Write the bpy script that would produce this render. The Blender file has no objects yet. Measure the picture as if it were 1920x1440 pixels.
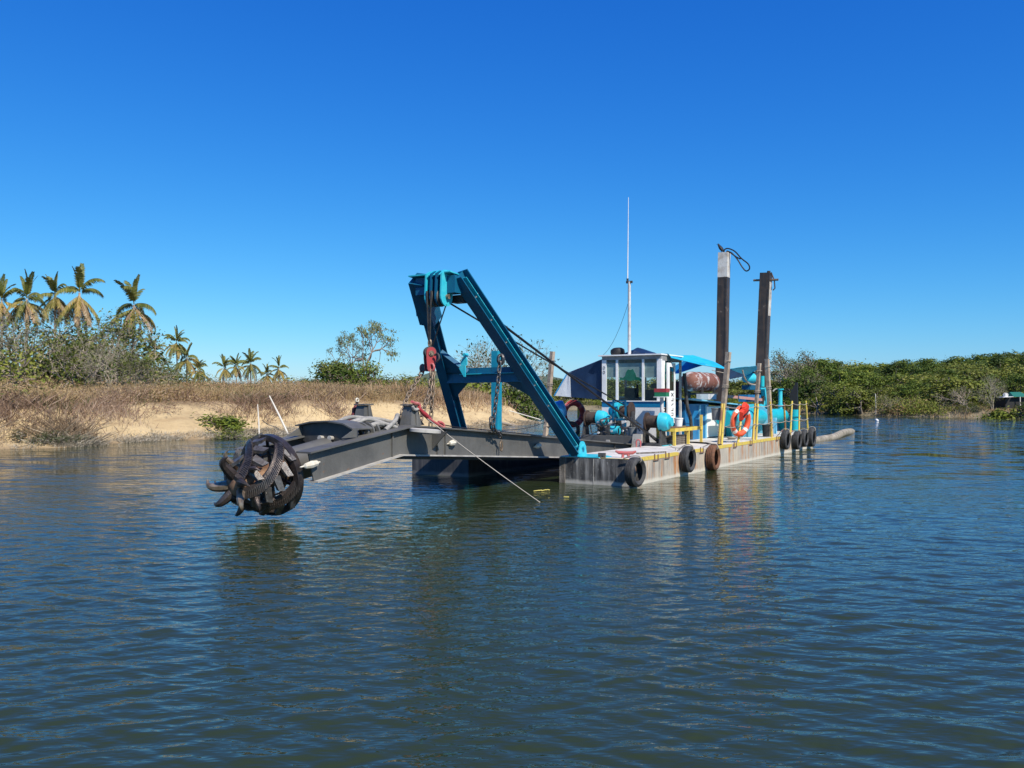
import bpy, math, random
import numpy as np
from mathutils import Vector, Matrix

rad = math.radians
sc = bpy.context.scene
COL = sc.collection

# ------------------------------------------------------------------ camera
cam_d = bpy.data.cameras.new("camera")
cam = bpy.data.objects.new("camera", cam_d)
COL.objects.link(cam)
cam.location = (0, 0, 2.0)
cam.rotation_euler = (rad(90), 0, 0)
cam_d.sensor_width = 36.0
cam_d.lens = 36.0 * 1600 / 1920
cam_d.shift_y = 25 / 1920
cam_d.clip_start = 0.1
cam_d.clip_end = 9000
sc.camera = cam

# ------------------------------------------------------------------ sky, sun, exposure
SUN_EL = rad(46)
SUN_DIR = Vector((0.547 * math.cos(SUN_EL), -0.837 * math.cos(SUN_EL), math.sin(SUN_EL)))
world = bpy.data.worlds.new("World")
sc.world = world
world.use_nodes = True
wt = world.node_tree
wt.nodes.clear()
w_out = wt.nodes.new("ShaderNodeOutputWorld")
w_bg = wt.nodes.new("ShaderNodeBackground")
w_sky = wt.nodes.new("ShaderNodeTexSky")
w_sky.sky_type = 'NISHITA'
w_sky.sun_disc = False
w_sky.sun_elevation = SUN_EL
w_sky.sun_rotation = math.atan2(SUN_DIR.x, SUN_DIR.y)
w_sky.air_density = 1.0
w_sky.dust_density = 0.25
w_sky.ozone_density = 2.6
SKY_STRENGTH = 0.115
w_bg.inputs['Strength'].default_value = SKY_STRENGTH
w_sep = wt.nodes.new("ShaderNodeSeparateColor")
w_com = wt.nodes.new("ShaderNodeCombineColor")
wt.links.new(w_sky.outputs[0], w_sep.inputs[0])
# one grade for the whole sky: the deep, saturated blue of clear dry air
for ch, (gain, power) in enumerate(((0.47, 1.86), (0.67, 1.16), (0.88, 0.62))):
    mu = wt.nodes.new("ShaderNodeMath")
    mu.operation = 'MULTIPLY'
    mu.inputs[1].default_value = SKY_STRENGTH
    pw = wt.nodes.new("ShaderNodeMath")
    pw.operation = 'POWER'
    pw.inputs[1].default_value = power
    ga = wt.nodes.new("ShaderNodeMath")
    ga.operation = 'MULTIPLY'
    ga.inputs[1].default_value = gain / SKY_STRENGTH
    wt.links.new(w_sep.outputs[ch], mu.inputs[0])
    wt.links.new(mu.outputs[0], pw.inputs[0])
    wt.links.new(pw.outputs[0], ga.inputs[0])
    wt.links.new(ga.outputs[0], w_com.inputs[ch])
wt.links.new(w_com.outputs[0], w_bg.inputs['Color'])
wt.links.new(w_bg.outputs[0], w_out.inputs['Surface'])

sun_d = bpy.data.lights.new("sun", 'SUN')
sun_d.energy = 5.0
sun_d.angle = rad(0.53)
sun_d.color = (1.0, 0.93, 0.82)
sun = bpy.data.objects.new("sun", sun_d)
sun.rotation_euler = SUN_DIR.to_track_quat('Z', 'Y').to_euler()
sun.location = (40, -40, 60)
COL.objects.link(sun)

vs = sc.view_settings
vs.view_transform = 'Standard'
vs.look = 'None'
vs.exposure = 0.32
vs.gamma = 1.0
vs.use_curve_mapping = False
sc.render.engine = 'CYCLES'
sc.cycles.use_denoising = True
sc.cycles.max_bounces = 7
sc.cycles.transparent_max_bounces = 12

# ------------------------------------------------------------------ frames of reference
# s runs aft along the dredge, t runs to its port side, z is up from the water
ORG = (2.673, 19.09)
EV = (0.527, 0.850)
LV = (-0.850, 0.527)
ANG = math.atan2(EV[1], EV[0])


def W(p):
    return Vector((ORG[0] + p[0] * EV[0] + p[1] * LV[0], ORG[1] + p[0] * EV[1] + p[1] * LV[1], p[2]))


def at(u, v, t=None, s=None, z=None):
    """the point in the dredge's own frame seen in direction (u, v), on the plane t, s or z = constant"""
    k = (u - 960) / 1600
    if t is not None:
        Y = (t + LV[0] * ORG[0] + LV[1] * ORG[1]) / (LV[0] * k + LV[1])
    elif s is not None:
        Y = (s + EV[0] * ORG[0] + EV[1] * ORG[1]) / (EV[0] * k + EV[1])
    else:
        Y = 1600 * (2.0 - z) / (v - 745)
    X = k * Y
    S = EV[0] * (X - ORG[0]) + EV[1] * (Y - ORG[1])
    T = LV[0] * (X - ORG[0]) + LV[1] * (Y - ORG[1])
    return Vector((S, T, 2.0 - (v - 745) / 1600 * Y))


# ------------------------------------------------------------------ materials
def nodes_of(m):
    m.use_nodes = True
    nt = m.node_tree
    return nt, nt.nodes, nt.links, nt.nodes['Principled BSDF']


def mixc(nt, fac, a, b):
    n = nt.nodes.new("ShaderNodeMix")
    n.data_type = 'RGBA'
    if hasattr(fac, 'links') or not isinstance(fac, (int, float)):
        nt.links.new(fac, n.inputs[0])
    else:
        n.inputs[0].default_value = fac
    for sock, val in ((n.inputs[6], a), (n.inputs[7], b)):
        if isinstance(val, tuple):
            sock.default_value = (*val[:3], 1)
        else:
            nt.links.new(val, sock)
    return n.outputs[2]


def noise(nt, scale, detail=5, rough=0.6, stretch=(1, 1, 1), coord='Object'):
    tc = nt.nodes.new("ShaderNodeTexCoord")
    mp = nt.nodes.new("ShaderNodeMapping")
    mp.inputs['Scale'].default_value = stretch
    nz = nt.nodes.new("ShaderNodeTexNoise")
    nz.inputs['Scale'].default_value = scale
    nz.inputs['Detail'].default_value = detail
    nz.inputs['Roughness'].default_value = rough
    nt.links.new(tc.outputs[coord], mp.inputs['Vector'])
    nt.links.new(mp.outputs[0], nz.inputs['Vector'])
    return nz.outputs['Fac']


def ramp(nt, fac, lo, hi):
    r = nt.nodes.new("ShaderNodeMapRange")
    r.clamp = True
    r.inputs['From Min'].default_value = lo
    r.inputs['From Max'].default_value = hi
    nt.links.new(fac, r.inputs['Value'])
    return r.outputs[0]


def mat(name, base, rough=0.5, metal=0.0, var=None, vs_=3.0, vr=(0.42, 0.62), streak=None, ss=9.0, sr=(0.55, 0.68),
        sstretch=(1, 1, 0.09), spot=None, sps=14.0, spr=(0.62, 0.66), bump=0.0, bs=25.0, spec=0.5):
    m = bpy.data.materials.new(name)
    nt, N, L, p = nodes_of(m)
    c = base
    if var is not None:
        c = mixc(nt, ramp(nt, noise(nt, vs_), *vr), c, var)
    if streak is not None:
        c = mixc(nt, ramp(nt, noise(nt, ss, 6, 0.65, sstretch), *sr), c, streak)
    if spot is not None:
        c = mixc(nt, ramp(nt, noise(nt, sps, 7, 0.7), *spr), c, spot)
    if isinstance(c, tuple):
        p.inputs['Base Color'].default_value = (*c, 1)
    else:
        L.new(c, p.inputs['Base Color'])
    p.inputs['Roughness'].default_value = rough
    p.inputs['Metallic'].default_value = metal
    p.inputs['Specular IOR Level'].default_value = spec
    if bump:
        b = N.new("ShaderNodeBump")
        b.inputs['Strength'].default_value = bump
        b.inputs['Distance'].default_value = 0.02
        L.new(noise(nt, bs, 6, 0.65), b.inputs['Height'])
        L.new(b.outputs[0], p.inputs['Normal'])
    return m


M = {}
M['blue'] = mat('blue_paint', (0.003, 0.080, 0.165), 0.42, var=(0.004, 0.105, 0.195), vs_=2.2, streak=(0.012, 0.06, 0.09), sr=(0.54, 0.75),
                spot=(0.12, 0.065, 0.04), sps=9, spr=(0.64, 0.69), bump=0.15)
M['cyan'] = mat('cyan_paint', (0.02, 0.42, 0.54), 0.4, var=(0.06, 0.50, 0.58), vs_=3, spot=(0.12, 0.16, 0.14), spr=(0.66, 0.72))  # on the gantry: sunlit parts of the blue paint, light put into the colour
M['teal'] = mat('teal_pipe_paint', (0.008, 0.36, 0.43), 0.38, var=(0.015, 0.42, 0.48), vs_=1.5, streak=(0.02, 0.2, 0.25), sr=(0.62, 0.8))
M['royal'] = mat('royal_blue_paint', (0.008, 0.12, 0.30), 0.45, var=(0.012, 0.16, 0.34), streak=(0.03, 0.08, 0.13), sr=(0.6, 0.75))
M['skyblue'] = mat('light_blue_paint', (0.15, 0.48, 0.66), 0.5, var=(0.22, 0.52, 0.66), spot=(0.25, 0.2, 0.16), spr=(0.66, 0.72))
M['char'] = mat('charcoal_paint', (0.082, 0.080, 0.074), 0.55, var=(0.115, 0.112, 0.102), vs_=1.3, streak=(0.115, 0.112, 0.104), ss=5,
                sr=(0.50, 0.72), spot=(0.17, 0.10, 0.06), sps=8, spr=(0.64, 0.70), bump=0.25)
M['chardk'] = mat('dark_charcoal_paint', (0.035, 0.036, 0.037), 0.5, var=(0.055, 0.054, 0.052), spot=(0.09, 0.06, 0.04), spr=(0.68, 0.74))
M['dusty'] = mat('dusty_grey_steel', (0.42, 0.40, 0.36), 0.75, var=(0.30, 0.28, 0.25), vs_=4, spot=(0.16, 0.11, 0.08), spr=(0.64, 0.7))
M['deck'] = mat('worn_white_deck', (0.62, 0.585, 0.53), 0.8, var=(0.46, 0.43, 0.38), vs_=1.6, vr=(0.44, 0.60), spot=(0.24, 0.19, 0.15), sps=5, spr=(0.58, 0.68), bump=0.2)
M['yellow'] = mat('yellow_paint', (0.66, 0.50, 0.07), 0.6, var=(0.52, 0.38, 0.10), vs_=5, spot=(0.30, 0.16, 0.06), sps=9, spr=(0.61, 0.68))
M['rustyel'] = mat('rusty_yellow_paint', (0.62, 0.42, 0.07), 0.7, var=(0.22, 0.10, 0.05), vs_=2.5, vr=(0.45, 0.6), spot=(0.12, 0.05, 0.03), spr=(0.6, 0.68))
M['white'] = mat('white_paint', (0.78, 0.78, 0.76), 0.45, var=(0.66, 0.66, 0.64), vs_=2, streak=(0.45, 0.40, 0.34), sr=(0.68, 0.85))
M['dirtywhite'] = mat('dirty_white_paint', (0.60, 0.60, 0.58), 0.6, var=(0.40, 0.40, 0.40), vs_=4, streak=(0.2, 0.18, 0.16), sr=(0.64, 0.75))
M['red'] = mat('red_paint', (0.36, 0.035, 0.04), 0.45, var=(0.26, 0.04, 0.04), vs_=8, spot=(0.10, 0.05, 0.04), spr=(0.62, 0.7))
M['pinkred'] = mat('faded_red_paint', (0.50, 0.10, 0.10), 0.55, var=(0.40, 0.14, 0.12), vs_=9, spot=(0.42, 0.36, 0.32), spr=(0.62, 0.7))
M['chain'] = mat('rusty_chain_steel', (0.15, 0.105, 0.07), 0.5, 0.4, var=(0.30, 0.23, 0.16), vs_=18, spot=(0.04, 0.03, 0.025), spr=(0.55, 0.65))
M['darkchain'] = mat('oily_chain_steel', (0.06, 0.055, 0.052), 0.35, 0.6, var=(0.20, 0.19, 0.18), vs_=18)
M['steel'] = mat('worn_dark_steel', (0.050, 0.041, 0.038), 0.36, 0.55, var=(0.085, 0.066, 0.057), vs_=6, spot=(0.17, 0.13, 0.10), sps=20, spr=(0.6, 0.7), bump=0.5, bs=40)
M['toothplate'] = mat('worn_tooth_steel', (0.13, 0.125, 0.12), 0.4, 0.45, var=(0.075, 0.062, 0.055), vs_=8, spot=(0.26, 0.22, 0.18), sps=22, spr=(0.6, 0.7), bump=0.4, bs=40)
M['spud'] = mat('spud_steel', (0.040, 0.032, 0.026), 0.5, 0.15, var=(0.085, 0.058, 0.040), vs_=1.6, streak=(0.13, 0.075, 0.04), ss=5, sstretch=(1, 1, 0.05),
                sr=(0.50, 0.70), spot=(0.20, 0.15, 0.11), sps=4, spr=(0.62, 0.66))
M['spudwhite'] = mat('spud_white_band', (0.62, 0.59, 0.53), 0.6, var=(0.42, 0.36, 0.29), vs_=3, streak=(0.22, 0.12, 0.06), ss=5, sr=(0.58, 0.7), spot=(0.10, 0.08, 0.07), sps=7, spr=(0.66, 0.69))
M['rubber'] = mat('tyre_rubber', (0.028, 0.028, 0.029), 0.72, var=(0.055, 0.054, 0.052), vs_=9, spot=(0.16, 0.15, 0.14), spr=(0.66, 0.74), bump=0.2)
M['mudrubber'] = mat('muddy_tyre_rubber', (0.17, 0.075, 0.035), 0.85, var=(0.10, 0.045, 0.025), vs_=7, spot=(0.24, 0.13, 0.07), bump=0.5)
M['cable'] = mat('black_wire_rope', (0.018, 0.017, 0.017), 0.45, 0.3)
M['wire'] = mat('pale_wire_rope', (0.17, 0.16, 0.15), 0.5, 0.3)
M['rope'] = mat('grey_rope', (0.36, 0.31, 0.25), 0.9)
M['drum'] = mat('wound_rope', (0.055, 0.034, 0.025), 0.7, var=(0.03, 0.02, 0.017), vs_=10)
M['hose'] = mat('grey_hydraulic_hose', (0.22, 0.21, 0.19), 0.7, var=(0.32, 0.30, 0.27), vs_=8)
M['black'] = mat('black_matte', (0.012, 0.012, 0.013), 0.6)
M['dark'] = mat('dark_machinery', (0.03, 0.032, 0.034), 0.5, var=(0.07, 0.065, 0.06), vs_=8)
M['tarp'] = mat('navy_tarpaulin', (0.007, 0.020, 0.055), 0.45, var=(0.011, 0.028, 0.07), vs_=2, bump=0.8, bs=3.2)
M['tarpgrey'] = mat('silver_tarpaulin', (0.62, 0.65, 0.66), 0.55, bump=0.8, bs=3.2)
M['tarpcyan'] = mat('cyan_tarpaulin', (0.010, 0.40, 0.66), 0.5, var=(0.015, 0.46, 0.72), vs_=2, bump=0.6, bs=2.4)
M['greytrim'] = mat('grey_trim_paint', (0.30, 0.30, 0.29), 0.6, var=(0.22, 0.22, 0.22), vs_=4)
M['wood'] = mat('weathered_pole_wood', (0.40, 0.33, 0.25), 0.85, var=(0.26, 0.20, 0.15), vs_=3, streak=(0.16, 0.10, 0.07), ss=14, sr=(0.55, 0.7), bump=0.4)
M['timber'] = mat('black_weathered_timber', (0.10, 0.085, 0.07), 0.9, streak=(0.24, 0.21, 0.18), ss=16, sr=(0.5, 0.6), bump=0.6)
M['tank'] = mat('rusted_white_tank', (0.19, 0.075, 0.05), 0.7, var=(0.46, 0.42, 0.40), vs_=3.2, vr=(0.52, 0.60), spot=(0.06, 0.03, 0.025), sps=6, spr=(0.58, 0.66), bump=0.2)
M['orange'] = mat('orange_lifebuoy', (0.80, 0.10, 0.035), 0.5, var=(0.72, 0.12, 0.05), vs_=6)
M['buoyshade'] = mat('shaded_red_lifebuoy', (0.38, 0.035, 0.022), 0.55, var=(0.32, 0.04, 0.03), vs_=6)  # darkened red: the shade under the tarpaulin is put into the colour
M['jacket'] = mat('orange_red_nylon', (0.72, 0.045, 0.015), 0.7, var=(0.60, 0.04, 0.02), vs_=7, bump=0.5, bs=14)
M['tape'] = mat('reflective_tape', (0.7, 0.7, 0.68), 0.35)
M['green'] = mat('green_plastic', (0.015, 0.16, 0.07), 0.5)
M['screen'] = mat('green_sun_screen', (0.012, 0.20, 0.115), 0.7, var=(0.02, 0.26, 0.16), vs_=6)
M['film'] = mat('grey_window_film', (0.50, 0.55, 0.54), 0.7, var=(0.36, 0.41, 0.40), vs_=3)
M['anode'] = mat('pale_anode_zinc', (0.62, 0.58, 0.48), 0.8, var=(0.5, 0.45, 0.35), vs_=12)
M['bucket'] = mat('grey_plastic', (0.17, 0.18, 0.18), 0.5)
M['ribpipe'] = mat('sun_bleached_hose', (0.33, 0.29, 0.23), 0.8, var=(0.20, 0.18, 0.14), vs_=2)
M['float'] = mat('white_float', (0.75, 0.74, 0.70), 0.5)
M['leafdebris'] = mat('yellow_floating_leaf', (0.55, 0.46, 0.12), 0.7)
M['bird'] = mat('black_feathers', (0.012, 0.011, 0.012), 0.5)
M['greenroof'] = mat('green_shade_roof', (0.012, 0.13, 0.09), 0.6)
M['purple'] = mat('purple_cloth', (0.05, 0.025, 0.08), 0.8)
M['bluebag'] = mat('blue_plastic_drum', (0.03, 0.25, 0.60), 0.35, var=(0.06, 0.35, 0.68), vs_=8)
M['deadwood'] = mat('dead_wood', (0.30, 0.25, 0.19), 0.9, var=(0.20, 0.16, 0.12), vs_=5)
M['bone'] = mat('bleached_pole', (0.62, 0.58, 0.50), 0.8)
M['tan_lead'] = mat('faded_plank', (0.48, 0.20, 0.17), 0.7, var=(0.40, 0.26, 0.22))


def hull_mat(name, base, var, streakc, rustc, rust_amt, pale):
    m = bpy.data.materials.new(name)
    nt, N, L, p = nodes_of(m)
    c = mixc(nt, ramp(nt, noise(nt, 1.4), 0.4, 0.65), base, var)
    patch = N.new("ShaderNodeMath")
    patch.operation = 'MULTIPLY'
    L.new(ramp(nt, noise(nt, 7, 6, 0.65, (1, 1, 0.07)), 0.44, 0.64), patch.inputs[0])
    L.new(ramp(nt, noise(nt, 0.8, 4, 0.6), 0.36, 0.62), patch.inputs[1])
    c = mixc(nt, patch.outputs[0], c, streakc)
    c = mixc(nt, ramp(nt, noise(nt, 3.2, 6, 0.7, (1, 1, 0.16)), *rust_amt), c, rustc)
    c = mixc(nt, ramp(nt, noise(nt, 22, 7, 0.7, (1, 1, 0.5)), 0.60, 0.72), c, streakc)
    tc = N.new("ShaderNodeTexCoord")
    sp = N.new("ShaderNodeSeparateXYZ")
    L.new(tc.outputs['Object'], sp.inputs[0])
    ad = N.new("ShaderNodeMath")
    ad.operation = 'MULTIPLY_ADD'
    L.new(noise(nt, 5, 4), ad.inputs[0])
    ad.inputs[1].default_value = 0.10
    L.new(sp.outputs[2], ad.inputs[2])
    mr = N.new("ShaderNodeMapRange")
    mr.inputs['From Min'].default_value = 0.10
    mr.inputs['From Max'].default_value = 0.16
    mr.inputs['To Min'].default_value = 0.75
    mr.inputs['To Max'].default_value = 0.0
    L.new(ad.outputs[0], mr.inputs['Value'])
    c = mixc(nt, mr.outputs[0], c, pale)
    L.new(c, p.inputs['Base Color'])
    p.inputs['Roughness'].default_value = 0.7
    b = N.new("ShaderNodeBump")
    b.inputs['Strength'].default_value = 0.35
    b.inputs['Distance'].default_value = 0.03
    L.new(noise(nt, 3.5, 5, 0.6, (1, 1, 0.6)), b.inputs['Height'])
    L.new(b.outputs[0], p.inputs['Normal'])
    return m


M['hullside'] = hull_mat('hull_side_paint', (0.50, 0.44, 0.34), (0.38, 0.34, 0.28), (0.15, 0.13, 0.11), (0.42, 0.17, 0.05), (0.50, 0.62), (0.60, 0.56, 0.46))
M['hullfront'] = hull_mat('hull_front_paint', (0.075, 0.073, 0.070), (0.11, 0.105, 0.10), (0.34, 0.33, 0.31), (0.028, 0.027, 0.028), (0.44, 0.60), (0.50, 0.47, 0.42))
M['hulldark'] = hull_mat('hull_dark_paint', (0.035, 0.037, 0.042), (0.05, 0.05, 0.055), (0.09, 0.088, 0.085), (0.03, 0.03, 0.03), (0.55, 0.7), (0.16, 0.15, 0.14))


def glass_mat(name, tint, refl=0.10, alpha=0.85):
    m = bpy.data.materials.new(name)
    m.use_nodes = True
    nt = m.node_tree
    N, L = nt.nodes, nt.links
    N.clear()
    o = N.new("ShaderNodeOutputMaterial")
    tr = N.new("ShaderNodeBsdfTransparent")
    tr.inputs[0].default_value = (*tint, 1)
    gl = N.new("ShaderNodeBsdfGlossy")
    gl.inputs['Roughness'].default_value = 0.03
    fr = N.new("ShaderNodeFresnel")
    fr.inputs[0].default_value = 1.5
    mx = N.new("ShaderNodeMixShader")
    geo = N.new("ShaderNodeNewGeometry")
    inv_ = N.new("ShaderNodeMath")          # the inner face of the pane does not mirror
    inv_.operation = 'SUBTRACT'
    inv_.inputs[0].default_value = 1.0
    L.new(geo.outputs['Backfacing'], inv_.inputs[1])
    ml = N.new("ShaderNodeMath")
    ml.operation = 'MULTIPLY'
    L.new(fr.outputs[0], ml.inputs[0])
    L.new(inv_.outputs[0], ml.inputs[1])
    L.new(ml.outputs[0], mx.inputs[0])
    L.new(tr.outputs[0], mx.inputs[1])
    L.new(gl.outputs[0], mx.inputs[2])
    L.new(mx.outputs[0], o.inputs[0])
    return m


M['glass'] = glass_mat('window_glass', (0.80, 0.85, 0.84))
M['greenglass'] = glass_mat('green_tinted_glass', (0.30, 0.52, 0.44))


def leaf_mat(name, c1, c2, c3, trans=0.25, rough=0.6, obvar=0.45):
    """leaf colours varied leaf by leaf (attribute tint) and tree by tree"""
    m = bpy.data.materials.new(name)
    nt, N, L, p = nodes_of(m)
    a = N.new("ShaderNodeAttribute")
    a.attribute_name = 'tint'
    c = mixc(nt, ramp(nt, a.outputs['Fac'], 0.0, 0.55), c1, c2)
    c = mixc(nt, ramp(nt, a.outputs['Fac'], 0.55, 1.0), c, c3)
    oi = N.new("ShaderNodeObjectInfo")
    hs = N.new("ShaderNodeHueSaturation")
    mr = N.new("ShaderNodeMapRange")
    mr.inputs['To Min'].default_value = 1 - obvar
    mr.inputs['To Max'].default_value = 1 + obvar
    L.new(oi.outputs['Random'], mr.inputs['Value'])
    L.new(mr.outputs[0], hs.inputs['Value'])
    mr2 = N.new("ShaderNodeMapRange")
    mr2.inputs['To Min'].default_value = 0.515
    mr2.inputs['To Max'].default_value = 0.485
    L.new(oi.outputs['Random'], mr2.inputs['Value'])
    L.new(mr2.outputs[0], hs.inputs['Hue'])
    L.new(c, hs.inputs['Color'])
    L.new(hs.outputs[0], p.inputs['Base Color'])
    p.inputs['Roughness'].default_value = rough
    p.inputs['Specular IOR Level'].default_value = 0.25
    tr = N.new("ShaderNodeBsdfTranslucent")
    L.new(hs.outputs[0], tr.inputs[0])
    mx = N.new("ShaderNodeMixShader")
    mx.inputs[0].default_value = trans
    L.new(p.outputs[0], mx.inputs[1])
    L.new(tr.outputs[0], mx.inputs[2])
    L.new(mx.outputs[0], N['Material Output'].inputs[0])
    return m


M['leaf_dark'] = leaf_mat('acacia_leaves', (0.042, 0.074, 0.010), (0.090, 0.135, 0.015), (0.17, 0.20, 0.03))
M['leaf_olive'] = leaf_mat('olive_leaves', (0.075, 0.105, 0.015), (0.15, 0.175, 0.028), (0.25, 0.24, 0.055))
M['leaf_grey'] = leaf_mat('grey_green_leaves', (0.075, 0.10, 0.030), (0.135, 0.155, 0.05), (0.22, 0.22, 0.10))
M['leaf_yellow'] = leaf_mat('yellow_green_leaves', (0.09, 0.115, 0.016), (0.16, 0.185, 0.026), (0.25, 0.25, 0.05), obvar=0.05)
M['leaf_lime'] = leaf_mat('lime_reeds', (0.09, 0.13, 0.015), (0.15, 0.19, 0.02), (0.22, 0.24, 0.05), obvar=0.1)
M['frond_green'] = leaf_mat('palm_green', (0.065, 0.088, 0.016), (0.13, 0.145, 0.03), (0.24, 0.225, 0.07), obvar=0.2)
M['frond_yellow'] = leaf_mat('palm_yellow', (0.19, 0.165, 0.035), (0.31, 0.235, 0.055), (0.40, 0.30, 0.12), obvar=0.25)
M['frond_brown'] = leaf_mat('dead_palm_frond', (0.20, 0.13, 0.06), (0.30, 0.21, 0.11), (0.42, 0.33, 0.20), obvar=0.2)
M['twig'] = leaf_mat('dry_twigs', (0.20, 0.16, 0.11), (0.34, 0.29, 0.22), (0.50, 0.44, 0.35), 0.0, 0.9, 0.2)
M['brush'] = leaf_mat('dry_brush', (0.24, 0.155, 0.07), (0.38, 0.265, 0.13), (0.52, 0.40, 0.23), 0.2, 0.9, 0.0)
M['brushdk'] = leaf_mat('dead_brushwood', (0.15, 0.095, 0.055), (0.27, 0.19, 0.12), (0.42, 0.33, 0.23), 0.1, 0.9, 0.0)
M['bark'] = mat('tree_bark', (0.16, 0.13, 0.10), 0.9, var=(0.26, 0.22, 0.18), vs_=3)
M['palebark'] = mat('pale_bark', (0.34, 0.30, 0.25), 0.9, var=(0.22, 0.18, 0.15), vs_=3)


# ------------------------------------------------------------------ mesh builder
class MB:
    def __init__(s):
        s.v, s.f = [], []

    def add(s, vs, fs):
        n = len(s.v)
        s.v += [(float(q[0]), float(q[1]), float(q[2])) for q in vs]
        s.f += [tuple(i + n for i in f) for f in fs]
        return s

    def box(s, a, b):
        (x0, y0, z0), (x1, y1, z1) = a, b
        return s.add([(x0, y0, z0), (x1, y0, z0), (x1, y1, z0), (x0, y1, z0), (x0, y0, z1), (x1, y0, z1), (x1, y1, z1), (x0, y1, z1)],
                     [(0, 3, 2, 1), (4, 5, 6, 7), (0, 1, 5, 4), (1, 2, 6, 5), (2, 3, 7, 6), (3, 0, 4, 7)])

    def obox(s, c, ax, ay, az):
        c, ax, ay, az = map(Vector, (c, ax, ay, az))
        vs = [c - ax - ay - az, c + ax - ay - az, c + ax + ay - az, c - ax + ay - az,
              c - ax - ay + az, c + ax - ay + az, c + ax + ay + az, c - ax + ay + az]
        return s.add(vs, [(0, 3, 2, 1), (4, 5, 6, 7), (0, 1, 5, 4), (1, 2, 6, 5), (2, 3, 7, 6), (3, 0, 4, 7)])

    def beam(s, p, q, w, h, side=None):
        p, q = Vector(p), Vector(q)
        d = (q - p)
        L = d.length
        d.normalize()
        sd = Vector(side) if side is not None else (Vector((0, 0, 1)).cross(d) if abs(d.z) < 0.95 else Vector((0, 1, 0)))
        sd = (sd - d * sd.dot(d)).normalized()
        up = d.cross(sd)
        return s.obox((p + q) / 2, d * L / 2, sd * w / 2, up * h / 2)

    def cyl(s, p, q, r, r2=None, n=12):
        p, q = Vector(p), Vector(q)
        r2 = r if r2 is None else r2
        d = (q - p).normalized()
        a = d.orthogonal().normalized()
        b = d.cross(a)
        vs, fs = [], []
        for c, rr in ((p, r), (q, r2)):
            vs += [c + (a * math.cos(2 * math.pi * i / n) + b * math.sin(2 * math.pi * i / n)) * rr for i in range(n)]
        fs += [(i, (i + 1) % n, n + (i + 1) % n, n + i) for i in range(n)]
        fs += [tuple(range(n - 1, -1, -1)), tuple(range(n, 2 * n))]
        return s.add(vs, fs)

    def tube(s, pts, r, n=8, closed=False):
        pts = [Vector(p) for p in pts]
        m = len(pts)
        rs = r if isinstance(r, (list, tuple)) else [r] * m
        vs, fs = [], []
        a = None
        for i, p in enumerate(pts):
            if closed:
                d = pts[(i + 1) % m] - pts[i - 1]
            else:
                d = pts[min(i + 1, m - 1)] - pts[max(i - 1, 0)]
            d.normalize()
            a = d.orthogonal().normalized() if a is None else (a - d * a.dot(d)).normalized()
            b = d.cross(a)
            vs += [p + (a * math.cos(2 * math.pi * j / n) + b * math.sin(2 * math.pi * j / n)) * rs[i] for j in range(n)]
        for i in range(m if closed else m - 1):
            k = (i + 1) % m
            fs += [(i * n + j, i * n + (j + 1) % n, k * n + (j + 1) % n, k * n + j) for j in range(n)]
        if not closed:
            fs += [tuple(range(n - 1, -1, -1)), tuple((m - 1) * n + j for j in range(n))]
        return s.add(vs, fs)

    def prism(s, poly, d0, d1, axis='t'):
        """polygon in the plane across axis, extruded from d0 to d1 along it"""
        n = len(poly)
        if axis == 't':
            P = lambda a, b, d: (a, d, b)
        elif axis == 's':
            P = lambda a, b, d: (d, a, b)
        else:
            P = lambda a, b, d: (a, b, d)
        vs = [P(a, b, d0) for a, b in poly] + [P(a, b, d1) for a, b in poly]
        fs = [(i, (i + 1) % n, n + (i + 1) % n, n + i) for i in range(n)]
        fs += [tuple(range(n - 1, -1, -1)), tuple(range(n, 2 * n))]
        return s.add(vs, fs)

    def lathe(s, c, axis, prof, n=28):
        """closed profile of (radius, offset along the axis) turned about the axis"""
        c, d = Vector(c), Vector(axis).normalized()
        a = d.orthogonal().normalized()
        b = d.cross(a)
        m = len(prof)
        vs, fs = [], []
        for i in range(n):
            w = 2 * math.pi * i / n
            e = a * math.cos(w) + b * math.sin(w)
            vs += [c + e * r + d * x for r, x in prof]
        for i in range(n):
            k = (i + 1) % n
            fs += [(i * m + j, k * m + j, k * m + (j + 1) % m, i * m + (j + 1) % m) for j in range(m)]
        return s.add(vs, fs)

    def hbeam(s, p, q, side, bf, d, tf=0.03, tw=0.02):
        """H section: web faces `side`, flanges face across it"""
        p, q = Vector(p), Vector(q)
        ax = (q - p)
        L = ax.length
        ax.normalize()
        sd = Vector(side)
        sd = (sd - ax * sd.dot(ax)).normalized()
        up = ax.cross(sd)
        c = (p + q) / 2
        s.obox(c, ax * L / 2, sd * tw / 2, up * (d / 2 - tf))
        for g in (-1, 1):
            s.obox(c + up * g * (d / 2 - tf / 2), ax * L / 2, sd * bf / 2, up * tf / 2)
        return s


ANCH = {}


def meta(o, label=None, cat=None, group=None, kind=None):
    for k, val in (('label', label), ('category', cat), ('group', group), ('kind', kind)):
        if val:
            o[k] = val
    return o


def thing(name, label, cat, anchor=(0, 0, 0), group=None, frame='d'):
    o = bpy.data.objects.new(name, None)
    o.empty_display_size = 0.2
    COL.objects.link(o)
    a = Vector(anchor)
    if frame == 'd':
        o.location = W(a)
        o.rotation_euler = (0, 0, ANG)
    else:
        o.location = a
    ANCH[o.name] = a
    return meta(o, label, cat, group)


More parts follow.
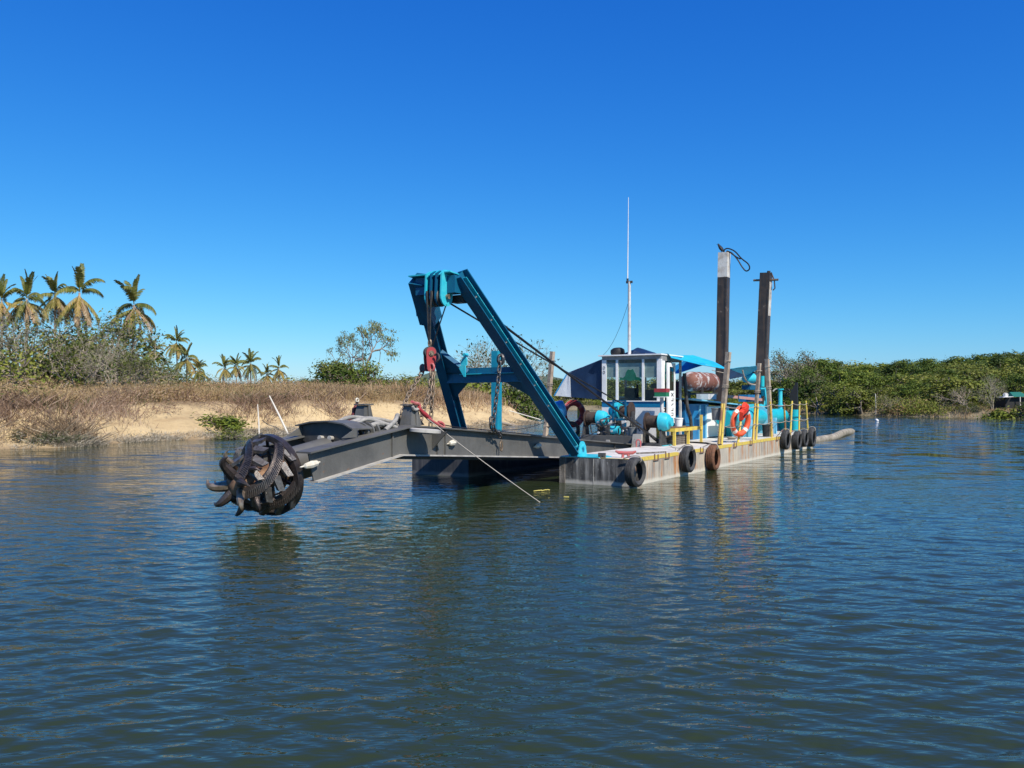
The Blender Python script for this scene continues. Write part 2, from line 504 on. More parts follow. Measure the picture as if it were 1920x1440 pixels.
def build(name, mb, m, parent=None, smooth=False, label=None, cat=None, group=None, kind=None, anchor=None, frame='d', fixn=True):
    me = bpy.data.meshes.new(name)
    if parent is not None:
        a = ANCH[parent.name]
    else:
        a = Vector(anchor) if anchor is not None else Vector(mb.v[0])
    me.from_pydata([(x - a.x, y - a.y, z - a.z) for x, y, z in mb.v], [], mb.f)
    if fixn:
        import bmesh
        bm = bmesh.new()
        bm.from_mesh(me)
        bmesh.ops.recalc_face_normals(bm, faces=bm.faces)
        bm.to_mesh(me)
        bm.free()
    me.materials.append(m)
    o = bpy.data.objects.new(name, me)
    COL.objects.link(o)
    if parent is not None:
        o.parent = parent
        ANCH[o.name] = a
    else:
        ANCH[o.name] = a
        if frame == 'd':
            o.location = W(a)
            o.rotation_euler = (0, 0, ANG)
        else:
            o.location = a
    if smooth:
        me.polygons.foreach_set('use_smooth', [True] * len(me.polygons))
        try:
            me.set_sharp_from_angle(angle=rad(40))
        except Exception:
            pass
    return meta(o, label, cat, group, kind)


def sag(p, q, drop, n=14):
    p, q = Vector(p), Vector(q)
    return [p.lerp(q, i / n) - Vector((0, 0, drop * 4 * (i / n) * (1 - i / n))) for i in range(n + 1)]


def smoothpath(pts, n=6):
    """Catmull-Rom through the points"""
    P = [Vector(p) for p in pts]
    P = [2 * P[0] - P[1]] + P + [2 * P[-1] - P[-2]]
    out = []
    for i in range(1, len(P) - 2):
        a, b, c, d = P[i - 1:i + 3]
        for k in range(n):
            t = k / n
            out.append(0.5 * ((2 * b) + (c - a) * t + (2 * a - 5 * b + 4 * c - d) * t * t + (3 * b - a - 3 * c + d) * t ** 3))
    out.append(P[-2])
    return out


def fast_mesh(name, V, Fq, tint=None, m=None):
    """mesh from numpy arrays: V (n,3), Fq (k,3 or 4)"""
    me = bpy.data.meshes.new(name)
    V = np.asarray(V, np.float32)
    Fq = np.asarray(Fq, np.int32)
    k = Fq.shape[1]
    me.vertices.add(len(V))
    me.vertices.foreach_set('co', V.ravel())
    me.loops.add(Fq.size)
    me.loops.foreach_set('vertex_index', Fq.ravel())
    me.polygons.add(len(Fq))
    me.polygons.foreach_set('loop_start', np.arange(0, Fq.size, k, dtype=np.int32))
    try:
        me.polygons.foreach_set('loop_total', np.full(len(Fq), k, np.int32))
    except Exception:
        pass
    if tint is not None:
        at_ = me.attributes.new('tint', 'FLOAT', 'POINT')
        at_.data.foreach_set('value', np.asarray(tint, np.float32))
    me.update(calc_edges=True)
    if m:
        me.materials.append(m)
    return me


# ------------------------------------------------------------------ value noise for terrain
_rng = np.random.default_rng(7)
_tab = _rng.random((256, 256))


def vnoise(x, y):
    x = np.asarray(x, float)
    y = np.asarray(y, float)
    xi, yi = np.floor(x).astype(int), np.floor(y).astype(int)
    fx, fy = x - xi, y - yi
    fx, fy = fx * fx * (3 - 2 * fx), fy * fy * (3 - 2 * fy)
    g = lambda i, j: _tab[i % 256, j % 256]
    return (g(xi, yi) * (1 - fx) + g(xi + 1, yi) * fx) * (1 - fy) + (g(xi, yi + 1) * (1 - fx) + g(xi + 1, yi + 1) * fx) * fy


def fbm(x, y, o=4):
    s, a = 0, 0.5
    for i in range(o):
        s = s + a * (vnoise(x * 2 ** i + 17 * i, y * 2 ** i + 31 * i) - 0.5)
        a *= 0.5
    return s


def sdist(px, py, poly):
    """signed distance to a polygon, positive inside"""
    px, py = np.asarray(px, float), np.asarray(py, float)
    d2 = np.full(px.shape, 1e18)
    ins = np.zeros(px.shape, bool)
    n = len(poly)
    for i in range(n):
        ax, ay = poly[i]
        bx, by = poly[(i + 1) % n]
        ex, ey = bx - ax, by - ay
        t = np.clip(((px - ax) * ex + (py - ay) * ey) / (ex * ex + ey * ey), 0, 1)
        d2 = np.minimum(d2, (px - ax - t * ex) ** 2 + (py - ay - t * ey) ** 2)
        c = ((ay > py) != (by > py))
        with np.errstate(divide='ignore', invalid='ignore'):
            xx = (bx - ax) * (py - ay) / (by - ay if by != ay else 1e-9) + ax
        ins ^= c & (px < xx)
    d = np.sqrt(d2)
    return np.where(ins, d, -d)


def sstep(a, b, x):
    t = np.clip((x - a) / (b - a), 0, 1)
    return t * t * (3 - 2 * t)


LAND_L = [(-120, 10), (-60, 21), (-30, 28.5), (-19.6, 32.6), (-17.4, 34.6), (-16.6, 39.0), (-13.2, 42.4), (-10.9, 47.6), (-5.5, 53.5), (-2.0, 58.5),
          (1.4, 62.8), (2.4, 68), (1.5, 76), (-1.5, 92), (-6, 140), (-20, 420), (-400, 420), (-400, 10)]
LAND_R = [(160, 30), (70, 62), (46.8, 78.0), (41.2, 88.5), (38.6, 97), (36.8, 104), (28, 126), (10, 139), (-8, 160), (-30, 440), (500, 440), (500, 30)]


def zL(x, y):
    x, y = np.asarray(x, float), np.asarray(y, float)
    d = sdist(x, y, LAND_L) + 1.5 * fbm(x * 0.35, y * 0.35) + 0.8 * fbm(x * 1.1, y * 1.1)
    crest = 4.6 + 4.5 * fbm(x * 0.11 + 3, y * 0.11)
    h = 1.95 + 0.9 * fbm(x * 0.12 + 9, y * 0.12 + 2)
    z = h * sstep(0.0, 1.0, d / np.maximum(crest, 2.0)) * (0.75 + 0.25 * sstep(0, 8, d)) + 0.5 * sstep(6, 25, d) + 1.0 * sstep(30, 120, d)
    z = z + 0.30 * fbm(x * 0.7, y * 0.7) * sstep(0.2, 1.5, d) + 0.06 * fbm(x * 3, y * 3) * sstep(0.2, 1, d)
    return np.where(d < 0, np.maximum(d * 0.35, -1.5), z)


def zR(x, y):
    x, y = np.asarray(x, float), np.asarray(y, float)
    d = sdist(x, y, LAND_R) + 2.0 * fbm(x * 0.15, y * 0.15)
    z = 0.7 * sstep(0, 2.0, d) + 1.6 * sstep(2, 22, d) + 2.4 * sstep(18, 70, d) + 9 * sstep(60, 200, d) + 0.5 * fbm(x * 0.12, y * 0.12)
    return np.where(d < 0, np.maximum(d * 0.3, -1.5), np.maximum(z, 0.02 + 0 * z))


def ground_mat(name, c1, c2, c3, green=None):
    m = bpy.data.materials.new(name)
    nt, N, L, p = nodes_of(m)
    c = mixc(nt, ramp(nt, noise(nt, 0.5, 6), 0.4, 0.65), c1, c2)
    c = mixc(nt, ramp(nt, noise(nt, 2.6, 6, 0.7), 0.58, 0.72), c, c3)
    c = mixc(nt, ramp(nt, noise(nt, 1.1, 7, 0.7, (0.5, 0.5, 3.0)), 0.52, 0.66), c, c3)
    a = N.new("ShaderNodeAttribute")
    a.attribute_name = 'tint'
    if green:
        c = mixc(nt, a.outputs['Fac'], c, green)
    L.new(c, p.inputs['Base Color'])
    p.inputs['Roughness'].default_value = 0.95
    p.inputs['Specular IOR Level'].default_value = 0.1
    b = N.new("ShaderNodeBump")
    b.inputs['Strength'].default_value = 0.6
    b.inputs['Distance'].default_value = 0.28
    L.new(noise(nt, 3.0, 8, 0.7), b.inputs['Height'])
    L.new(b.outputs[0], p.inputs['Normal'])
    return m


def terrain(name, xs, ys, fz, m, tintf):
    X, Y = np.meshgrid(xs, ys)
    Z = fz(X, Y)
    n, k = len(xs), len(ys)
    V = np.stack([X.ravel(), Y.ravel(), Z.ravel()], 1)
    i, j = np.meshgrid(np.arange(n - 1), np.arange(k - 1))
    q = (j * n + i).ravel()
    Fq = np.stack([q, q + 1, q + n + 1, q + n], 1)
    zq = Z.ravel()
    keep = zq[Fq].max(1) > -1.2
    me = fast_mesh(name, V, Fq[keep], tintf(X.ravel(), Y.ravel(), zq), m)
    me.polygons.foreach_set('use_smooth', [True] * len(me.polygons))
    o = bpy.data.objects.new(name, me)
    COL.objects.link(o)
    o['kind'] = 'structure'
    return o


M['sand'] = ground_mat('sand_bank', (0.56, 0.425, 0.235), (0.46, 0.34, 0.185), (0.36, 0.255, 0.14), (0.20, 0.135, 0.08))
M['soil'] = ground_mat('right_bank_soil', (0.24, 0.19, 0.12), (0.18, 0.15, 0.09), (0.12, 0.115, 0.05), (0.25, 0.21, 0.13))
terrain('left_bank', np.concatenate([np.arange(-300, -45, 8), np.arange(-45, 6, 0.4)]), np.concatenate([np.arange(22, 75, 0.4), np.arange(75, 420, 6)]),
        zL, M['sand'], lambda x, y, z: sstep(1.4, 2.0, z + 0.8 * fbm(x * 0.7, y * 0.7)) * 0.85 + 0.6 * (1 - sstep(0.02, 0.13, z)))
terrain('right_bank', np.concatenate([np.arange(-40, 4, 4), np.arange(4, 70, 1.0), np.arange(70, 480, 9)]), np.concatenate([np.arange(45, 165, 1.0), np.arange(165, 440, 9)]),
        zR, M['soil'], lambda x, y, z: 1 - sstep(0.3, 0.7, z + 0.4 * fbm(x * 0.5, y * 0.5)))

# far hills
xs = np.arange(-420, 700, 9.0)
ys = np.arange(640, 1100, 12.0)
X, Y = np.meshgrid(xs, ys)
ridge = 10 + 17 * np.exp(-((X + 55) / 70) ** 2) + 7 * np.exp(-((X - 40) / 60) ** 2) + 9 * np.exp(-((X - 400) / 150) ** 2) - 8 * sstep(-110, -330, X)
Z = ridge * np.exp(-((Y - 860) / 120) ** 2) * 1.25 + 8 * fbm(X * 0.02, Y * 0.02, 5) + 3 * fbm(X * 0.11, Y * 0.11, 3) - 4
n = len(xs)
i, j = np.meshgrid(np.arange(n - 1), np.arange(len(ys) - 1))
q = (j * n + i).ravel()
M['hill'] = mat('far_forest', (0.075, 0.105, 0.075), 0.95, var=(0.11, 0.135, 0.10), vs_=0.05, spec=0.05)
o = bpy.data.objects.new('hills', fast_mesh('hills', np.stack([X.ravel(), Y.ravel(), Z.ravel()], 1), np.stack([q, q + 1, q + n + 1, q + n], 1), None, M['hill']))
COL.objects.link(o)
o['kind'] = 'structure'


# ------------------------------------------------------------------ water
def make_water():
    rng = np.random.default_rng(11)
    inv = np.linspace(1 / 4.0, 1 / 62.0, 600)
    rr = np.concatenate([[0.05, 1.2, 2.4, 3.3], 1 / inv, np.geomspace(66, 5000, 34)])
    aa = np.concatenate([np.linspace(-48, 48, 700), np.linspace(48, 312, 50)[1:-1]])
    aa = np.radians(aa)
    R, A = np.meshgrid(rr, aa, indexing='ij')
    X, Y = R * np.sin(A), R * np.cos(A)
    dr = np.gradient(rr)[:, None] * np.ones_like(A)
    far = sstep(14, 40, R)
    Z = np.zeros_like(X)
    dense = (np.cos(A) > math.cos(rad(47.9)))
    NC = 60
    gust = 0.8 + 0.9 * fbm(X * 0.10 + 5, Y * 0.10, 3)
    for c in range(NC):
        lam = 0.12 * (5.2 ** rng.random())
        k = 2 * math.pi / lam
        side = 1 if c % 2 else -1
        ph = rad(90 + side * 24 + rng.normal() * 9)
        a = 0.125 * math.sqrt(2 / NC) / k
        Z += a * np.exp(-(2.4 * dr / lam) ** 2) * np.sin(k * (X * math.cos(ph) + Y * math.sin(ph)) + rng.random() * 6.28)
    Z = Z + 9.0 * Z * np.abs(Z)
    Z *= gust * (1 - far) * dense
    nr, na = R.shape
    V = np.stack([X.ravel(), Y.ravel(), Z.ravel()], 1)
    i, j = np.meshgrid(np.arange(nr - 1), np.arange(na), indexing='ij')
    i, j = i.ravel(), j.ravel()
    j2 = (j + 1) % na
    Fq = np.stack([i * na + j, i * na + j2, (i + 1) * na + j2, (i + 1) * na + j], 1)[:, ::-1]
    # sheltered water close under the banks lies calmer, open water is streaked by the wind
    shore = np.minimum(-sdist(X.ravel(), Y.ravel(), LAND_L), -sdist(X.ravel(), Y.ravel(), LAND_R)).reshape(X.shape)
    calm = 0.38 + 0.62 * sstep(1.5, 15, shore)
    streak = 0.85 + 0.9 * fbm(X * 0.035 + 3, Y * 0.11, 3)
    tint = np.where(dense, far, 1.0) * calm * np.clip(streak, 0.5, 1.3)
    m = bpy.data.materials.new('river_water')
    nt, N, L, p = nodes_of(m)
    p.inputs['Base Color'].default_value = (0.023, 0.034, 0.014, 1)
    p.inputs['Roughness'].default_value = 0.035
    p.inputs['IOR'].default_value = 1.333
    p.inputs['Specular IOR Level'].default_value = 0.5
    at_ = N.new("ShaderNodeAttribute")
    at_.attribute_name = 'tint'

    def nz(scale, stretch, rot, det):
        geo = N.new("ShaderNodeNewGeometry")
        mp = N.new("ShaderNodeMapping")
        mp.inputs['Rotation'].default_value = (0, 0, rad(rot))
        mp.inputs['Scale'].default_value = stretch
        t = N.new("ShaderNodeTexNoise")
        t.inputs['Scale'].default_value = scale
        t.inputs['Detail'].default_value = det
        t.inputs['Roughness'].default_value = 0.55
        L.new(geo.outputs['Position'], mp.inputs[0])
        L.new(mp.outputs[0], t.inputs[0])
        return t.outputs[0]

    def math_(op, a, b):
        x = N.new("ShaderNodeMath")
        x.operation = op
        for k, val in enumerate((a, b)):
            if isinstance(val, (int, float)):
                x.inputs[k].default_value = val
            else:
                L.new(val, x.inputs[k])
        return x.outputs[0]
    small = math_('ADD', nz(3.4, (0.55, 1.25, 1), 22, 3), nz(3.8, (0.55, 1.25, 1), -24, 3))
    tiny = math_('ADD', nz(9.0, (0.6, 1.2, 1), 30, 2), nz(10.5, (0.6, 1.2, 1), -28, 2))
    h = math_('ADD', math_('MULTIPLY', small, 0.020), math_('MULTIPLY', tiny, 0.004))

    def slope_noise(scale, stretch, rot):
        f = nz(scale, stretch, rot, 2)
        return f.node.outputs['Color']
    # beyond the modelled waves the facets of the chop tilt the surface directly
    va = N.new("ShaderNodeVectorMath")
    va.operation = 'ADD'
    L.new(slope_noise(1.6, (0.45, 1.2, 1), 20), va.inputs[0])
    L.new(slope_noise(2.3, (0.45, 1.2, 1), -26), va.inputs[1])
    vb = N.new("ShaderNodeVectorMath")
    vb.operation = 'SUBTRACT'
    L.new(va.outputs[0], vb.inputs[0])
    vb.inputs[1].default_value = (1.0, 1.0, 1.0)
    vc = N.new("ShaderNodeVectorMath")
    vc.operation = 'MULTIPLY'
    L.new(vb.outputs[0], vc.inputs[0])
    vc.inputs[1].default_value = (0.40, 0.95, 0.0)
    vd = N.new("ShaderNodeVectorMath")
    vd.operation = 'SCALE'
    L.new(vc.outputs[0], vd.inputs[0])
    L.new(at_.outputs['Fac'], vd.inputs['Scale'])
    geo_ = N.new("ShaderNodeNewGeometry")
    ve = N.new("ShaderNodeVectorMath")
    ve.operation = 'ADD'
    L.new(geo_.outputs['Normal'], ve.inputs[0])
    L.new(vd.outputs[0], ve.inputs[1])
    vf = N.new("ShaderNodeVectorMath")
    vf.operation = 'NORMALIZE'
    L.new(ve.outputs[0], vf.inputs[0])
    b = N.new("ShaderNodeBump")
    b.inputs['Strength'].default_value = 1.0
    b.inputs['Distance'].default_value = 1.0
    L.new(h, b.inputs['Height'])
    L.new(vf.outputs[0], b.inputs['Normal'])
    L.new(b.outputs[0], p.inputs['Normal'])
    me = fast_mesh('river_water', V, Fq, tint.ravel(), m)
    me.polygons.foreach_set('use_smooth', [True] * len(me.polygons))
    o = bpy.data.objects.new('river_water', me)
    COL.objects.link(o)
    o['kind'] = 'structure'


make_water()

# ------------------------------------------------------------------ the dredge
DK = 0.60                      # deck height
HL = 17.9                      # hull length
TP = ((0.0, 1.83), (4.42, 6.22))
dredge = thing('dredge', 'blue and grey cutter suction dredge with long ladder and white cabin afloat on the river', 'dredge')

# pontoons -----------------------------------------------------------
for (t0, t1) in TP:
    star = t0 == 0
    b = MB()
    b.prism([(0, DK), (0, -0.25), (0.9, -0.6), (HL - 0.8, -0.6), (HL, -0.3), (HL, DK)], t0, t1)
    po = build('pontoon', b, M['hullside'] if star else M['hulldark'], dredge)
    # front plate, painted black, 4 mm proud of the pontoon
    b = MB().box((-0.012, t0 + 0.002, -0.25), (-0.002, t1 - (0.16 if star else 0.002), DK - 0.004))
    build('bow_plate', b, M['hullfront'] if star else M['hulldark'], po)
    b = MB().box((0.0, t0, DK), (HL, t1, DK + 0.012))
    build('deck_plate', b, M['deck'], po)
    if star:
        b = MB().box((-0.03, t1 - 0.155, -0.2), (-0.003, t1 - 0.01, DK - 0.004))
        build('corner_timber', b, M['timber'], po)
        # rubbing seams: vertical weld straps on the bow and side
        b = MB()
        b.box((-0.018, 0.93, -0.2), (-0.0125, 0.945, DK - 0.01))
        build('weld_seam', b, M['dusty'], po)
        for s0 in (3.6, 6.1, 9.4, 12.4, 15.3):
            build('weld_seam', MB().box((s0, t0 - 0.006, 0.02), (s0 + 0.03, t0 - 0.0005, DK - 0.02)), M['hullside'], po)
        # yellow edge band on the deck
        for s0, s1 in ((0.05, 2.9), (3.7, 4.8), (5.8, 7.3), (7.5, 13.0)):
            build('edge_band', MB().box((s0, t0 + 0.004, DK + 0.012), (s1, t0 + 0.09, DK + 0.016)).box((s0, t0 - 0.007, DK - 0.065), (s1, t0 - 0.001, DK + 0.016)), M['yellow'], po)
        build('edge_band', MB().box((-0.014, 0.05, DK + 0.012), (0.06, 0.75, DK + 0.016)), M['yellow'], po)
        # brackets along the edge
        for s0 in (1.25, 1.95, 4.45, 7.4, 9.05, 12.2):
            b = MB().box((s0, t0 - 0.03, DK - 0.10), (s0 + 0.32, t0 - 0.008, DK - 0.08)).box((s0 + 0.04, t0 - 0.03, DK - 0.10), (s0 + 0.07, t0 - 0.008, DK + 0.06)).box((s0 + 0.25, t0 - 0.03, DK - 0.10), (s0 + 0.28, t0 - 0.008, DK + 0.04))
            build('edge_bracket', b, mat('rusty_bracket', (0.22, 0.13, 0.08), 0.8) if 'rusty_bracket' not in bpy.data.materials else bpy.data.materials['rusty_bracket'], po)
        b = MB()
        b.box((0.02, 0.66, DK + 0.012), (0.07, 0.84, DK + 0.13))
        b.cyl((0.01, 0.71, DK + 0.08), (0.015, 0.71, DK + 0.08), 0.02).cyl((0.01, 0.79, DK + 0.08), (0.015, 0.79, DK + 0.08), 0.02)
        build('chock_block', b, M['char'], po)

# centre hull behind the well
b = MB().box((5.25, 1.832, -0.5), (HL - 0.3, 4.418, DK - 0.004))
ch = build('centre_hull', b, M['char'], dredge)
build('deck_plate', MB().box((5.25, 1.834, DK - 0.004), (HL - 0.3, 4.416, DK + 0.010)), M['deck'], ch)
# the sill box in front of the winches, over the ladder heel
b = MB().box((5.22, 2.18, DK + 0.011), (5.9, 3.95, DK + 0.27))
sb = build('winch_sill', b, M['char'], dredge)
build('padeye', MB().prism([(2.95, DK + 0.012), (3.15, DK + 0.012), (3.1, DK + 0.15), (3.0, DK + 0.15)], 5.19, 5.215, 's'), M['dusty'], sb)
b = MB()
for c, sx, sz in (((5.18, 2.06), 0.17, 0.34),):
    x, y = c
    b.add([(x - sx, y - sx, DK - 0.1), (x + sx, y - sx, DK - 0.1), (x + sx, y + sx, DK - 0.1), (x - sx, y + sx, DK - 0.1),
           (x - sx * .75, y - sx * .75, DK + sz), (x + sx * .75, y - sx * .75, DK + sz), (x + sx * .75, y + sx * .75, DK + sz), (x - sx * .75, y + sx * .75, DK + sz)],
          [(0, 3, 2, 1), (4, 5, 6, 7), (0, 1, 5, 4), (1, 2, 6, 5), (2, 3, 7, 6), (3, 0, 4, 7)])
build('bollard', b, M['dusty'], dredge)


def cleat(c, ax, m, k=1.0, name='cleat'):
    c, ax = Vector(c), Vector(ax).normalized()
    b = MB()
    for g in (-1, 1):
        b.cyl(c + ax * 0.07 * g * k, c + ax * 0.06 * g * k + Vector((0, 0, 0.10 * k)), 0.035 * k, n=8)
    b.tube([c + ax * x * k + Vector((0, 0, z * k)) for x, z in ((-0.24, 0.15), (-0.16, 0.115), (0, 0.105), (0.16, 0.115), (0.24, 0.15))], [0.022 * k, 0.04 * k, 0.042 * k, 0.04 * k, 0.022 * k], 8)
    return build(name, b, m, dredge, True)


cleat((0.42, 0.33, DK + 0.012), (0.2, -1, 0), M['pinkred'])
cleat((3.55, 0.25, DK + 0.012), (0.6, -1, 0), M['dusty'], 0.8)
cleat((14.9, 0.28, DK + 0.012), (0.2, -1, 0), M['pinkred'], 0.9)
# red padeye standing on the deck edge beside the ladder
p0 = at(1158 + 39, 840, t=1.74)
b = MB()
b.tube([(p0.x, p0.y + y, DK + z) for y, z in ((-0.06, 0.0), (-0.065, 0.16), (-0.03, 0.22), (0.03, 0.22), (0.065, 0.16), (0.06, 0.0))], 0.022, 8)
build('padeye', b, M['pinkred'], dredge, True)

# ladder ---------------------------------------------------------------
LB = [(5.35, 0.21), (0.8, 0.545), (-5.30, 0.95), (-7.50, 0.635)]
LT = [(-7.62, 1.10), (-4.98, 1.45), (-3.6, 1.345), (5.30, 0.615)]
T0, T1 = 2.30, 3.90


def lz(path, s):
    P = sorted(path)
    for (a, za), (c, zc) in zip(P, P[1:]):
        if a <= s <= c:
            return za + (zc - za) * (s - a) / (c - a)
    return P[0][1] if s < P[0][0] else P[-1][1]


b = MB()
b.box((5.0, T0 + 0.2, 0.25), (5.3, T1 - 0.2, 0.5))
ladder = build('ladder', b, M['char'], dredge)
for t in (T0, T1 - 0.025):
    build('side_plate', MB().prism(LB + LT, t, t + 0.025), M['char'], ladder)


def strip(path, t0, t1, dz0, dz1):
    b = MB()
    for (a, za), (c, zc) in zip(path, path[1:]):
        b.add([(a, t0, za + dz0), (c, t0, zc + dz0), (c, t1, zc + dz0), (a, t1, za + dz0), (a, t0, za + dz1), (c, t0, zc + dz1), (c, t1, zc + dz1), (a, t1, za + dz1)],
              [(0, 3, 2, 1), (4, 5, 6, 7), (0, 1, 5, 4), (1, 2, 6, 5), (2, 3, 7, 6), (3, 0, 4, 7)])
    return b


for t0, t1 in ((T0 - 0.11, T0 + 0.22), (T1 - 0.22, T1 + 0.11)):
    build('top_flange', strip([(-7.68, 1.092)] + LT[1:], t0, t1, 0.0, 0.028), M['char'], ladder)
    build('bottom_flange', strip(LB, t0 + 0.02, t1 - 0.1, -0.03, -0.002), M['dusty'], ladder)  # bottom flange paler for dust and for the sunlight on its top
build('bottom_plate', strip(LB[:3], T0 + 0.14, T1 - 0.14, -0.10, -0.045), M['chardk'], ladder)
for s0 in (-6.9, -3.4, -1.8, -0.2, 1.4, 3.0):
    z = lz(LB, s0)
    build('cross_beam', MB().box((s0, T0 + 0.026, z + 0.02), (s0 + 0.14, T1 - 0.026, z + 0.22)), M['chardk'], ladder)
for s0 in (-5.55, -4.18, -3.92, 4.0):
    build('stiffener', MB().box((s0, T0 - 0.035, lz(LB, s0) + 0.01), (s0 + 0.03, T0 - 0.001, lz(LT, s0) - 0.005)), M['char'], ladder)
# gusset below the fairlead disc
build('gusset', MB().prism([(2.3 - 0.001, 0.98), (2.3 - 0.001, 1.34), (1.93, 1.34)], -4.33, -4.30, 's'), M['char'], ladder)
# zinc anodes bolted along the side
for u, v in ((580, 871), (845, 830), (1006, 836), (1124, 851)):
    c = at(u, v, t=T0)
    b = MB()
    k = 0.5 if u > 1100 else (0.7 if u > 800 else 1.0)
    b.tube([(c.x + x * k, T0 - 0.02 - y, c.z + x * 0.13 * k) for x, y in ((-0.22, 0.0), (-0.15, 0.0), (-0.13, 0.02), (0.0, 0.03), (0.13, 0.02), (0.15, 0.0), (0.22, 0.0))],
           [0.012, 0.014, 0.045, 0.062, 0.045, 0.014, 0.012], 8)
    build('anode', b, M['anode'], ladder, True)
# pedestals on the knee
for ty, u0, v0, u1, v1 in ((2.5, 770, 800, 765, 758), (3.72, 682, 796, 679, 757)):
    c0, c1 = at(u0, v0, t=ty), at(u1, v1, t=ty)
    x, zb, zt = c0.x, 1.46, c1.z
    b = MB()
    w0, w1 = 0.165, 0.09
    b.add([(x - w0, ty - 0.14, zb), (x + w0, ty - 0.14, zb), (x + w0, ty + 0.14, zb), (x - w0, ty + 0.14, zb), (x - w1, ty - 0.1, zt - 0.03), (x + w1, ty - 0.1, zt - 0.03), (x + w1, ty + 0.1, zt - 0.03), (x - w1, ty + 0.1, zt - 0.03)],
          [(0, 3, 2, 1), (4, 5, 6, 7), (0, 1, 5, 4), (1, 2, 6, 5), (2, 3, 7, 6), (3, 0, 4, 7)])
    b.box((x - 0.135, ty - 0.145, zt - 0.026), (x + 0.135, ty + 0.145, zt))
    b.prism([(x + w1 + 0.005, zt - 0.12), (x + 0.42, zb), (x + w0 * 0.9, zb)], ty - 0.012, ty + 0.012)
    b.cyl((x + 0.02, ty - 0.145, zb), (x + 0.02, ty - 0.115, zt - 0.03), 0.035, n=10)
    build('pedestal', b, M['char'], ladder)
# fairlead disc lying on the knee, and the far one
for t, m in ((2.02, M['dusty']),):
    c = at(797, 807, t=t)
    b = MB()
    b.lathe((c.x, t, c.z), (0.06, -0.05, 1), [(0.0, 0.035), (0.24, 0.035), (0.30, 0.02), (0.30, -0.035), (0.27, -0.04), (0.0, -0.04)], 32)
    build('fairlead_disc', b, m, ladder, True)
# motor guard and gearbox on the front of the ladder
xs_, zc = -6.35, lz(LT, -6.35)
prof = [(T0 + 0.10, zc - 0.02), (T0 + 0.12, zc + 0.16), (T0 + 0.35, zc + 0.25), (T0 + 0.75, zc + 0.29), (T1 - 0.45, zc + 0.27), (T1 - 0.08, zc + 0.20), (T1 - 0.05, zc + 0.03), (T1 - 0.55, zc - 0.28), (T0 + 0.62, zc - 0.28)]
build('motor_guard', MB().prism(prof, xs_, xs_ + 0.03, 's'), M['chardk'], ladder)
b = MB()
top = prof[1:6]
for (a, za), (c, zc2) in zip(top, top[1:]):
    b.add([(xs_ - 0.10, a, za + 0.003), (xs_ - 0.10, c, zc2 + 0.003), (xs_ + 0.42, c, zc2 + 0.003), (xs_ + 0.42, a, za + 0.003),
           (xs_ - 0.10, a, za + 0.028), (xs_ - 0.10, c, zc2 + 0.028), (xs_ + 0.42, c, zc2 + 0.028), (xs_ + 0.42, a, za + 0.028)],
          [(0, 3, 2, 1), (4, 5, 6, 7), (0, 1, 5, 4), (1, 2, 6, 5), (2, 3, 7, 6), (3, 0, 4, 7)])
build('guard_cover', b, M['char'], ladder)
for t, sgn in ((T0 + 0.10, 1), (T1 - 0.16, 1)):
    z = lz(LT, xs_)
    build('guard_gusset', MB().prism([(xs_ - 0.38, z + 0.03), (xs_ - 0.01, z + 0.03), (xs_ - 0.01, z + 0.2)], t, t + 0.02), M['char'], ladder)
b = MB()
b.cyl((-7.5, 3.1, 0.80), (-6.4, 3.1, 0.98), 0.30, n=20)
b.cyl((-6.30, 3.1, 1.0), (-5.5, 3.1, 1.12), 0.34, n=20)
build('gearbox', b, M['char'], ladder, True)
for g, dz in ((-0.26, 0.10), (-0.12, 0.2), (0.12, 0.2), (0.26, 0.10)):
    build('bolt', MB().cyl((xs_ - 0.09, 3.1 + g, zc + dz - 0.2), (xs_ - 0.005, 3.1 + g, zc + dz - 0.2), 0.05, 0.04, 10), M['dusty'], ladder, True)
# hydraulic hoses
HZ = lambda s: lz(LT, s)
for pts, r in (([(-5.95, 2.62, 1.42), (-5.6, 2.55, 1.52), (-5.3, 2.6, 1.46), (-4.95, 2.7, 1.5)], 0.05),
               ([(-6.1, 2.75, 1.46), (-5.75, 2.7, 1.60), (-5.35, 2.45, 1.47), (-5.25, 2.42, 1.44)], 0.035),
               ([(-5.55, 2.44, 1.40), (-5.25, 2.46, 1.56), (-4.98, 2.62, 1.66), (-4.7, 2.8, 1.52), (-4.4, 2.85, 1.42)], 0.042),
               ([(-6.05, 3.0, 1.5), (-5.5, 3.0, 1.60), (-5.0, 2.95, 1.56), (-4.4, 2.95, 1.44)], 0.04),
               ([(-6.0, 3.3, 1.5), (-5.5, 3.35, 1.62), (-5.0, 3.3, 1.57), (-4.4, 3.25, 1.44)], 0.04),
               ([(-6.1, 3.15, 1.45), (-5.7, 2.95, 1.57), (-5.2, 2.72, 1.50), (-4.6, 2.75, 1.42)], 0.032)):
    build('hydraulic_hose', MB().tube(smoothpath(pts), r, 10), M['hose'], ladder, True)
b = MB()
for s0 in (-6.0, -5.85, -5.7):
    b.lathe((s0, 2.62, 1.38), (1, 0.1, 0.1), [(0.10, -0.02), (0.17, -0.02), (0.17, 0.02), (0.10, 0.02)], 18)
build('hose_clamp', b, M['char'], ladder, True)

# cutter head ---------------------------------------------------------
rng = random.Random(4)
pc = rad(9)
CA = Vector((-math.cos(pc), 0, -math.sin(pc)))
CU = Vector((-math.sin(pc), 0, math.cos(pc)))
CV = Vector((0, 1, 0))
CC = Vector((-7.74, 3.05, 0.72))
RR = 0.655


def crad(w):
    w = max(w, 0.0)
    return RR * (1 - 0.66 * w ** 1.45)


def cdir(th):
    return CU * math.cos(th) + CV * math.sin(th)


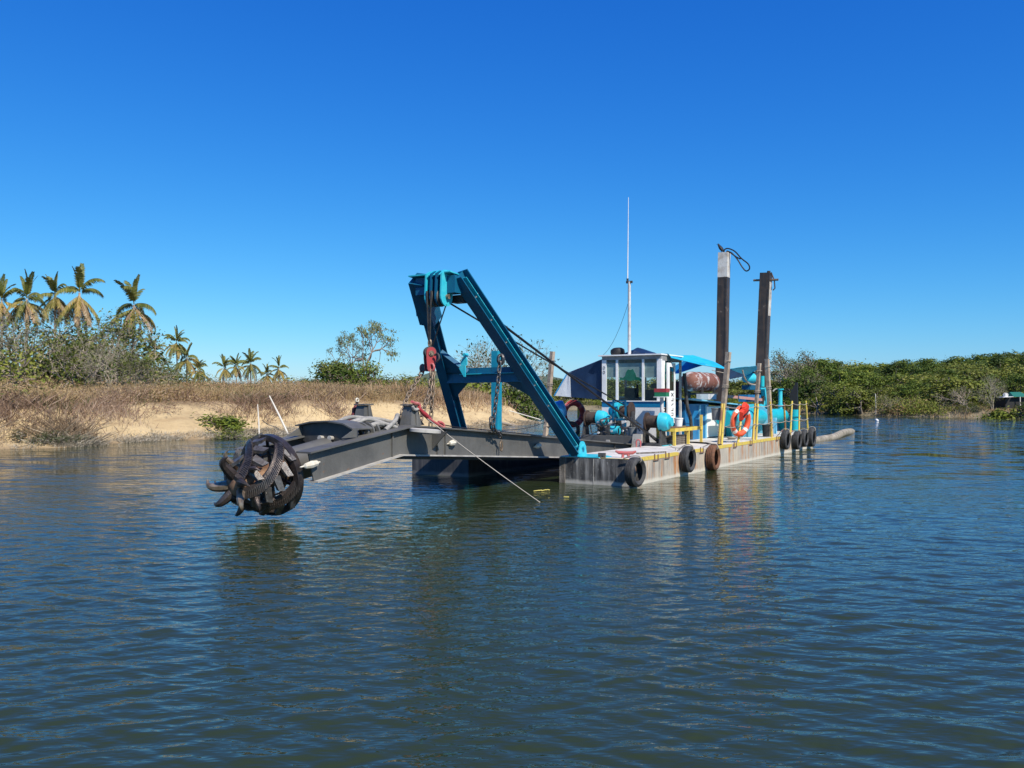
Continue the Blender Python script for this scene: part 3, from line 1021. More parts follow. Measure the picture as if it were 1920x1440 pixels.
def cpt(w, th, dr=0.0):
    return CC + CA * (0.80 * w) + cdir(th) * (crad(w) + dr)


b = MB()
b.lathe(CC, CA, [(RR + 0.015, -0.09), (RR + 0.03, 0.05), (RR - 0.07, 0.06), (RR - 0.09, -0.09)], 48)
cutter = build('cutter_head', b, M['steel'], dredge, True)
b = MB()
b.lathe(CC, CA, [(0.0, -0.25), (0.20, -0.25), (0.20, 0.15), (0.14, 0.2), (0.14, 0.5), (0.20, 0.54), (0.20, 0.74), (0.12, 0.8), (0.0, 0.8)], 24)
build('hub', b, mat('rusty_hub', (0.16, 0.085, 0.05), 0.6, 0.3, var=(0.28, 0.17, 0.10), vs_=6), cutter, True)
b = MB()
for k in range(10):
    th = 2 * math.pi * k / 10
    b.beam(CC + cdir(th) * 0.2 - CA * 0.02, CC + cdir(th) * (RR - 0.06) - CA * 0.02, 0.028, 0.05, side=CA)
for r in (0.34, 0.48):
    b.tube([CC - CA * 0.02 + cdir(2 * math.pi * k / 30) * r for k in range(30)], 0.016, 6, True)
build('grille', b, M['steel'], cutter)
NB = 5
TW = rad(-95)
CL = mat('polished_tooth_steel', (0.16, 0.12, 0.085), 0.35, 0.6, var=(0.32, 0.26, 0.19), vs_=9)
for k in range(NB):
    th0 = rad(-26 + 72 * k)
    n = 18
    vs_, fs_ = [], []
    for i in range(n + 1):
        w = i / n
        th = th0 + TW * w ** 0.95
        half = (0.112 - 0.025 * w) / max(crad(w), 0.12)
        half = min(half, 0.7)
        for side_, dr in ((-1, 0.035), (1, -0.02), (1, -0.075), (-1, -0.03)):
            vs_.append(cpt(w, th + side_ * half, dr))
        if i:
            a, c = (i - 1) * 4, i * 4
            fs_ += [(a + j, a + (j + 1) % 4, c + (j + 1) % 4, c + j) for j in range(4)]
    fs_ += [(0, 1, 2, 3), (n * 4 + 3, n * 4 + 2, n * 4 + 1, n * 4)]
    b = MB().add(vs_, fs_)
    bl = build('blade', b, M['steel'], cutter, True)
    # hard-facing weld beads laid across the blade
    b = MB()
    for i in range(34):
        w = 0.03 + 0.93 * i / 34
        th = th0 + TW * w ** 0.95
        half = 0.078 / max(crad(w), 0.12)
        pts = [cpt(w, th - half, 0.036), cpt(w, th, 0.022), cpt(w, th + half * 0.55, 0.006)]
        b.tube([p + cdir(th) * rng.uniform(-0.002, 0.004) for p in pts], 0.0085, 5)
    build('weld_bead', b, mat('weld_bead_steel', (0.12, 0.10, 0.09), 0.3, 0.7, var=(0.2, 0.17, 0.15), vs_=14) if 'weld_bead_steel' not in bpy.data.materials else bpy.data.materials['weld_bead_steel'], cutter, True)
    # square tooth plates along the rear edge of the blade
    for i, w in enumerate((0.10, 0.27, 0.44, 0.61, 0.78)):
        th = th0 + TW * w ** 0.95
        r = max(crad(w), 0.2)
        h0, h1 = 0.10 / r, (0.33 if w < 0.7 else 0.31) / r
        dw = 0.062
        vs_ = []
        for dr in (0.02, -0.035):
            for hh, ww in ((-h0, -dw), (-h0, dw), (-h1, dw * 0.9), (-h1, -dw * 0.9)):
                # the plate leans towards the nose as it leaves the blade
                vs_.append(cpt(w + ww - (0.05 if hh == -h1 else 0), th + hh * -1 * -1, dr + (0.04 if hh == -h1 else 0)))
        b = MB().add(vs_, [(0, 1, 2, 3), (7, 6, 5, 4), (0, 4, 5, 1), (1, 5, 6, 2), (2, 6, 7, 3), (3, 7, 4, 0)])
        build('tooth_plate', b, M['toothplate'], cutter)
    # curved claws round the nose
    for w, ln, out, rb in ((0.97, 0.12, 0.27, 0.075), (0.74, 0.06, 0.20, 0.05)):
        th = th0 + TW * w ** 0.95 - 0.30 + rng.uniform(-0.22, 0.22)
        ln, out, rb = ln * rng.uniform(0.8, 1.9), out * rng.uniform(0.85, 1.25), rb * rng.uniform(0.95, 1.2)
        p = cpt(w, th, -0.04)
        d = cdir(th)
        tg = CA.cross(d) * -1
        pts = [p - d * 0.06 - CA * 0.05, p + d * out * 0.25 + CA * ln * 0.4, p + d * out * 0.62 + CA * ln * 0.9 + tg * 0.02, p + d * out * 0.88 + CA * ln * 1.0 + tg * 0.07, p + d * out * 1.0 + CA * ln * 0.8 + tg * 0.14]
        path = smoothpath(pts, 4)
        m_ = len(path)
        rs = [rb * (1 - (i / (m_ - 1)) ** 1.4) + 0.008 for i in range(m_)]
        build('claw', MB().tube(path, rs, 8), CL if (k + int(w * 10)) % 3 == 0 else M['steel'], cutter, True)

# A-frame ---------------------------------------------------------------
gantry_b = MB()
AP = {}
hs = Vector((-3.22, 0, 4.56))
b = MB()
b.box((-3.34, 2.46, 4.16), (-3.00, 3.48, 4.52))
gantry = build('gantry', b, M['blue'], dredge)
legs = []
for base, top in (((0.10, 1.42, 0.74), (-3.16, 2.47, 4.55)), ((0.10, 4.62, 0.74), (-3.18, 3.46, 4.44))):
    b = MB().hbeam(base, top, (0, 1, 0), 0.27 if base[1] < 3 else 0.24, 0.31 if base[1] < 3 else 0.28, 0.024, 0.02)
    legs.append(build('leg', b, M['blue'], gantry))
LS = lambda k: Vector((0.10, 1.42, 0.74)).lerp(Vector((-3.16, 2.47, 4.55)), k)
LP = lambda k: Vector((0.10, 4.62, 0.74)).lerp(Vector((-3.18, 3.46, 4.44)), k)
# fat box on the port side of the head
a, c = LP(0.80), LP(1.02)
build('head_box', MB().beam(a, c, 0.36, 0.40, side=(0, 1, 0)), M['blue'], gantry)
build('head_lug', MB().prism([(3.60, 4.02), (3.90, 3.90), (3.88, 3.78), (3.60, 3.74)], -2.80, -2.55, 's'), M['blue'], gantry)
# sheave cheeks: teardrop plates with a round foot
for t0, m in ((2.66, M['cyan']), (2.80, M['blue']), (2.93, M['blue']), (3.06, M['cyan'])):
    pl = []
    cx, cz, r = -3.34, 4.08, 0.20
    for i in range(13):
        w = math.pi + math.pi * i / 12
        pl.append((cx + r * math.cos(w), cz + r * math.sin(w)))
    pl += [(cx + 0.22, 4.58), (cx - 0.02, 4.63), (cx - 0.17, 4.56)]
    build('sheave_cheek', MB().prism(pl, t0, t0 + 0.035), m, gantry)
b = MB()
for t0 in (2.69, 2.83, 2.96):
    b.lathe((-3.34, t0 + 0.06, 4.08), (0, 1, 0), [(0.03, -0.035), (0.19, -0.035), (0.14, 0.0), (0.19, 0.035), (0.03, 0.035)], 22)
build('sheave', b, M['dark'], gantry, True)
build('sheave_pin', MB().cyl((-3.34, 2.60, 4.08), (-3.34, 3.16, 4.08), 0.05, n=14), M['chain'], gantry, True)
# bright cap plates on the head
for t0, t1, dz in ((3.12, 3.60, 0.0), (2.50, 2.66, 0.02)):
    build('cap_plate', MB().obox(((-3.20), (t0 + t1) / 2, 4.545 + dz), (0.24, 0, -0.02), (0, (t1 - t0) / 2, 0), (0, 0, 0.012)), M['cyan'], gantry)
for t0 in (2.72, 2.86, 2.99):
    build('cap_rib', MB().prism([(-3.52, 4.525), (-3.0, 4.525), (-2.96, 4.60), (-3.1, 4.66), (-3.35, 4.645)], t0, t0 + 0.03), M['cyan'], gantry)
build('head_stub', MB().prism([(-3.05, 4.53), (-2.9, 4.53), (-2.9, 4.65), (-3.05, 4.65)], 3.42, 3.58), M['blue'], gantry)
build('rope_guide', MB().box((-3.0, 2.52, 3.99), (-2.78, 2.80, 4.15)), M['dark'], gantry)
# tie beam with gussets
kt = 0.475
ks = 0.466
a, c = LS(ks), LP(kt)
b = MB()
b.beam(a + Vector((0, 0.08, 0)), c - Vector((0, 0.08, 0)), 0.14, 0.34, side=(1, 0, 0))
build('tie_beam', b, M['blue'], gantry)
build('tie_ledge', MB().beam(a + Vector((-0.11, 0.18, 0.03)), c + Vector((-0.11, -0.5, 0.03)), 0.09, 0.014, side=(1, 0, 0)), M['cyan'], gantry)  # lighter than the beam: its sunlit line is put into the colour
sl = (LS(1) - LS(0)).normalized()
slp = (LP(1) - LP(0)).normalized()
nrm = sl.cross(Vector((0, 1, 0))).normalized()
for k0, P, s_, sg in ((ks, LS, sl, 1), (kt, LP, slp, -1)):
    for up_ in (1, -1):
        b = MB()
        p0 = P(k0) + s_ * up_ * 0.14
        q = [p0 + Vector((0, sg * 0.08, 0)), p0 + s_ * up_ * 0.62 + Vector((0, sg * 0.06, 0)), p0 + Vector((0, sg * 0.66, 0))]
        if sg == 1 and up_ == 1:
            q = [p0 + Vector((0, sg * 0.08, 0)), p0 + s_ * up_ * 0.30, p0 + Vector((0, sg * 0.28, 0))]
        off = nrm * 0.06
        b.add([v - off for v in q] + [v + off for v in q], [(0, 1, 2), (5, 4, 3), (0, 3, 4, 1), (1, 4, 5, 2), (2, 5, 3, 0)])
        build('gusset', b, M['blue'], gantry)
# bracket with a hook on the tie beam
c = at(873, 684, t=(LP(kt).y) - 0.62)
b = MB()
b.prism([(c.y + 0.12, c.z - 0.02), (c.y - 0.10, c.z - 0.02), (c.y - 0.10, c.z + 0.12), (c.y - 0.06, c.z + 0.2), (c.y + 0.02, c.z + 0.14)], c.x - 0.10, c.x - 0.07, 's')
b.prism([(c.y + 0.12, c.z - 0.02), (c.y + 0.09, c.z - 0.06), (c.y - 0.06, c.z - 0.28), (c.y - 0.10, c.z - 0.28), (c.y - 0.10, c.z - 0.02)], c.x - 0.16, c.x - 0.13, 's')
b.cyl((c.x - 0.12, c.y - 0.04, c.z + 0.22), (c.x, c.y - 0.04, c.z + 0.22), 0.045, n=10)
build('hook_bracket', b, M['cyan'], gantry)
# pipes clipped along the starboard leg
for off_, r, m in ((0.115, 0.016, M['skyblue']), (0.085, 0.010, M['rope'])):
    n2 = nrm if nrm.z > 0 else -nrm
    pts = [LS(k) - Vector((0, 0.02 + off_, 0)) - n2 * 0.06 for k in (0.12, 0.4, 0.7, 0.97)]
    build('service_pipe', MB().tube(pts, r, 6), m, gantry, True)
for k in (0.3, 0.42, 0.54, 0.66, 0.78, 0.90):
    p = LS(k) - Vector((0, 0.12, 0)) - n2 * 0.06
    build('pipe_clip', MB().obox(p, (0.03, 0, 0.03), (0, 0.03, 0), (0, 0, 0.02)), M['dusty'], gantry)
# cyan strip added along the web, painting the sunlit inner face of the flange
build('added_lit_strip', MB().beam(LS(0.05) - Vector((0, 0.10, 0)) - n2 * 0.075, LS(0.99) - Vector((0, 0.10, 0)) - n2 * 0.075, 0.19, 0.012, side=(0, 1, 0)), M['cyan'], gantry)
# feet: hinge lugs on a blue base plate
for t, star in ((1.42, 1), (4.62, 0)):
    b = MB()
    for g in (-0.13, 0.10):
        pl = [(-0.08, DK + 0.03), (0.36, DK + 0.03), (0.31, DK + 0.2)] + [(0.14 + 0.14 * math.cos(w), DK + 0.24 + 0.14 * math.sin(w)) for w in [math.pi * i / 8 for i in range(9)]]
        b.prism(pl, t + g, t + g + 0.03)
    b.cyl((0.14, t - 0.19, DK + 0.24), (0.14, t + 0.19, DK + 0.24), 0.055, n=12)
    build('foot_hinge', b, M['cyan'], gantry)
    build('base_plate', MB().add([(-0.02, t - 0.62, DK + 0.013), (0.5, t - 0.70, DK + 0.013), (0.95, t - 0.2, DK + 0.013), (0.9, t + 0.33, DK + 0.013), (-0.02, t + 0.36, DK + 0.013),
                                  (-0.02, t - 0.62, DK + 0.03), (0.5, t - 0.70, DK + 0.03), (0.95, t - 0.2, DK + 0.03), (0.9, t + 0.33, DK + 0.03), (-0.02, t + 0.36, DK + 0.03)],
                                 [(4, 3, 2, 1, 0), (5, 6, 7, 8, 9), (0, 1, 6, 5), (1, 2, 7, 6), (2, 3, 8, 7), (3, 4, 9, 8), (4, 0, 5, 9)]), M['cyan'], gantry)
# upright post on the port pontoon
c = at(931, 700, t=4.72)
b = MB().box((c.x - 0.11, 4.62, DK + 0.012), (c.x + 0.11, 4.82, 3.25))
build('upright_post', b, mat('dull_teal_paint', (0.006, 0.20, 0.30), 0.45, var=(0.01, 0.26, 0.36)), dredge)

# winches ---------------------------------------------------------------
def winch(c, L, rd, rf, m_drum, ends, base_z=DK + 0.012):
    c = Vector(c)
    b = MB()
    b.cyl(c + Vector((0, -L / 2, 0)), c + Vector((0, L / 2, 0)), rd, n=24)
    b2 = MB()
    w_ = build('winch', b, m_drum, dredge, True)
    for g in (-1, 1):
        p = c + Vector((0, g * L / 2, 0))
        build('drum_flange', MB().lathe(p, (0, 1, 0), [(0.02, -0.015), (rf, -0.015), (rf, 0.015), (0.02, 0.015)], 26), M['drum'] if g not in ends else M['cyan'], w_, True)
        if g in ends:
            pr = [(0.0, 0.016), (rf * 0.97, 0.016), (rf * 0.97, 0.14), (rf * 0.78, 0.24), (rf * 0.5, 0.27), (rf * 0.46, 0.34), (0.0, 0.34)]
            build('gear_housing', MB().lathe(p, (0, g, 0), pr, 26), M['cyan'], w_, True)
    b = MB()
    for g in (-1, 1):
        y = c.y + g * (L / 2 + 0.05)
        b.prism([(c.x - 0.28, base_z), (c.x + 0.28, base_z), (c.x + 0.09, c.z), (c.x - 0.09, c.z)], y - 0.02, y + 0.02)
    b.box((c.x - 0.3, c.y - L / 2 - 0.1, base_z), (c.x + 0.3, c.y + L / 2 + 0.1, base_z + 0.08))
    build('winch_stand', b, M['dark'], w_)
    b = MB()
    for i in range(int(L / 0.035)):
        y = c.y - L / 2 + 0.03 + i * 0.035
        if y < c.y + L / 2 - 0.03:
            b.lathe((c.x, y, c.z), (0, 1, 0), [(rd - 0.005, -0.014), (rd + 0.014, 0), (rd - 0.005, 0.014)], 20)
    build('rope_turns', b, M['drum'], w_, True)
    return w_


winch((5.7, 3.78, 1.36), 0.40, 0.18, 0.25, M['drum'], (-1,))
winch((5.35, 1.66, 1.30), 0.42, 0.17, 0.27, M['drum'], (-1,))
winch((6.05, 2.86, 1.58), 0.36, 0.16, 0.28, M['drum'], (1,))
# rope frame before the centre winch
b = MB()
for y in (2.72, 3.12):
    b.beam((5.72, y, DK + 0.25), (5.72, y, 1.92), 0.045, 0.045)
b.beam((5.72, 2.72, 1.9), (5.72, 3.12, 1.9), 0.045, 0.045).beam((5.72, 2.66, 1.34), (5.72, 3.2, 1.34), 0.12, 0.06)
build('rope_frame', b, M['blue'], dredge)
# hydraulic pump and valve clutter
b = MB()
b.cyl((5.55, 2.85, DK + 0.42), (5.55, 3.2, DK + 0.42), 0.13, n=18)
build('pump_motor', b, M['cyan'], dredge, True)
rngc = random.Random(9)
b = MB()
for i in range(26):
    y = rngc.uniform(2.3, 3.55)
    x = rngc.uniform(5.35, 5.85)
    z = DK + 0.28
    h = rngc.uniform(0.08, 0.5)
    k = rngc.random()
    if k < 0.4:
        b.box((x, y, z), (x + rngc.uniform(0.05, 0.14), y + rngc.uniform(0.05, 0.14), z + h * 0.7))
    elif k < 0.6:
        b.cyl((x, y, z), (x, y, z + h), rngc.uniform(0.02, 0.05), n=8)
    else:
        pts = [(x + rngc.uniform(-0.2, 0.2), y + rngc.uniform(-0.35, 0.35), z + rngc.uniform(0.02, 0.55)) for _ in range(4)]
        b.tube(smoothpath(pts, 5), 0.018, 6)
build('hydraulic_fittings', b, M['dark'], dredge)
b = MB()
for i in range(9):
    y, x, z = rngc.uniform(2.3, 3.5), 5.45, DK + rngc.uniform(0.3, 0.75)
    b.cyl((x, y, z), (x - 0.05, y, z), 0.035, n=10)
build('gauge', b, M['dirtywhite'], dredge)

# cabin ------------------------------------------------------------------
S0, S1 = 6.50, 8.22
TC0, TC1 = 1.90, 3.87
ZF, ZS, ZT = DK + 0.03, 1.90, 3.16
b = MB()
b.box((S0, TC0, ZF), (S0 + 0.05, TC1, 1.70))
b.box((S0 + 0.05, TC1 - 0.05, ZF), (S1, TC1, ZS))
b.box((S0 + 0.05, TC0, ZF), (S0 + 0.42, TC0 + 0.05, 1.70))
b.box((S1 - 0.05, TC0 + 0.75, ZF), (S1, TC1 - 0.05, ZS))
cabin = build('cabin', b, M['white'], dredge)
build('blue_band', MB().box((S0 - 0.004, TC0 - 0.004, 1.70), (S0 + 0.05, TC1, ZS - 0.03)).box((S0 + 0.05, TC0 - 0.004, 1.70), (S0 + 0.42, TC0 + 0.05, ZS - 0.03)), mat('band_blue_paint', (0.004, 0.145, 0.30), 0.4, var=(0.006, 0.18, 0.36)), cabin)
build('window_sill', MB().box((S0 - 0.03, TC0 - 0.02, ZS - 0.03), (S0 + 0.08, TC1 + 0.02, ZS)), M['white'], cabin)
build('floor', MB().box((S0 + 0.05, TC0 + 0.05, ZF - 0.015), (S1 - 0.05, TC1 - 0.05, ZF + 0.01)), M['dark'], cabin)
tl = lambda u: at(u, 700, s=S0).y
ms = [(TC1, tl(1136.5)), (tl(1154.5), tl(1158.5)), (tl(1203.5), tl(1207.5)), (tl(1231.5), TC0)]
for i, (ta, tb) in enumerate(ms):
    lean = 0.0
    b = MB().box((S0 + 0.001, min(ta, tb), ZS), (S0 + 0.07, max(ta, tb), ZT))
    build('mullion', b, M['white'], cabin)
for (ta, tb) in ((ms[0][1], ms[1][0]), (ms[1][1], ms[2][0]), (ms[2][1], ms[3][0])):
    fr = build('window_pane', MB().box((S0 + 0.03, tb, ZS), (S0 + 0.036, ta, ZT)), M['glass'], cabin)
    build('tinted_film', MB().box((S0 + 0.050, tb, 2.60 if ta < 3.6 else 2.62), (S0 + 0.054, ta, ZT - 0.11)), M['film'], cabin)
# header, roof
build('header', MB().box((S0, TC0, ZT), (S0 + 0.07, TC1, 3.275)).box((S0 + 0.07, TC0, ZT - 0.05), (S1, TC0 + 0.07, 3.275)).box((S0 + 0.07, TC1 - 0.07, ZT - 0.05), (S1, TC1, 3.275)).box((S1 - 0.07, TC0 + 0.07, ZT - 0.05), (S1, TC1 - 0.07, 3.275)), M['greytrim'], cabin)
build('roof', MB().box((S0 - 0.09, TC0 - 0.03, 3.277), (S1 + 0.06, TC1 + 0.09, 3.315)), M['white'], cabin)
# starboard side: corner post, green glass, door post, open door leaf
build('corner_post', MB().box((S0 + 0.071, TC0, ZS), (S0 + 0.30, TC0 + 0.06, ZT - 0.05)), M['white'], cabin)
build('side_window', MB().box((S0 + 0.30, TC0 + 0.02, 1.75), (S0 + 0.80, TC0 + 0.026, ZT - 0.05)), M['greenglass'], cabin)
build('door_post', MB().box((S0 + 0.80, TC0, ZF), (S0 + 0.88, TC0 + 0.06, ZT - 0.05)).box((S1 - 0.10, TC0, ZF), (S1 - 0.02, TC0 + 0.06, ZT - 0.05)), M['dirtywhite'], cabin)
d0, d1 = at(1251.5, 700, t=1.80), at(1266, 700, t=1.80)
zt_, zb_ = at(1253, 680, t=1.8).z, at(1262, 793, t=1.8).z
b = MB().box((d0.x, 1.79, zb_), (d0.x + 0.16, 1.83, zt_)).box((d0.x + 0.16, 1.79, zb_), (d1.x, 1.83, 2.2)).box((d1.x - 0.1, 1.79, 2.2), (d1.x, 1.83, zt_ - 0.12)).box((d0.x + 0.16, 1.79, zt_ - 0.12), (d1.x, 1.83, zt_))
dl = build('door', b, M['white'], cabin)
build('door_glass', MB().box((d0.x + 0.16, 1.808, 2.2), (d1.x - 0.1, 1.813, zt_ - 0.12)), M['greenglass'], dl)
# worn dark lettering down the door
b = MB()
gx, gz = (d0.x + d1.x) / 2 + 0.05, 2.08
for i in range(5):
    z = gz - i * 0.15
    y0, y1 = 1.787, 1.7895
    if i == 0:
        b.obox((gx, 1.788, z), (0.09, 0, 0.05), (0, 0.001, 0), (-0.008, 0, 0.014)).obox((gx, 1.788, z), (0.09, 0, -0.05), (0, 0.001, 0), (0.008, 0, 0.014))
    elif i in (1, 3):
        b.box((gx - 0.08, y0, z - 0.045), (gx + 0.08, y1, z - 0.02)).box((gx + 0.04, y0, z - 0.02), (gx + 0.08, y1, z + 0.05))
    elif i == 2:
        b.obox((gx, 1.788, z), (0.08, 0, 0.03), (0, 0.001, 0), (-0.004, 0, 0.012))
    else:
        b.box((gx - 0.08, y0, z - 0.05), (gx + 0.08, y1, z - 0.03)).box((gx - 0.08, y0, z + 0.03), (gx + 0.08, y1, z + 0.05)).box((gx + 0.05, y0, z - 0.03), (gx + 0.08, y1, z + 0.03))
build('lettering', b, M['black'], dl)
# black registration marks low on the corner and on the pillar
b = MB()
for i in range(6):
    z = 1.62 - i * 0.17
    b.box((S0 + 0.10, TC0 - 0.005, z - 0.055), (S0 + 0.33, TC0 - 0.0015, z - 0.03)).box((S0 + 0.10, TC0 - 0.005, z + 0.03), (S0 + 0.33, TC0 - 0.0015, z + 0.055)).box((S0 + (0.10 if i % 2 else 0.27), TC0 - 0.005, z - 0.03), (S0 + (0.16 if i % 2 else 0.33), TC0 - 0.0015, z + 0.03))
build('lettering', b, M['black'], cabin)
b = MB()
for z in (2.92, 2.78):
    y = (TC1 + ms[0][1]) / 2
    for ring in (0.030,):
        b.tube([(S0 - 0.002, y + ring * math.cos(w * 0.524), z + 0.045 * math.sin(w * 0.524)) for w in range(12)], 0.007, 5, True)
build('lettering', b, M['dark'], cabin)
# inside: console, seat, rear window posts and the green sun screen
b = MB()
b.box((S0 + 0.25, 2.2, ZF + 0.02), (S0 + 0.65, 3.4, 1.98))
build('console', b, M['dark'], cabin)
build('seat_back', MB().box((S0 + 1.1, 3.15, 1.3), (S0 + 1.2, 3.6, 2.3)).box((S0 + 0.5, 2.0, 1.98), (S0 + 0.8, 2.35, 2.2)), M['dark'], cabin)
build('control_post', MB().cyl((S0 + 0.7, 2.95, 1.9), (S0 + 0.5, 2.9, 2.4), 0.03, n=8).box((S0 + 0.45, 2.2, 2.28), (S0 + 0.6, 2.42, 2.42)), M['dark'], cabin)
build('seat', MB().box((S0 + 1.0, 2.55, ZF + 0.03), (S0 + 1.45, 3.05, 1.35)).box((S0 + 1.4, 2.55, 1.35), (S0 + 1.5, 3.05, 2.25)), M['dark'], cabin)
b = MB()
for y in (1.92, 2.3, 3.1, 3.80):
    b.box((S1 - 0.05, y, ZS), (S1, y + 0.06, ZT - 0.05))
build('rear_mullion', b, M['dirtywhite'], cabin)
sc_pts = [(tl(1161), 2.53), (tl(1161), 2.62), (tl(1167), 2.60), (tl(1171), 2.66), (tl(1173), 2.78), (tl(1176), 2.86), (tl(1181), 2.84), (tl(1186), 2.87), (tl(1188), 2.78), (tl(1190), 2.74), (tl(1192), 2.62), (tl(1197), 2.61), (tl(1202), 2.56), (tl(1202), 2.50), (tl(1190), 2.53), (tl(1180), 2.50), (tl(1170), 2.54)]
build('sun_screen', MB().prism(sc_pts, S0 + 0.040, S0 + 0.046, 's'), M['screen'], cabin)
# deck-house (engine room) ------------------------------------------------
E0, E1 = 8.5, 14.6
ER0, ER1 = 1.90, 1.62
b = MB()
b.box((E0, 1.905, DK + 0.012), (E0 + 2.3, 1.955, 1.78))
b.box((E0 + 3.0, 1.905, DK + 0.012), (E1, 1.955, 1.66))
b.box((E0, 1.955, DK + 0.012), (E0 + 0.05, 4.25, 1.86))
b.box((E1 - 0.05, 1.955, DK + 0.012), (E1, 4.25, 1.66))
b.box((E0 + 0.05, 4.20, DK + 0.012), (E1 - 0.05, 4.25, 1.66))
house = build('engine_house', b, M['royal'], dredge)
build('interior_bulkhead', MB().box((E0 + 0.06, 2.9, DK + 0.012), (E1 - 0.06, 2.94, 1.64)), M['black'], house)
d0, d1 = at(1325, 790, t=1.86), at(1366, 790, t=1.86)
build('door', MB().box((d0.x, 1.84, at(1340, 818, t=1.86).z), (d1.x, 1.875, at(1340, 762, t=1.86).z)), M['white'], house)
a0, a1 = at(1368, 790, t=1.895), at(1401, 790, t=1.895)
build('hatch_dark_sheet', MB().box((a0.x, 1.893, 1.2), (a1.x, 1.903, 1.62)), M['black'], house)  # black sheet on the wall, painting the dark of an opening
b = MB()
b.add([(E0 - 0.1, 1.62, 1.93), (E1 + 0.1, 1.62, 1.66), (E1 + 0.1, 4.35, 1.72), (E0 - 0.1, 4.35, 2.0),
       (E0 - 0.1, 1.62, 1.97), (E1 + 0.1, 1.62, 1.70), (E1 + 0.1, 4.35, 1.76), (E0 - 0.1, 4.35, 2.04)],
      [(0, 3, 2, 1), (4, 5, 6, 7), (0, 1, 5, 4), (1, 2, 6, 5), (2, 3, 7, 6), (3, 0, 4, 7)])
build('roof', b, M['skyblue'], house)
b = MB()
for u in (1312, 1324):
    p = at(u, 800, t=1.88)
    b.box((p.x - 0.06, 1.86, DK + 0.012), (p.x + 0.06, 1.90, 1.74))
build('door_jamb', b, M['skyblue'], house)
# exhaust hose down the wall
pts = [at(1283, 700, t=1.8), at(1286, 735, t=1.75), at(1289, 765, t=1.72), at(1294, 780, t=1.7), at(1296, 800, t=1.7), at(1296, 824, t=1.7)]
build('exhaust_pipe', MB().tube(smoothpath(pts), 0.055, 10), M['dark'], dredge, True)
# fuel tank over the engine house -------------------------------------------
tc0, tc1 = at(1303, 715, t=3.0), at(1340, 715, t=3.0)
TKT = 3.35
r = 0.37
c0 = Vector((11.6, 2.75, 2.62))
b = MB()
ax = Vector((1, 0.0, 0))
A0, A1 = at(1290, 715, t=TKT), at(1353, 715, t=TKT)
Lt = 2.9
x0 = A0.x + 0.25
prof = []
for i in range(7):
    w = math.pi / 2 * i / 6
    prof.append((r * math.sin(w), -0.30 * math.cos(w)))
for i in range(7):
    w = math.pi / 2 * i / 6
    prof.append((r * math.cos(w), Lt - 0.6 + 0.30 * math.sin(w)))
b.lathe((x0, TKT, A0.z), (1, 0, 0), prof, 28)
tank = build('fuel_tank', b, M['tank'], dredge, True)
b = MB()
for x in (x0 + 0.9, x0 + 1.75):
    b.lathe((x, TKT, A0.z), (1, 0, 0), [(r - 0.01, -0.012), (r + 0.012, -0.012), (r + 0.012, 0.012), (r - 0.01, 0.012)], 28)
build('tank_strap', b, M['tank'], tank, True)
b = MB()
for x in (x0 + 0.55, x0 + 1.9):
    for y in (TKT - .25, TKT + .25):
        b.box((x, y - 0.04, 1.9), (x + 0.06, y + 0.04, A0.z - 0.2))
b.box((x0 + 0.3, TKT - .33, 2.1), (x0 + 2.2, TKT + .33, 2.18))
build('tank_cradle', b, M['dark'], tank)
b = MB()
b.box((x0 - 0.6, 2.45, 1.92), (x0 + 0.3, 2.9, 2.12))
build('roof_box', b, M['dirtywhite'], dredge)
# faded red plank on the roof
a, c = at(1362, 744, t=1.7), at(1426, 751, t=1.7)
build('roof_plank', MB().beam((a.x, 1.66, a.z + 0.02), (c.x, 1.66, c.z + 0.03), 0.06, 0.1), M['tan_lead'], dredge)

# discharge pipe along the starboard side -----------------------------------
pz = 1.27
P0, P1 = at(1362, 785, t=1.25), at(1468, 783, t=1.25)
pipe = build('discharge_pipe', MB().cyl((P0.x - 0.3, 1.25, pz + 0.02), (P0.x + 1.6, 1.25, pz), 0.27, n=24).cyl((P0.x + 1.62, 1.25, pz), (P1.x - 0.6, 1.25, pz), 0.27, n=24), M['teal'], dredge, True)
for x in (P0.x + 1.61, P0.x + 1.70, P0.x + 4.1):
    build('pipe_flange', MB().lathe((x, 1.25, pz), (1, 0, 0), [(0.2, -0.025), (0.36, -0.025), (0.36, 0.025), (0.2, 0.025)], 24), M['skyblue'], pipe, True)
b = MB()
pts = [(P1.x - 0.62, 1.25, pz), (P1.x - 0.25, 1.25, pz), (P1.x + 0.1, 1.28, pz - 0.1), (P1.x + 0.35, 1.3, pz - 0.4), (P1.x + 0.4, 1.3, DK + 0.02)]
build('pipe_elbow', MB().tube(smoothpath(pts), 0.265, 20), M['teal'], pipe, True)
for u in (1407, 1453):
    p = at(u, 800, t=0.85)
    b = MB().box((p.x - 0.10, 0.80, DK + 0.012), (p.x + 0.10, 0.90, pz - 0.05)).box((p.x - 0.06, 0.90, DK + 0.012), (p.x + 0.06, 1.5, DK + 0.12))
    build('pipe_support', b, M['skyblue'], pipe)
b = MB()
b.box((P0.x + 1.7, 1.5, DK + 0.012), (P1.x - 0.2, 1.8, pz - 0.1))
build('pump_box', b, M['teal'], dredge)
# blue hoist frame at the stern, before the spud
def pxbox(u0, v0, u1, v1, t0, t1, m, name, parent):
    a, c = at(u0, v0, t=t0), at(u1, v1, t=t0)
    return build(name, MB().box((min(a.x, c.x), t0, min(a.z, c.z)), (max(a.x, c.x), t1, max(a.z, c.z))), m, parent)


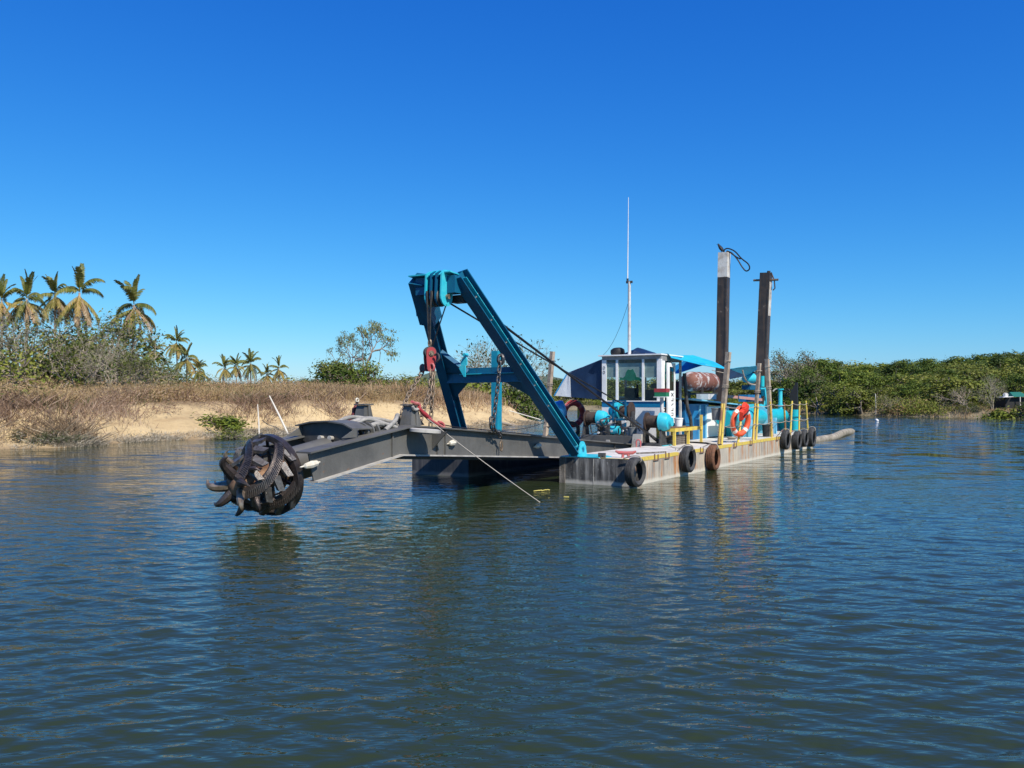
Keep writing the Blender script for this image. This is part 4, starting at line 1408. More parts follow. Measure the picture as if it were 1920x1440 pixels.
hoist = pxbox(1402, 758, 1432, 790, 1.75, 2.1, M['cyan'], 'stern_hoist', dredge)
pxbox(1403, 740, 1427, 753, 1.72, 2.1, M['royal'], 'hoist_housing', hoist)
pxbox(1406, 722, 1428, 731, 1.78, 2.1, M['blue'], 'hoist_arm', hoist)
a, c = at(1437, 760, t=1.7), at(1427, 728, t=1.7)
build('hoist_leg', MB().beam(at(1439, 790, t=1.7), at(1431, 728, t=1.7), 0.16, 0.16), M['cyan'], hoist)
build('hoist_leg', MB().beam(at(1430, 770, t=1.72), at(1435, 735, t=1.72), 0.12, 0.12), M['cyan'], hoist)
c = at(1415, 707, t=1.75)
b = MB().cyl((c.x - 0.1, 1.7, c.z), (c.x - 0.1, 2.05, c.z), 0.22, n=20)
build('hoist_drum', b, M['rubber'], hoist, True)
c = at(1406, 710, t=1.75)
build('hoist_motor', MB().cyl((c.x - 0.2, 1.9, c.z), (c.x + 0.2, 1.7, c.z + 0.02), 0.14, 0.2, 14), M['cyan'], hoist, True)
c0_, c1_ = at(1429, 725, t=1.6), at(1429, 705, t=1.6)
build('hoist_cylinder', MB().cyl(c0_, c1_, 0.09, n=14), M['teal'], hoist, True)
# teal bollard pipe with black stack, and the valve post
c = at(1491, 806, t=0.75)
sp_ = build('stack_base', MB().cyl((c.x, 0.75, DK + 0.012), (c.x, 0.75, at(1491, 768, t=0.75).z), 0.165, n=20).lathe((c.x, 0.75, at(1491, 780, t=.75).z), (0, 0, 1), [(0.14, -0.02), (0.22, -0.02), (0.22, 0.02), (0.14, 0.02)], 20), M['teal'], dredge, True)
zb, zt = at(1491, 767, t=0.75).z, at(1491, 717, t=0.75).z
build('stack', MB().add([(c.x - .09, .66, zb), (c.x + .09, .66, zb), (c.x + .09, .84, zb), (c.x - .09, .84, zb), (c.x + 0.0, .66, zt), (c.x + .1, .66, zt), (c.x + .1, .74, zt), (c.x + .0, .74, zt), (c.x - .05, .98, zb + .55), (c.x + .05, .98, zb + .55)],
                        [(0, 1, 5, 4), (1, 2, 6, 5), (2, 3, 7, 6), (3, 0, 4, 7), (4, 5, 6, 7), (3, 2, 1, 0), (3, 8, 7), (2, 6, 9), (3, 2, 9, 8), (8, 9, 6, 7)]), M['black'], sp_)
c = at(1463, 770, t=1.25)
zt = at(1463, 731, t=1.25).z
vp = build('valve_post', MB().cyl((c.x, 1.25, pz + 0.2), (c.x, 1.25, zt), 0.085, n=14).lathe((c.x, 1.25, pz + 0.42), (0, 0, 1), [(0.05, -0.02), (0.15, -0.02), (0.15, 0.02), (0.05, 0.02)], 14), M['cyan'], dredge, True)
build('valve_cap', MB().cyl((c.x, 1.25, zt), (c.x, 1.25, zt + 0.05), 0.14, n=14), M['teal'], vp, True)
build('valve_handle', MB().tube(smoothpath([(c.x, 1.25, zt), (c.x - 0.05, 1.42, zt + 0.03), (c.x - 0.1, 1.52, zt - 0.06)]), 0.03, 8), M['dusty'], vp, True)
build('grease_hose', MB().tube(smoothpath([(c.x, 1.2, zt), (c.x + 0.1, 1.0, zt - 0.05), (c.x + 0.2, 0.85, zt - 0.35), (c.x + 0.15, 0.9, pz + 0.15)]), 0.018, 6), M['cable'], vp, True)

# yellow railing posts --------------------------------------------------------
def rail_post(s, t, h, lean=(0, 0), m='yellow', r=0.034):
    return build('railing_post', MB().cyl((s, t, DK + 0.012), (s + lean[0], t + lean[1], DK + h), r, n=12), M[m], dredge, True)


star_posts = []
for u, v, vt, du, m in ((1348, 832, 757, 6, 'rustyel'), (1353, 830, 757, 5, 'yellow'), (1384, 828, 757, 9, 'yellow'), (1412, 822, 756, 4, 'rustyel'), (1418, 821, 757, 3, 'yellow'),
                        (1447, 817, 753, -3, 'rustyel'), (1473, 806, 755, -3, 'rustyel'), (1482, 811, 752, 3, 'yellow'), (1498, 808, 753, 1, 'yellow'), (1515, 806, 752, -4, 'yellow')):
    p = at(u, 800, t=0.14)
    q = at(u + du, vt, t=0.14)
    h = q.z - DK
    rail_post(p.x, 0.14, h, (q.x - p.x, 0), m)
    star_posts.append((p.x, q.x, DK + h))
port_posts = []
for u in (1023, 1085):
    p = at(u, 800, t=6.05)
    q = at(u, 750 if u > 1030 else 748, t=6.05)
    rail_post(p.x, 6.05, q.z - DK, (0, 0), 'yellow', 0.05)
    port_posts.append((p.x, q.z))
for s in (12.0, 15.0):
    rail_post(s, 6.05, 1.1)
# lamp post in front of the cabin, grey above and yellow below
p = at(1241, 826, t=1.72)
zt = at(1241, 745, t=1.72).z
gp = build('signal_post', MB().cyl((p.x, 1.72, 1.12), (p.x, 1.72, zt), 0.055, n=14), M['dirtywhite'], dredge, True)
build('post_sleeve', MB().cyl((p.x, 1.72, DK + 0.012), (p.x, 1.72, 1.12), 0.068, n=14), M['yellow'], gp, True)
build('post_tray', MB().box((p.x - 0.16, 1.52, zt), (p.x + 0.16, 1.92, zt + 0.02)), M['white'], gp)

# ------------------------------------------------------------------ loose things on and around the dredge
zt = at(1241, 745, t=1.72).z
p = at(1241, 826, t=1.72)
nav = thing('signal_box', 'red over green box on a white tray at the top of the grey post', 'signal box', (p.x, 1.72, zt + 0.022))
b = MB().box((p.x - 0.13, 1.54, zt + 0.022), (p.x + 0.13, 1.90, zt + 0.15))
build('green_base', b, M['green'], nav)
b = MB().box((p.x - 0.135, 1.53, zt + 0.152), (p.x + 0.135, 1.91, zt + 0.26))
build('red_top', b, M['red'], nav)

# spuds --------------------------------------------------------------------
def spud(u, vtop, t, leanpx, band, label, half=0.20):
    c = at(u, 745, t=t)
    ztop = at(u, vtop, s=c.x).z
    base = Vector((c.x, t, -1.2))
    # the pole leans as the photograph shows
    top = at(u + leanpx, vtop, s=c.x)
    ax = (top - Vector((c.x, t, 2.0))).normalized()
    base = Vector((c.x, t, 2.0)) - ax * 3.2
    L = (top - base).length
    sx = (Vector((1, 0, 0)) - ax * ax.x).normalized()
    sy = ax.cross(sx)
    r = thing('spud', label, 'spud pole', base)
    build('spud_shaft', MB().obox(base + ax * (L - band) / 2, sx * half, sy * half, ax * ((L - band) / 2)), M['spud'], r)
    m = base + ax * (L - band / 2)
    build('spud_head', MB().obox(m, sx * half, sy * half, ax * (band / 2 - 0.001)), M['spudwhite'] if band > 1 else M['spud'], r)
    b = MB()
    for g in (-1, 1):
        b.obox(base + ax * (L - band) / 2 + sx * (half + 0.006) * -1 + sy * g * (half - 0.03), sx * 0.006, sy * 0.03, ax * ((L - band) / 2 - 0.05))
    build('wear_strip', b, M['spud'], r)
    return r, top, ax, sx, sy, L, base


s1 = spud(1352.5, 474, 3.45, 5.5, 1.02, 'taller square spud pole with a dirty white top and a looped cable')
s2 = spud(1426, 512, 1.88, 10.5, 0.6, 'shorter rusty black spud pole with a pin through its top')
r, top, ax, sx, sy, L, base = s2
b = MB()
b.cyl(top - ax * 0.28 - sy * 0.50, top - ax * 0.28 + sy * 0.50, 0.045, n=10)
build('spud_pin', b, M['chain'], r)
b = MB()
b.cyl(top - sy * 0.13 - sx * 0.1, top - sy * 0.13 - sx * 0.1 + ax * 0.07, 0.07, n=8)
b.tube([top - sy * 0.2 + ax * 0.02, top - sy * 0.34 - ax * 0.3, top - sy * 0.38 - ax * 0.62, top - sy * 0.30 - ax * 0.7], 0.025, 6)
build('spud_eye', b, M['spud'], r)
build('white_stripe', MB().obox(top - ax * 1.05 - sy * (0.206), sx * 0.17, sy * 0.006, ax * 0.68), M['spudwhite'], r)
r, top, ax, sx, sy, L, base = s1
P = lambda a, c: top - sy * a + ax * c
pts = smoothpath([P(-0.02, 0.02), P(0.02, 0.14), P(0.18, 0.16), P(0.45, 0.02), P(0.72, -0.28), P(1.0, -0.52), P(1.06, -0.72), P(0.92, -0.80), P(0.75, -0.62), P(0.55, -0.30), P(0.30, -0.02), P(0.10, 0.05), P(0.2, 0.03), P(0.5, -0.2), P(0.68, -0.3)], 5)
build('looped_cable', MB().tube(pts, 0.028, 7), M['cable'], smooth=True, anchor=top, label='black cable looped over the top of the taller spud pole', cat='cable')
# bird
bp = P(-0.12, 0.0)
bird = thing('bird', 'small black bird perched on the white top of the taller spud pole', 'bird', bp)
b = MB()
b.tube(smoothpath([bp + Vector((0, -0.10, 0.02)), bp + Vector((0, -0.03, 0.13)), bp + Vector((0, 0.06, 0.25)), bp + Vector((0, 0.11, 0.33)), bp + Vector((0, 0.14, 0.40))], 3),
       [0.012, 0.03, 0.05, 0.068, 0.075, 0.075, 0.07, 0.06, 0.048, 0.048, 0.045, 0.03, 0.012], 8)
build('body', b, M['bird'], bird, True)
build('beak', MB().cyl(bp + Vector((0, 0.14, 0.38)), bp + Vector((0, 0.22, 0.38)), 0.014, 0.002, 6), M['dark'], bird)
build('feet', MB().cyl(bp + Vector((0.02, 0.0, 0.0)), bp + Vector((0.02, 0.02, 0.16)), 0.008, n=5).cyl(bp + Vector((-0.02, 0.0, 0.0)), bp + Vector((-0.02, 0.02, 0.16)), 0.008, n=5), M['dark'], bird)

# tyres ---------------------------------------------------------------------
def tyre_profile(R, r, w):
    return [(r, -w * 0.32), (r + 0.03, -w * 0.42), ((R + r) / 2, -w * 0.52), (R - 0.04, -w * 0.48), (R - 0.006, -w * 0.36),
            (R - 0.002, -w * 0.22), (R - 0.02, -w * 0.21), (R - 0.02, -w * 0.17), (R, -w * 0.16), (R + 0.002, -w * 0.03), (R - 0.018, -w * 0.02), (R - 0.018, w * 0.02), (R + 0.002, w * 0.03),
            (R, w * 0.16), (R - 0.02, w * 0.17), (R - 0.02, w * 0.21), (R - 0.002, w * 0.22),
            (R - 0.006, w * 0.36), (R - 0.04, w * 0.48), ((R + r) / 2, w * 0.52), (r + 0.03, w * 0.42), (r, w * 0.32), (r + 0.035, w * 0.25), (R - 0.04, w * 0.3), (R - 0.04, -w * 0.3), (r + 0.035, -w * 0.25)]


TY = [(1191, 857, 913, 'black car tyre hung at the bow corner, nearest of the tyres', 'rubber', (0.10, 1.0, 0.03), 0.24),
      (1290, 836, 886, 'black tyre hung beside the muddy brown tyre', 'rubber', (0.03, 1, 0.02), 0.22),
      (1337, 834, 882, 'muddy brown tyre hung on the pale hull side', 'mudrubber', (-0.02, 1, 0.0), 0.24),
      (1473, 806, 843, 'black tyre first of the four at the stern', 'rubber', (0.02, 1, 0.03), 0.22),
      (1494.5, 808, 843, 'black tyre hung lowest in the row of four at the stern', 'rubber', (0.0, 1, 0.06), 0.22),
      (1507.5, 806, 838, 'black tyre third of the stern row, half hidden behind the last tyre', 'rubber', (0.03, 1, 0.04), 0.22),
      (1522, 802, 838, 'black tyre hung last at the stern corner above the floating hose', 'rubber', (0.0, 1, 0.02), 0.22)]
for u, v0, v1, lab, m, axd, w in TY:
    a, c = at(u, v0, t=-0.14), at(u, v1, t=-0.14)
    R = (a.z - c.z) / 2
    ce = (a + c) / 2
    t_ = thing('tyre', lab, 'tyre', ce, 'tyres hung along the hull side')
    build('tyre_casing', MB().lathe(ce, axd, tyre_profile(R, R * 0.60, w), 40), M[m], t_, True)
    top_ = ce + Vector((0, 0, R))
    b = MB().tube(smoothpath([ce + Vector((0.02, 0.04, R * 0.62)), ce + Vector((0.02, -0.12, R * 0.7)), top_ + Vector((0.02, -0.10, 0.01)), top_ + Vector((0.02, 0.08, 0.02)), (ce.x + 0.03, 0.16, DK + 0.03)]), 0.014, 6)
    build('hanging_rope', b, M['rope'], t_, True)
# two more on the port side, seen behind the A-frame leg
for u, v, lab in ((1037, 814, 'black tyre lying on the port deck behind the blue A-frame leg'), (1071, 813, 'small black tyre on the port deck below the dark red lifebuoy')):
    ce = at(u, v, t=5.7)
    ce.z = DK + 0.30
    t_ = thing('tyre', lab, 'tyre', ce, 'tyres on the port deck')
    build('tyre_casing', MB().lathe(ce, (0.75, 0.5, 0.1), tyre_profile(0.29, 0.18, 0.18), 32), M['rubber'], t_, True)

# lifebuoys --------------------------------------------------------------------
def lifebuoy(c, axis, R, r, m, label):
    c, axis = Vector(c), Vector(axis).normalized()
    o = thing('lifebuoy', label, 'lifebuoy', c, 'lifebuoys on the railing posts')
    a = axis.orthogonal().normalized()
    a = (Vector((0, 0, 1)) - axis * axis.z).normalized()
    b_ = axis.cross(a)
    build('ring', MB().tube([c + (a * math.cos(w * math.pi / 20) + b_ * math.sin(w * math.pi / 20)) * R for w in range(40)], r, 12, True), M[m], o, True)
    for k in range(4):
        b = MB()
        w0 = math.pi / 4 + k * math.pi / 2
        b.tube([c + (a * math.cos(w0 + q) + b_ * math.sin(w0 + q)) * R for q in (-0.13, -0.06, 0, 0.06, 0.13)], r * 1.03, 12)
        build('reflective_band', b, M['tape'] if m == 'orange' else M['pinkred'], o, True)
    b = MB()
    for k in range(4):
        w0 = math.pi / 4 + k * math.pi / 2
        b.tube([c + (a * math.cos(w0 + q) + b_ * math.sin(w0 + q)) * (R + r * 1.05 + 0.03 * math.sin((q) * 2)) for q in np.linspace(0, math.pi / 2, 8)], 0.008, 5)
    build('grab_line', b, M['rope'], o, True)
    return o


c = at(1389, 790, t=0.04)
lifebuoy((c.x, 0.05, c.z), (0.30, 1, 0.12), 0.40, 0.085, 'orange', 'orange lifebuoy with a life jacket draped on it on the near railing post')
jk = c + Vector((-0.12, -0.10, 0.33))
b = MB()
o = thing('life_jacket', 'orange red life jacket draped over the top of the near orange lifebuoy', 'life jacket', jk)
for g, dz, rx, nm, hw, hh in ((-0.27, -0.13, 0.25, 'jacket_panel', 0.12, 0.16), (-0.04, -0.05, 0.10, 'jacket_panel', 0.12, 0.18), (0.18, 0.06, -0.35, 'jacket_panel', 0.10, 0.14), (-0.02, 0.14, 0.5, 'jacket_collar', 0.16, 0.06)):
    q = jk + Vector((g, -0.05, dz))
    ca, sa = math.cos(rx), math.sin(rx)
    ux, uz = Vector((ca, 0.05, sa)), Vector((-sa, -0.12, ca))
    un = ux.cross(uz).normalized()
    b = MB()
    n0 = len(b.v)
    for sgn in (-1, 1):
        for a_, z_ in ((-0.8, -1), (0.8, -1), (1, -0.8), (1, 0.8), (0.8, 1), (-0.8, 1), (-1, 0.8), (-1, -0.8)):
            k_ = 1.0 if sgn < 0 else 0.86
            b.v.append(tuple(q + ux * a_ * hw * k_ + uz * z_ * hh * k_ + un * sgn * 0.055))
    b.f += [tuple(range(7, -1, -1)), tuple(range(8, 16))] + [(i_, (i_ + 1) % 8, 8 + (i_ + 1) % 8, 8 + i_) for i_ in range(8)]
    build(nm, b, M['jacket'], o)
build('jacket_strap', MB().tube([jk + Vector((-0.38, -0.16, -0.13)), jk + Vector((-0.1, -0.17, -0.06)), jk + Vector((0.15, -0.15, 0.02))], 0.018, 6), M['black'], o)
c = at(1075, 776, t=5.98)
lifebuoy((c.x, 5.98, c.z), (0.55, 1, 0.05), 0.38, 0.10, 'buoyshade', 'dark red lifebuoy hung on the far railing post under the blue tarpaulin')
c = at(1042, 768, t=6.02)
build('blue_drum', MB().lathe((c.x, 5.9, c.z), (0.5, -1, 0.3), [(0.0, -0.24), (0.25, -0.22), (0.29, -0.1), (0.29, 0.1), (0.25, 0.2), (0.10, 0.24), (0.0, 0.24)], 20), M['bluebag'], smooth=True, anchor=(c.x, 5.9, c.z),
      label='round blue plastic float hung on the far wooden pole behind the A-frame leg', cat='float')

# wooden poles --------------------------------------------------------------------
for (u0, v0, u1, v1, t, lab) in ((1350, 826, 1366, 660, 0.30, 'weathered wooden pole tied to the post left of the orange lifebuoy'),
                                 (1413, 812, 1424, 681, 0.30, 'thin wooden pole tied to the post right of the orange lifebuoy'),
                                 (1446, 814, 1438, 673, 0.30, 'pale square wooden pole standing before the shorter spud'),
                                 (1022, 800, 1036, 659, 5.9, 'weathered wooden pole on the far side left of the blue tarpaulin')):
    a = at(u0, v0, t=t)
    c = at(u1, v1, s=a.x)
    a = Vector((a.x, a.y, DK + 0.013))
    b = MB().beam(a, c, 0.125 if u0 != 1413 else 0.10, 0.125 if u0 != 1413 else 0.10, side=(0.2, 1, 0))
    o = thing('wooden_pole', lab, 'pole', a, 'wooden poles holding up the awning')
    build('pole', b, M['wood'], o)
    d = (c - a)
    for k in (0.16, 0.62, 0.64, 0.90):
        q = a + d * k
        build('lashing', MB().tube([q + Vector((0.095 * math.cos(w), 0.095 * math.sin(w), 0)) for w in np.linspace(0, 2 * math.pi, 11)[:-1]], 0.012, 5, True), M['rope'], o)

# tarpaulins ------------------------------------------------------------------------
def cloth(name, corners, nu, nv, wrinkle, m, label, thick=0.006, sagz=0.0, seed=1):
    A, B, C_, D = [Vector(q) for q in corners]
    rg = np.random.default_rng(seed)
    ph = rg.random(6) * 6
    vs_ = []
    nrm_ = (B - A).cross(D - A).normalized()
    for lay in (0, 1):
        for j in range(nv + 1):
            for i in range(nu + 1):
                x, y = i / nu, j / nv
                p_ = A.lerp(B, x).lerp(D.lerp(C_, x), y)
                e_ = 16 * x * (1 - x) * y * (1 - y)
                w = wrinkle * (math.sin(9 * x + 5 * y + ph[0]) + 0.6 * math.sin(17 * y - 6 * x + ph[1]) + 0.5 * math.sin(21 * x + ph[2]) + 0.3 * math.sin(33 * (x + y) + ph[3]))
                p_ = p_ + nrm_ * (w * (0.25 + 0.75 * min(1, e_)) + lay * thick) - Vector((0, 0, sagz * e_ / 1.0 * 0.5))
                vs_.append(p_)
    n_ = (nu + 1) * (nv + 1)
    fs_ = []
    for lay in (0, 1):
        for j in range(nv):
            for i in range(nu):
                q = lay * n_ + j * (nu + 1) + i
                f_ = (q, q + 1, q + nu + 2, q + nu + 1)
                fs_.append(f_ if lay else f_[::-1])
    rim = [i for i in range(nu + 1)] + [j * (nu + 1) + nu for j in range(1, nv + 1)] + [nv * (nu + 1) + i for i in range(nu - 1, -1, -1)] + [j * (nu + 1) for j in range(nv - 1, 0, -1)]
    for a_, b_ in zip(rim, rim[1:] + rim[:1]):
        fs_.append((a_, b_, b_ + n_, a_ + n_))
    return MB().add(vs_, fs_)


# port side tarp: a front curtain, an outer flap, and its sloping top
A_ = at(1129, 674, s=6.62)
B_ = at(1066, 699, s=6.62)
C_ = at(1044, 742, s=6.62)
D_ = at(1129, 750, s=6.62)
tp = thing('tarpaulin', 'dark navy blue tarpaulin hung from the left side of the cabin', 'tarpaulin', A_)
mid_t = at(1069, 700, s=6.62)
mid_b = at(1071, 744.5, s=6.62)
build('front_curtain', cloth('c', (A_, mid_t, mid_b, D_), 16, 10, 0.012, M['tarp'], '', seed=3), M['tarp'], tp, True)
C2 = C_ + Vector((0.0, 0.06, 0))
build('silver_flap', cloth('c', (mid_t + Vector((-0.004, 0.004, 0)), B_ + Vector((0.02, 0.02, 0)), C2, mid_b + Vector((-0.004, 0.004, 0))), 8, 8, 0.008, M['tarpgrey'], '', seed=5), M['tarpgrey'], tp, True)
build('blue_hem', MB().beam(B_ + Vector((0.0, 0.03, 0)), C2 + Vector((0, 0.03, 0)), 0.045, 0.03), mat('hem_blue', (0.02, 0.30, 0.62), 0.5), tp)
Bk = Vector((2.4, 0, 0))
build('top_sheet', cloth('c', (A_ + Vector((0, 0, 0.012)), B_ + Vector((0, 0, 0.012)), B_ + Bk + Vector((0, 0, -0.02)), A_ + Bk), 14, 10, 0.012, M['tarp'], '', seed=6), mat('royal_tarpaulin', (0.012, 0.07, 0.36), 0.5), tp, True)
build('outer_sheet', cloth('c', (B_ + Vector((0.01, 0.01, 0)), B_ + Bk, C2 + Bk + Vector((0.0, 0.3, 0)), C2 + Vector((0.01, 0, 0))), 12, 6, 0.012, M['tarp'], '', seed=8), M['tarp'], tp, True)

# cyan awning over the engine house
a1 = at(1246, 666, t=1.88)
q1 = Vector((a1.x + 0.1, 1.84, 3.36))
q2 = at(1306, 668, t=3.0)
corner = at(1360, 690, t=0.6)
p1 = at(1357, 697, t=0.35)
aw = thing('awning', 'bright cyan tarpaulin awning stretched from the cabin roof to the wooden poles', 'awning', q1)
B1 = at(1364, 699, t=0.42)
far1 = Vector((7.0, 3.7, 3.42))
far2 = Vector((B1.x + 3.2, 3.75, 3.02))
E1_, E2_ = at(1258, 670, t=1.75), at(1364, 692, t=0.45)
R1 = at(1299, 666, t=3.0)
R2 = at(1338, 678, t=2.0)
W1 = Vector((R1.x - 0.1, 4.2, 2.85))
W2 = Vector((R2.x - 0.3, 3.2, 2.85))
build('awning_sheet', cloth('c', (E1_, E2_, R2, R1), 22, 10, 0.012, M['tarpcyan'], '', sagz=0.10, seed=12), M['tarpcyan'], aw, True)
build('awning_sheet', cloth('c', (R1 + Vector((0, 0.004, 0)), R2 + Vector((0, 0.004, 0)), W2, W1), 20, 10, 0.012, M['tarpcyan'], '', sagz=0.10, seed=14), mat('shaded_cyan_tarpaulin', (0.012, 0.20, 0.40), 0.5), aw, True)  # darker copy of the cyan sheet, underside shade put into the colour
build('awning_hem', MB().tube([E1_, E1_.lerp(E2_, 0.5) - Vector((0, 0, 0.03)), E2_], 0.02, 6), M['tarpcyan'], aw)
# the flap folded over the cabin roof edge
build('roof_flap', cloth('c', (Vector((6.9, 1.84, 3.33)), E1_ + Vector((0, 0, 0.01)), R1, Vector((6.9, 2.9, 3.335))), 8, 6, 0.006, M['tarpcyan'], '', seed=19), M['tarpcyan'], aw, True)
# stern tarp between the poles
g1, g2 = at(1368, 691, t=0.5), at(1418, 687, t=0.5)
g3, g4 = at(1421, 689, t=2.3), at(1368, 696, t=2.3)
aw2 = thing('awning', 'small sagging cyan tarpaulin tied between the two wooden poles by the spuds', 'awning', g1)
build('awning_sheet', cloth('c', (g1, g2 + Vector((0, 0, 0.02)), g3 + Vector((0, 0, -0.10)), g4 + Vector((0, 0, -0.16))), 14, 8, 0.02, M['tarpcyan'], '', sagz=0.40, seed=15), M['tarpcyan'], aw2, True)
g5 = g1 + Vector((0, 0, -0.34))
build('awning_flap', cloth('c', (g1 + Vector((0, 0.01, -0.01)), g1.lerp(g2, 0.55) + Vector((0, 0.02, -0.25)), g1.lerp(g2, 0.5) + Vector((0, 0.02, -0.30)), g5), 8, 4, 0.012, M['tarp'], '', seed=17), M['tarp'], aw2, True)

# bundles and antenna on the cabin roof
RZ = 3.316
c = at(1158, 662, s=7.0)
b = MB()
b.lathe((7.0, c.y, RZ + 0.12), (0.1, 0.1, 1), [(0.0, -0.115), (0.20, -0.11), (0.23, -0.03), (0.22, 0.06), (0.15, 0.11), (0.0, 0.12)], 14)
build('black_bundle', b, M['black'], anchor=(7.0, c.y, RZ), smooth=True, label='round black bundle on the left of the cabin roof', cat='bundle')
c0, c1 = at(1172, 660, s=7.2), at(1232, 662, s=7.2)
vs_, fs_ = [], []
nn = 14
rg = random.Random(3)
for i in range(nn + 1):
    k = i / nn
    y = c0.y + (c1.y - c0.y) * k
    h = max(0.012, 0.23 * (math.sin(min(1, k / 0.45) * math.pi / 2) if k < 0.45 else (1 - (k - 0.45) / 0.55)) + rg.uniform(-0.02, 0.02))
    for x, z in ((6.75, 0.002), (6.85, h * 0.55), (7.15, h), (7.6, h * 0.9), (7.95, 0.002)):
        vs_.append((x + rg.uniform(-.02, .02), y, RZ + z))
    if i:
        a, c = (i - 1) * 5, i * 5
        fs_ += [(a + j, a + j + 1, c + j + 1, c + j) for j in range(4)] + [(a + 4, a, c, c + 4)]
build('folded_tarpaulin', MB().add(vs_, fs_), M['tarp'], anchor=(7.2, c0.y, RZ), label='folded dark tarpaulin heaped on the cabin roof', cat='tarpaulin')
ay = at(1180, 655, s=6.75).y
ant = thing('antenna', 'tall thin whip antenna on a grey mast above the cabin roof', 'antenna', (6.75, ay, RZ))
zm, ztp = at(1180, 528, s=6.75).z, at(1178, 370, s=6.75).z
build('mast', MB().cyl((6.75, ay, RZ), (6.75, ay, zm), 0.052, 0.045, 12), M['dirtywhite'], ant, True)
build('mast_bracket', MB().box((6.72, ay - 0.10, zm - 0.05), (6.78, ay + 0.10, zm + 0.02)).cyl((6.75, ay + 0.06, zm - 0.02), (6.75, ay + 0.06, zm + 0.1), 0.035, n=8), M['dark'], ant)
build('whip', MB().cyl((6.75, ay + 0.06, zm + 0.05), (6.75, ay + 0.03, ztp), 0.020, 0.008, 8), M['white'], ant, True)
c = at(1131, 662, s=6.6)
build('guy_wire', MB().tube(sag((6.75, ay + 0.02, zm - 0.6), (6.6, c.y, RZ + 0.01), 0.25), 0.006, 5), M['cable'], anchor=(6.6, c.y, RZ), label='thin guy wire from the antenna mast to the left edge of the cabin roof', cat='wire')

# yellow bench with its tray, bucket, planks below ------------------------------------
bz = DK + 0.012
p0, p1 = at(1246, 828, t=1.35), at(1314, 822, t=1.55)
x0, x1 = at(1247, 828, t=1.4).x, at(1313, 820, t=1.15).x
y0, y1 = 1.12, 1.62
bench = thing('bench', 'yellow steel work bench beside the cabin door', 'bench', ((x0 + x1) / 2, 1.4, bz))
for x in (x0, (x0 + x1) / 2, x1):
    for y in (y0, y1):
        hgt = 0.40 if x < x1 else (0.85 if y < 1.3 else 0.40)
        build('leg', MB().box((x - 0.035, y - 0.035, bz), (x + 0.035, y + 0.035, bz + hgt)), M['yellow'], bench)
b = MB()
for y in (y0, y1):
    b.box((x0 - 0.04, y - 0.04, bz + 0.40), (x1 + 0.04, y + 0.04, bz + 0.50))
for x in (x0, (x0 + x1) / 2, x1):
    b.box((x - 0.04, y0 + 0.04, bz + 0.405), (x + 0.04, y1 - 0.04, bz + 0.495))
build('bench_frame', b, M['yellow'], bench)
for i in range(9):
    x = x0 + 0.02 + i * (x1 - x0) * 0.55 / 9
    build('slat', MB().box((x, y0 - 0.02, bz + 0.502), (x + 0.09, y1 + 0.02, bz + 0.525)), mat('brown_slat', (0.14, 0.08, 0.05), 0.9, var=(0.22, 0.13, 0.08)) if 'brown_slat' not in bpy.data.materials else bpy.data.materials['brown_slat'], bench)
for i in range(5):
    z = bz + 0.003 + i * 0.055
    build('plank', MB().box((x0 + 0.25 + 0.03 * (i % 2), 1.22, z), (x0 + 1.5 - 0.05 * (i % 3), 1.52, z + 0.045)), M['timber'], None, label='dark weathered plank stacked under the yellow bench', cat='plank', group='planks under the yellow bench', anchor=(x0 + 0.9, 1.4, z))


def bucket(c, r, h, m, label):
    c = Vector(c)
    o = thing('bucket', label, 'bucket', c)
    build('pail', MB().lathe(c, (0, 0, 1), [(0.0, 0.0), (r * 0.82, 0.0), (r, h), (r * 1.06, h), (r * 1.06, h - 0.03), (r * 1.02, h - 0.035), (r * 0.94, h - 0.01), (r * 0.78, 0.02), (0.0, 0.02)], 22), M[m], o, True)
    build('bail_handle', MB().tube([c + Vector((r * math.cos(w), r * math.sin(w) * 0.3 - r * 0.8 * math.sin(w), h - 0.02 - 0.04 * math.sin(w))) for w in np.linspace(0, math.pi, 9)], 0.006, 5), M['dusty'], o)


bb = at(1271, 810, t=1.38)
bucket((bb.x, 1.36, bz + 0.527), 0.13, 0.25, 'white', 'white plastic bucket standing on the yellow bench')
bb = at(1187, 800, s=5.5)
bucket((5.48, bb.y, DK + 0.272), 0.13, 0.25, 'bucket', 'grey bucket standing among the winches')
bb = at(1349, 778, t=0.42)
bucket((bb.x - 0.2, 0.45, bb.z - 0.15), 0.15, 0.36, 'bucket', 'grey bucket hung on the post left of the orange lifebuoy')
bb = at(1436, 815, t=0.45)
bucket((bb.x, 0.45, DK + 0.013), 0.13, 0.42, 'black', 'black bucket at the foot of the pale square pole')
cl = at(1282, 735, t=2.3)
build('hanging_cloth', cloth('c', ((8.35, 2.5, 2.5), (8.35, 2.0, 2.52), (8.40, 1.98, 1.98), (8.40, 2.5, 1.97)), 6, 6, 0.02, M['purple'], '', seed=21), M['purple'], smooth=True, anchor=(8.35, 2.2, 2.0), label='dark purple cloth hung behind the cabin above the blue wall', cat='cloth')

# ------------------------------------------------------------------ chains, block, hook, wires
def link_mesh():
    b = MB()
    L, Wd, r = 0.055, 0.033, 0.0155
    pts = []
    for i in range(7):
        w = -math.pi / 2 + math.pi * i / 6
        pts.append((L * 0.55 + Wd * math.cos(w), Wd * math.sin(w), 0))
    for i in range(7):
        w = math.pi / 2 + math.pi * i / 6
        pts.append((-L * 0.55 + Wd * math.cos(w), Wd * math.sin(w), 0))
    b.tube(pts, r, 6, True)
    me = bpy.data.meshes.new('chain_link')
    me.from_pydata(b.v, [], b.f)
    me.polygons.foreach_set('use_smooth', [True] * len(me.polygons))
    return me


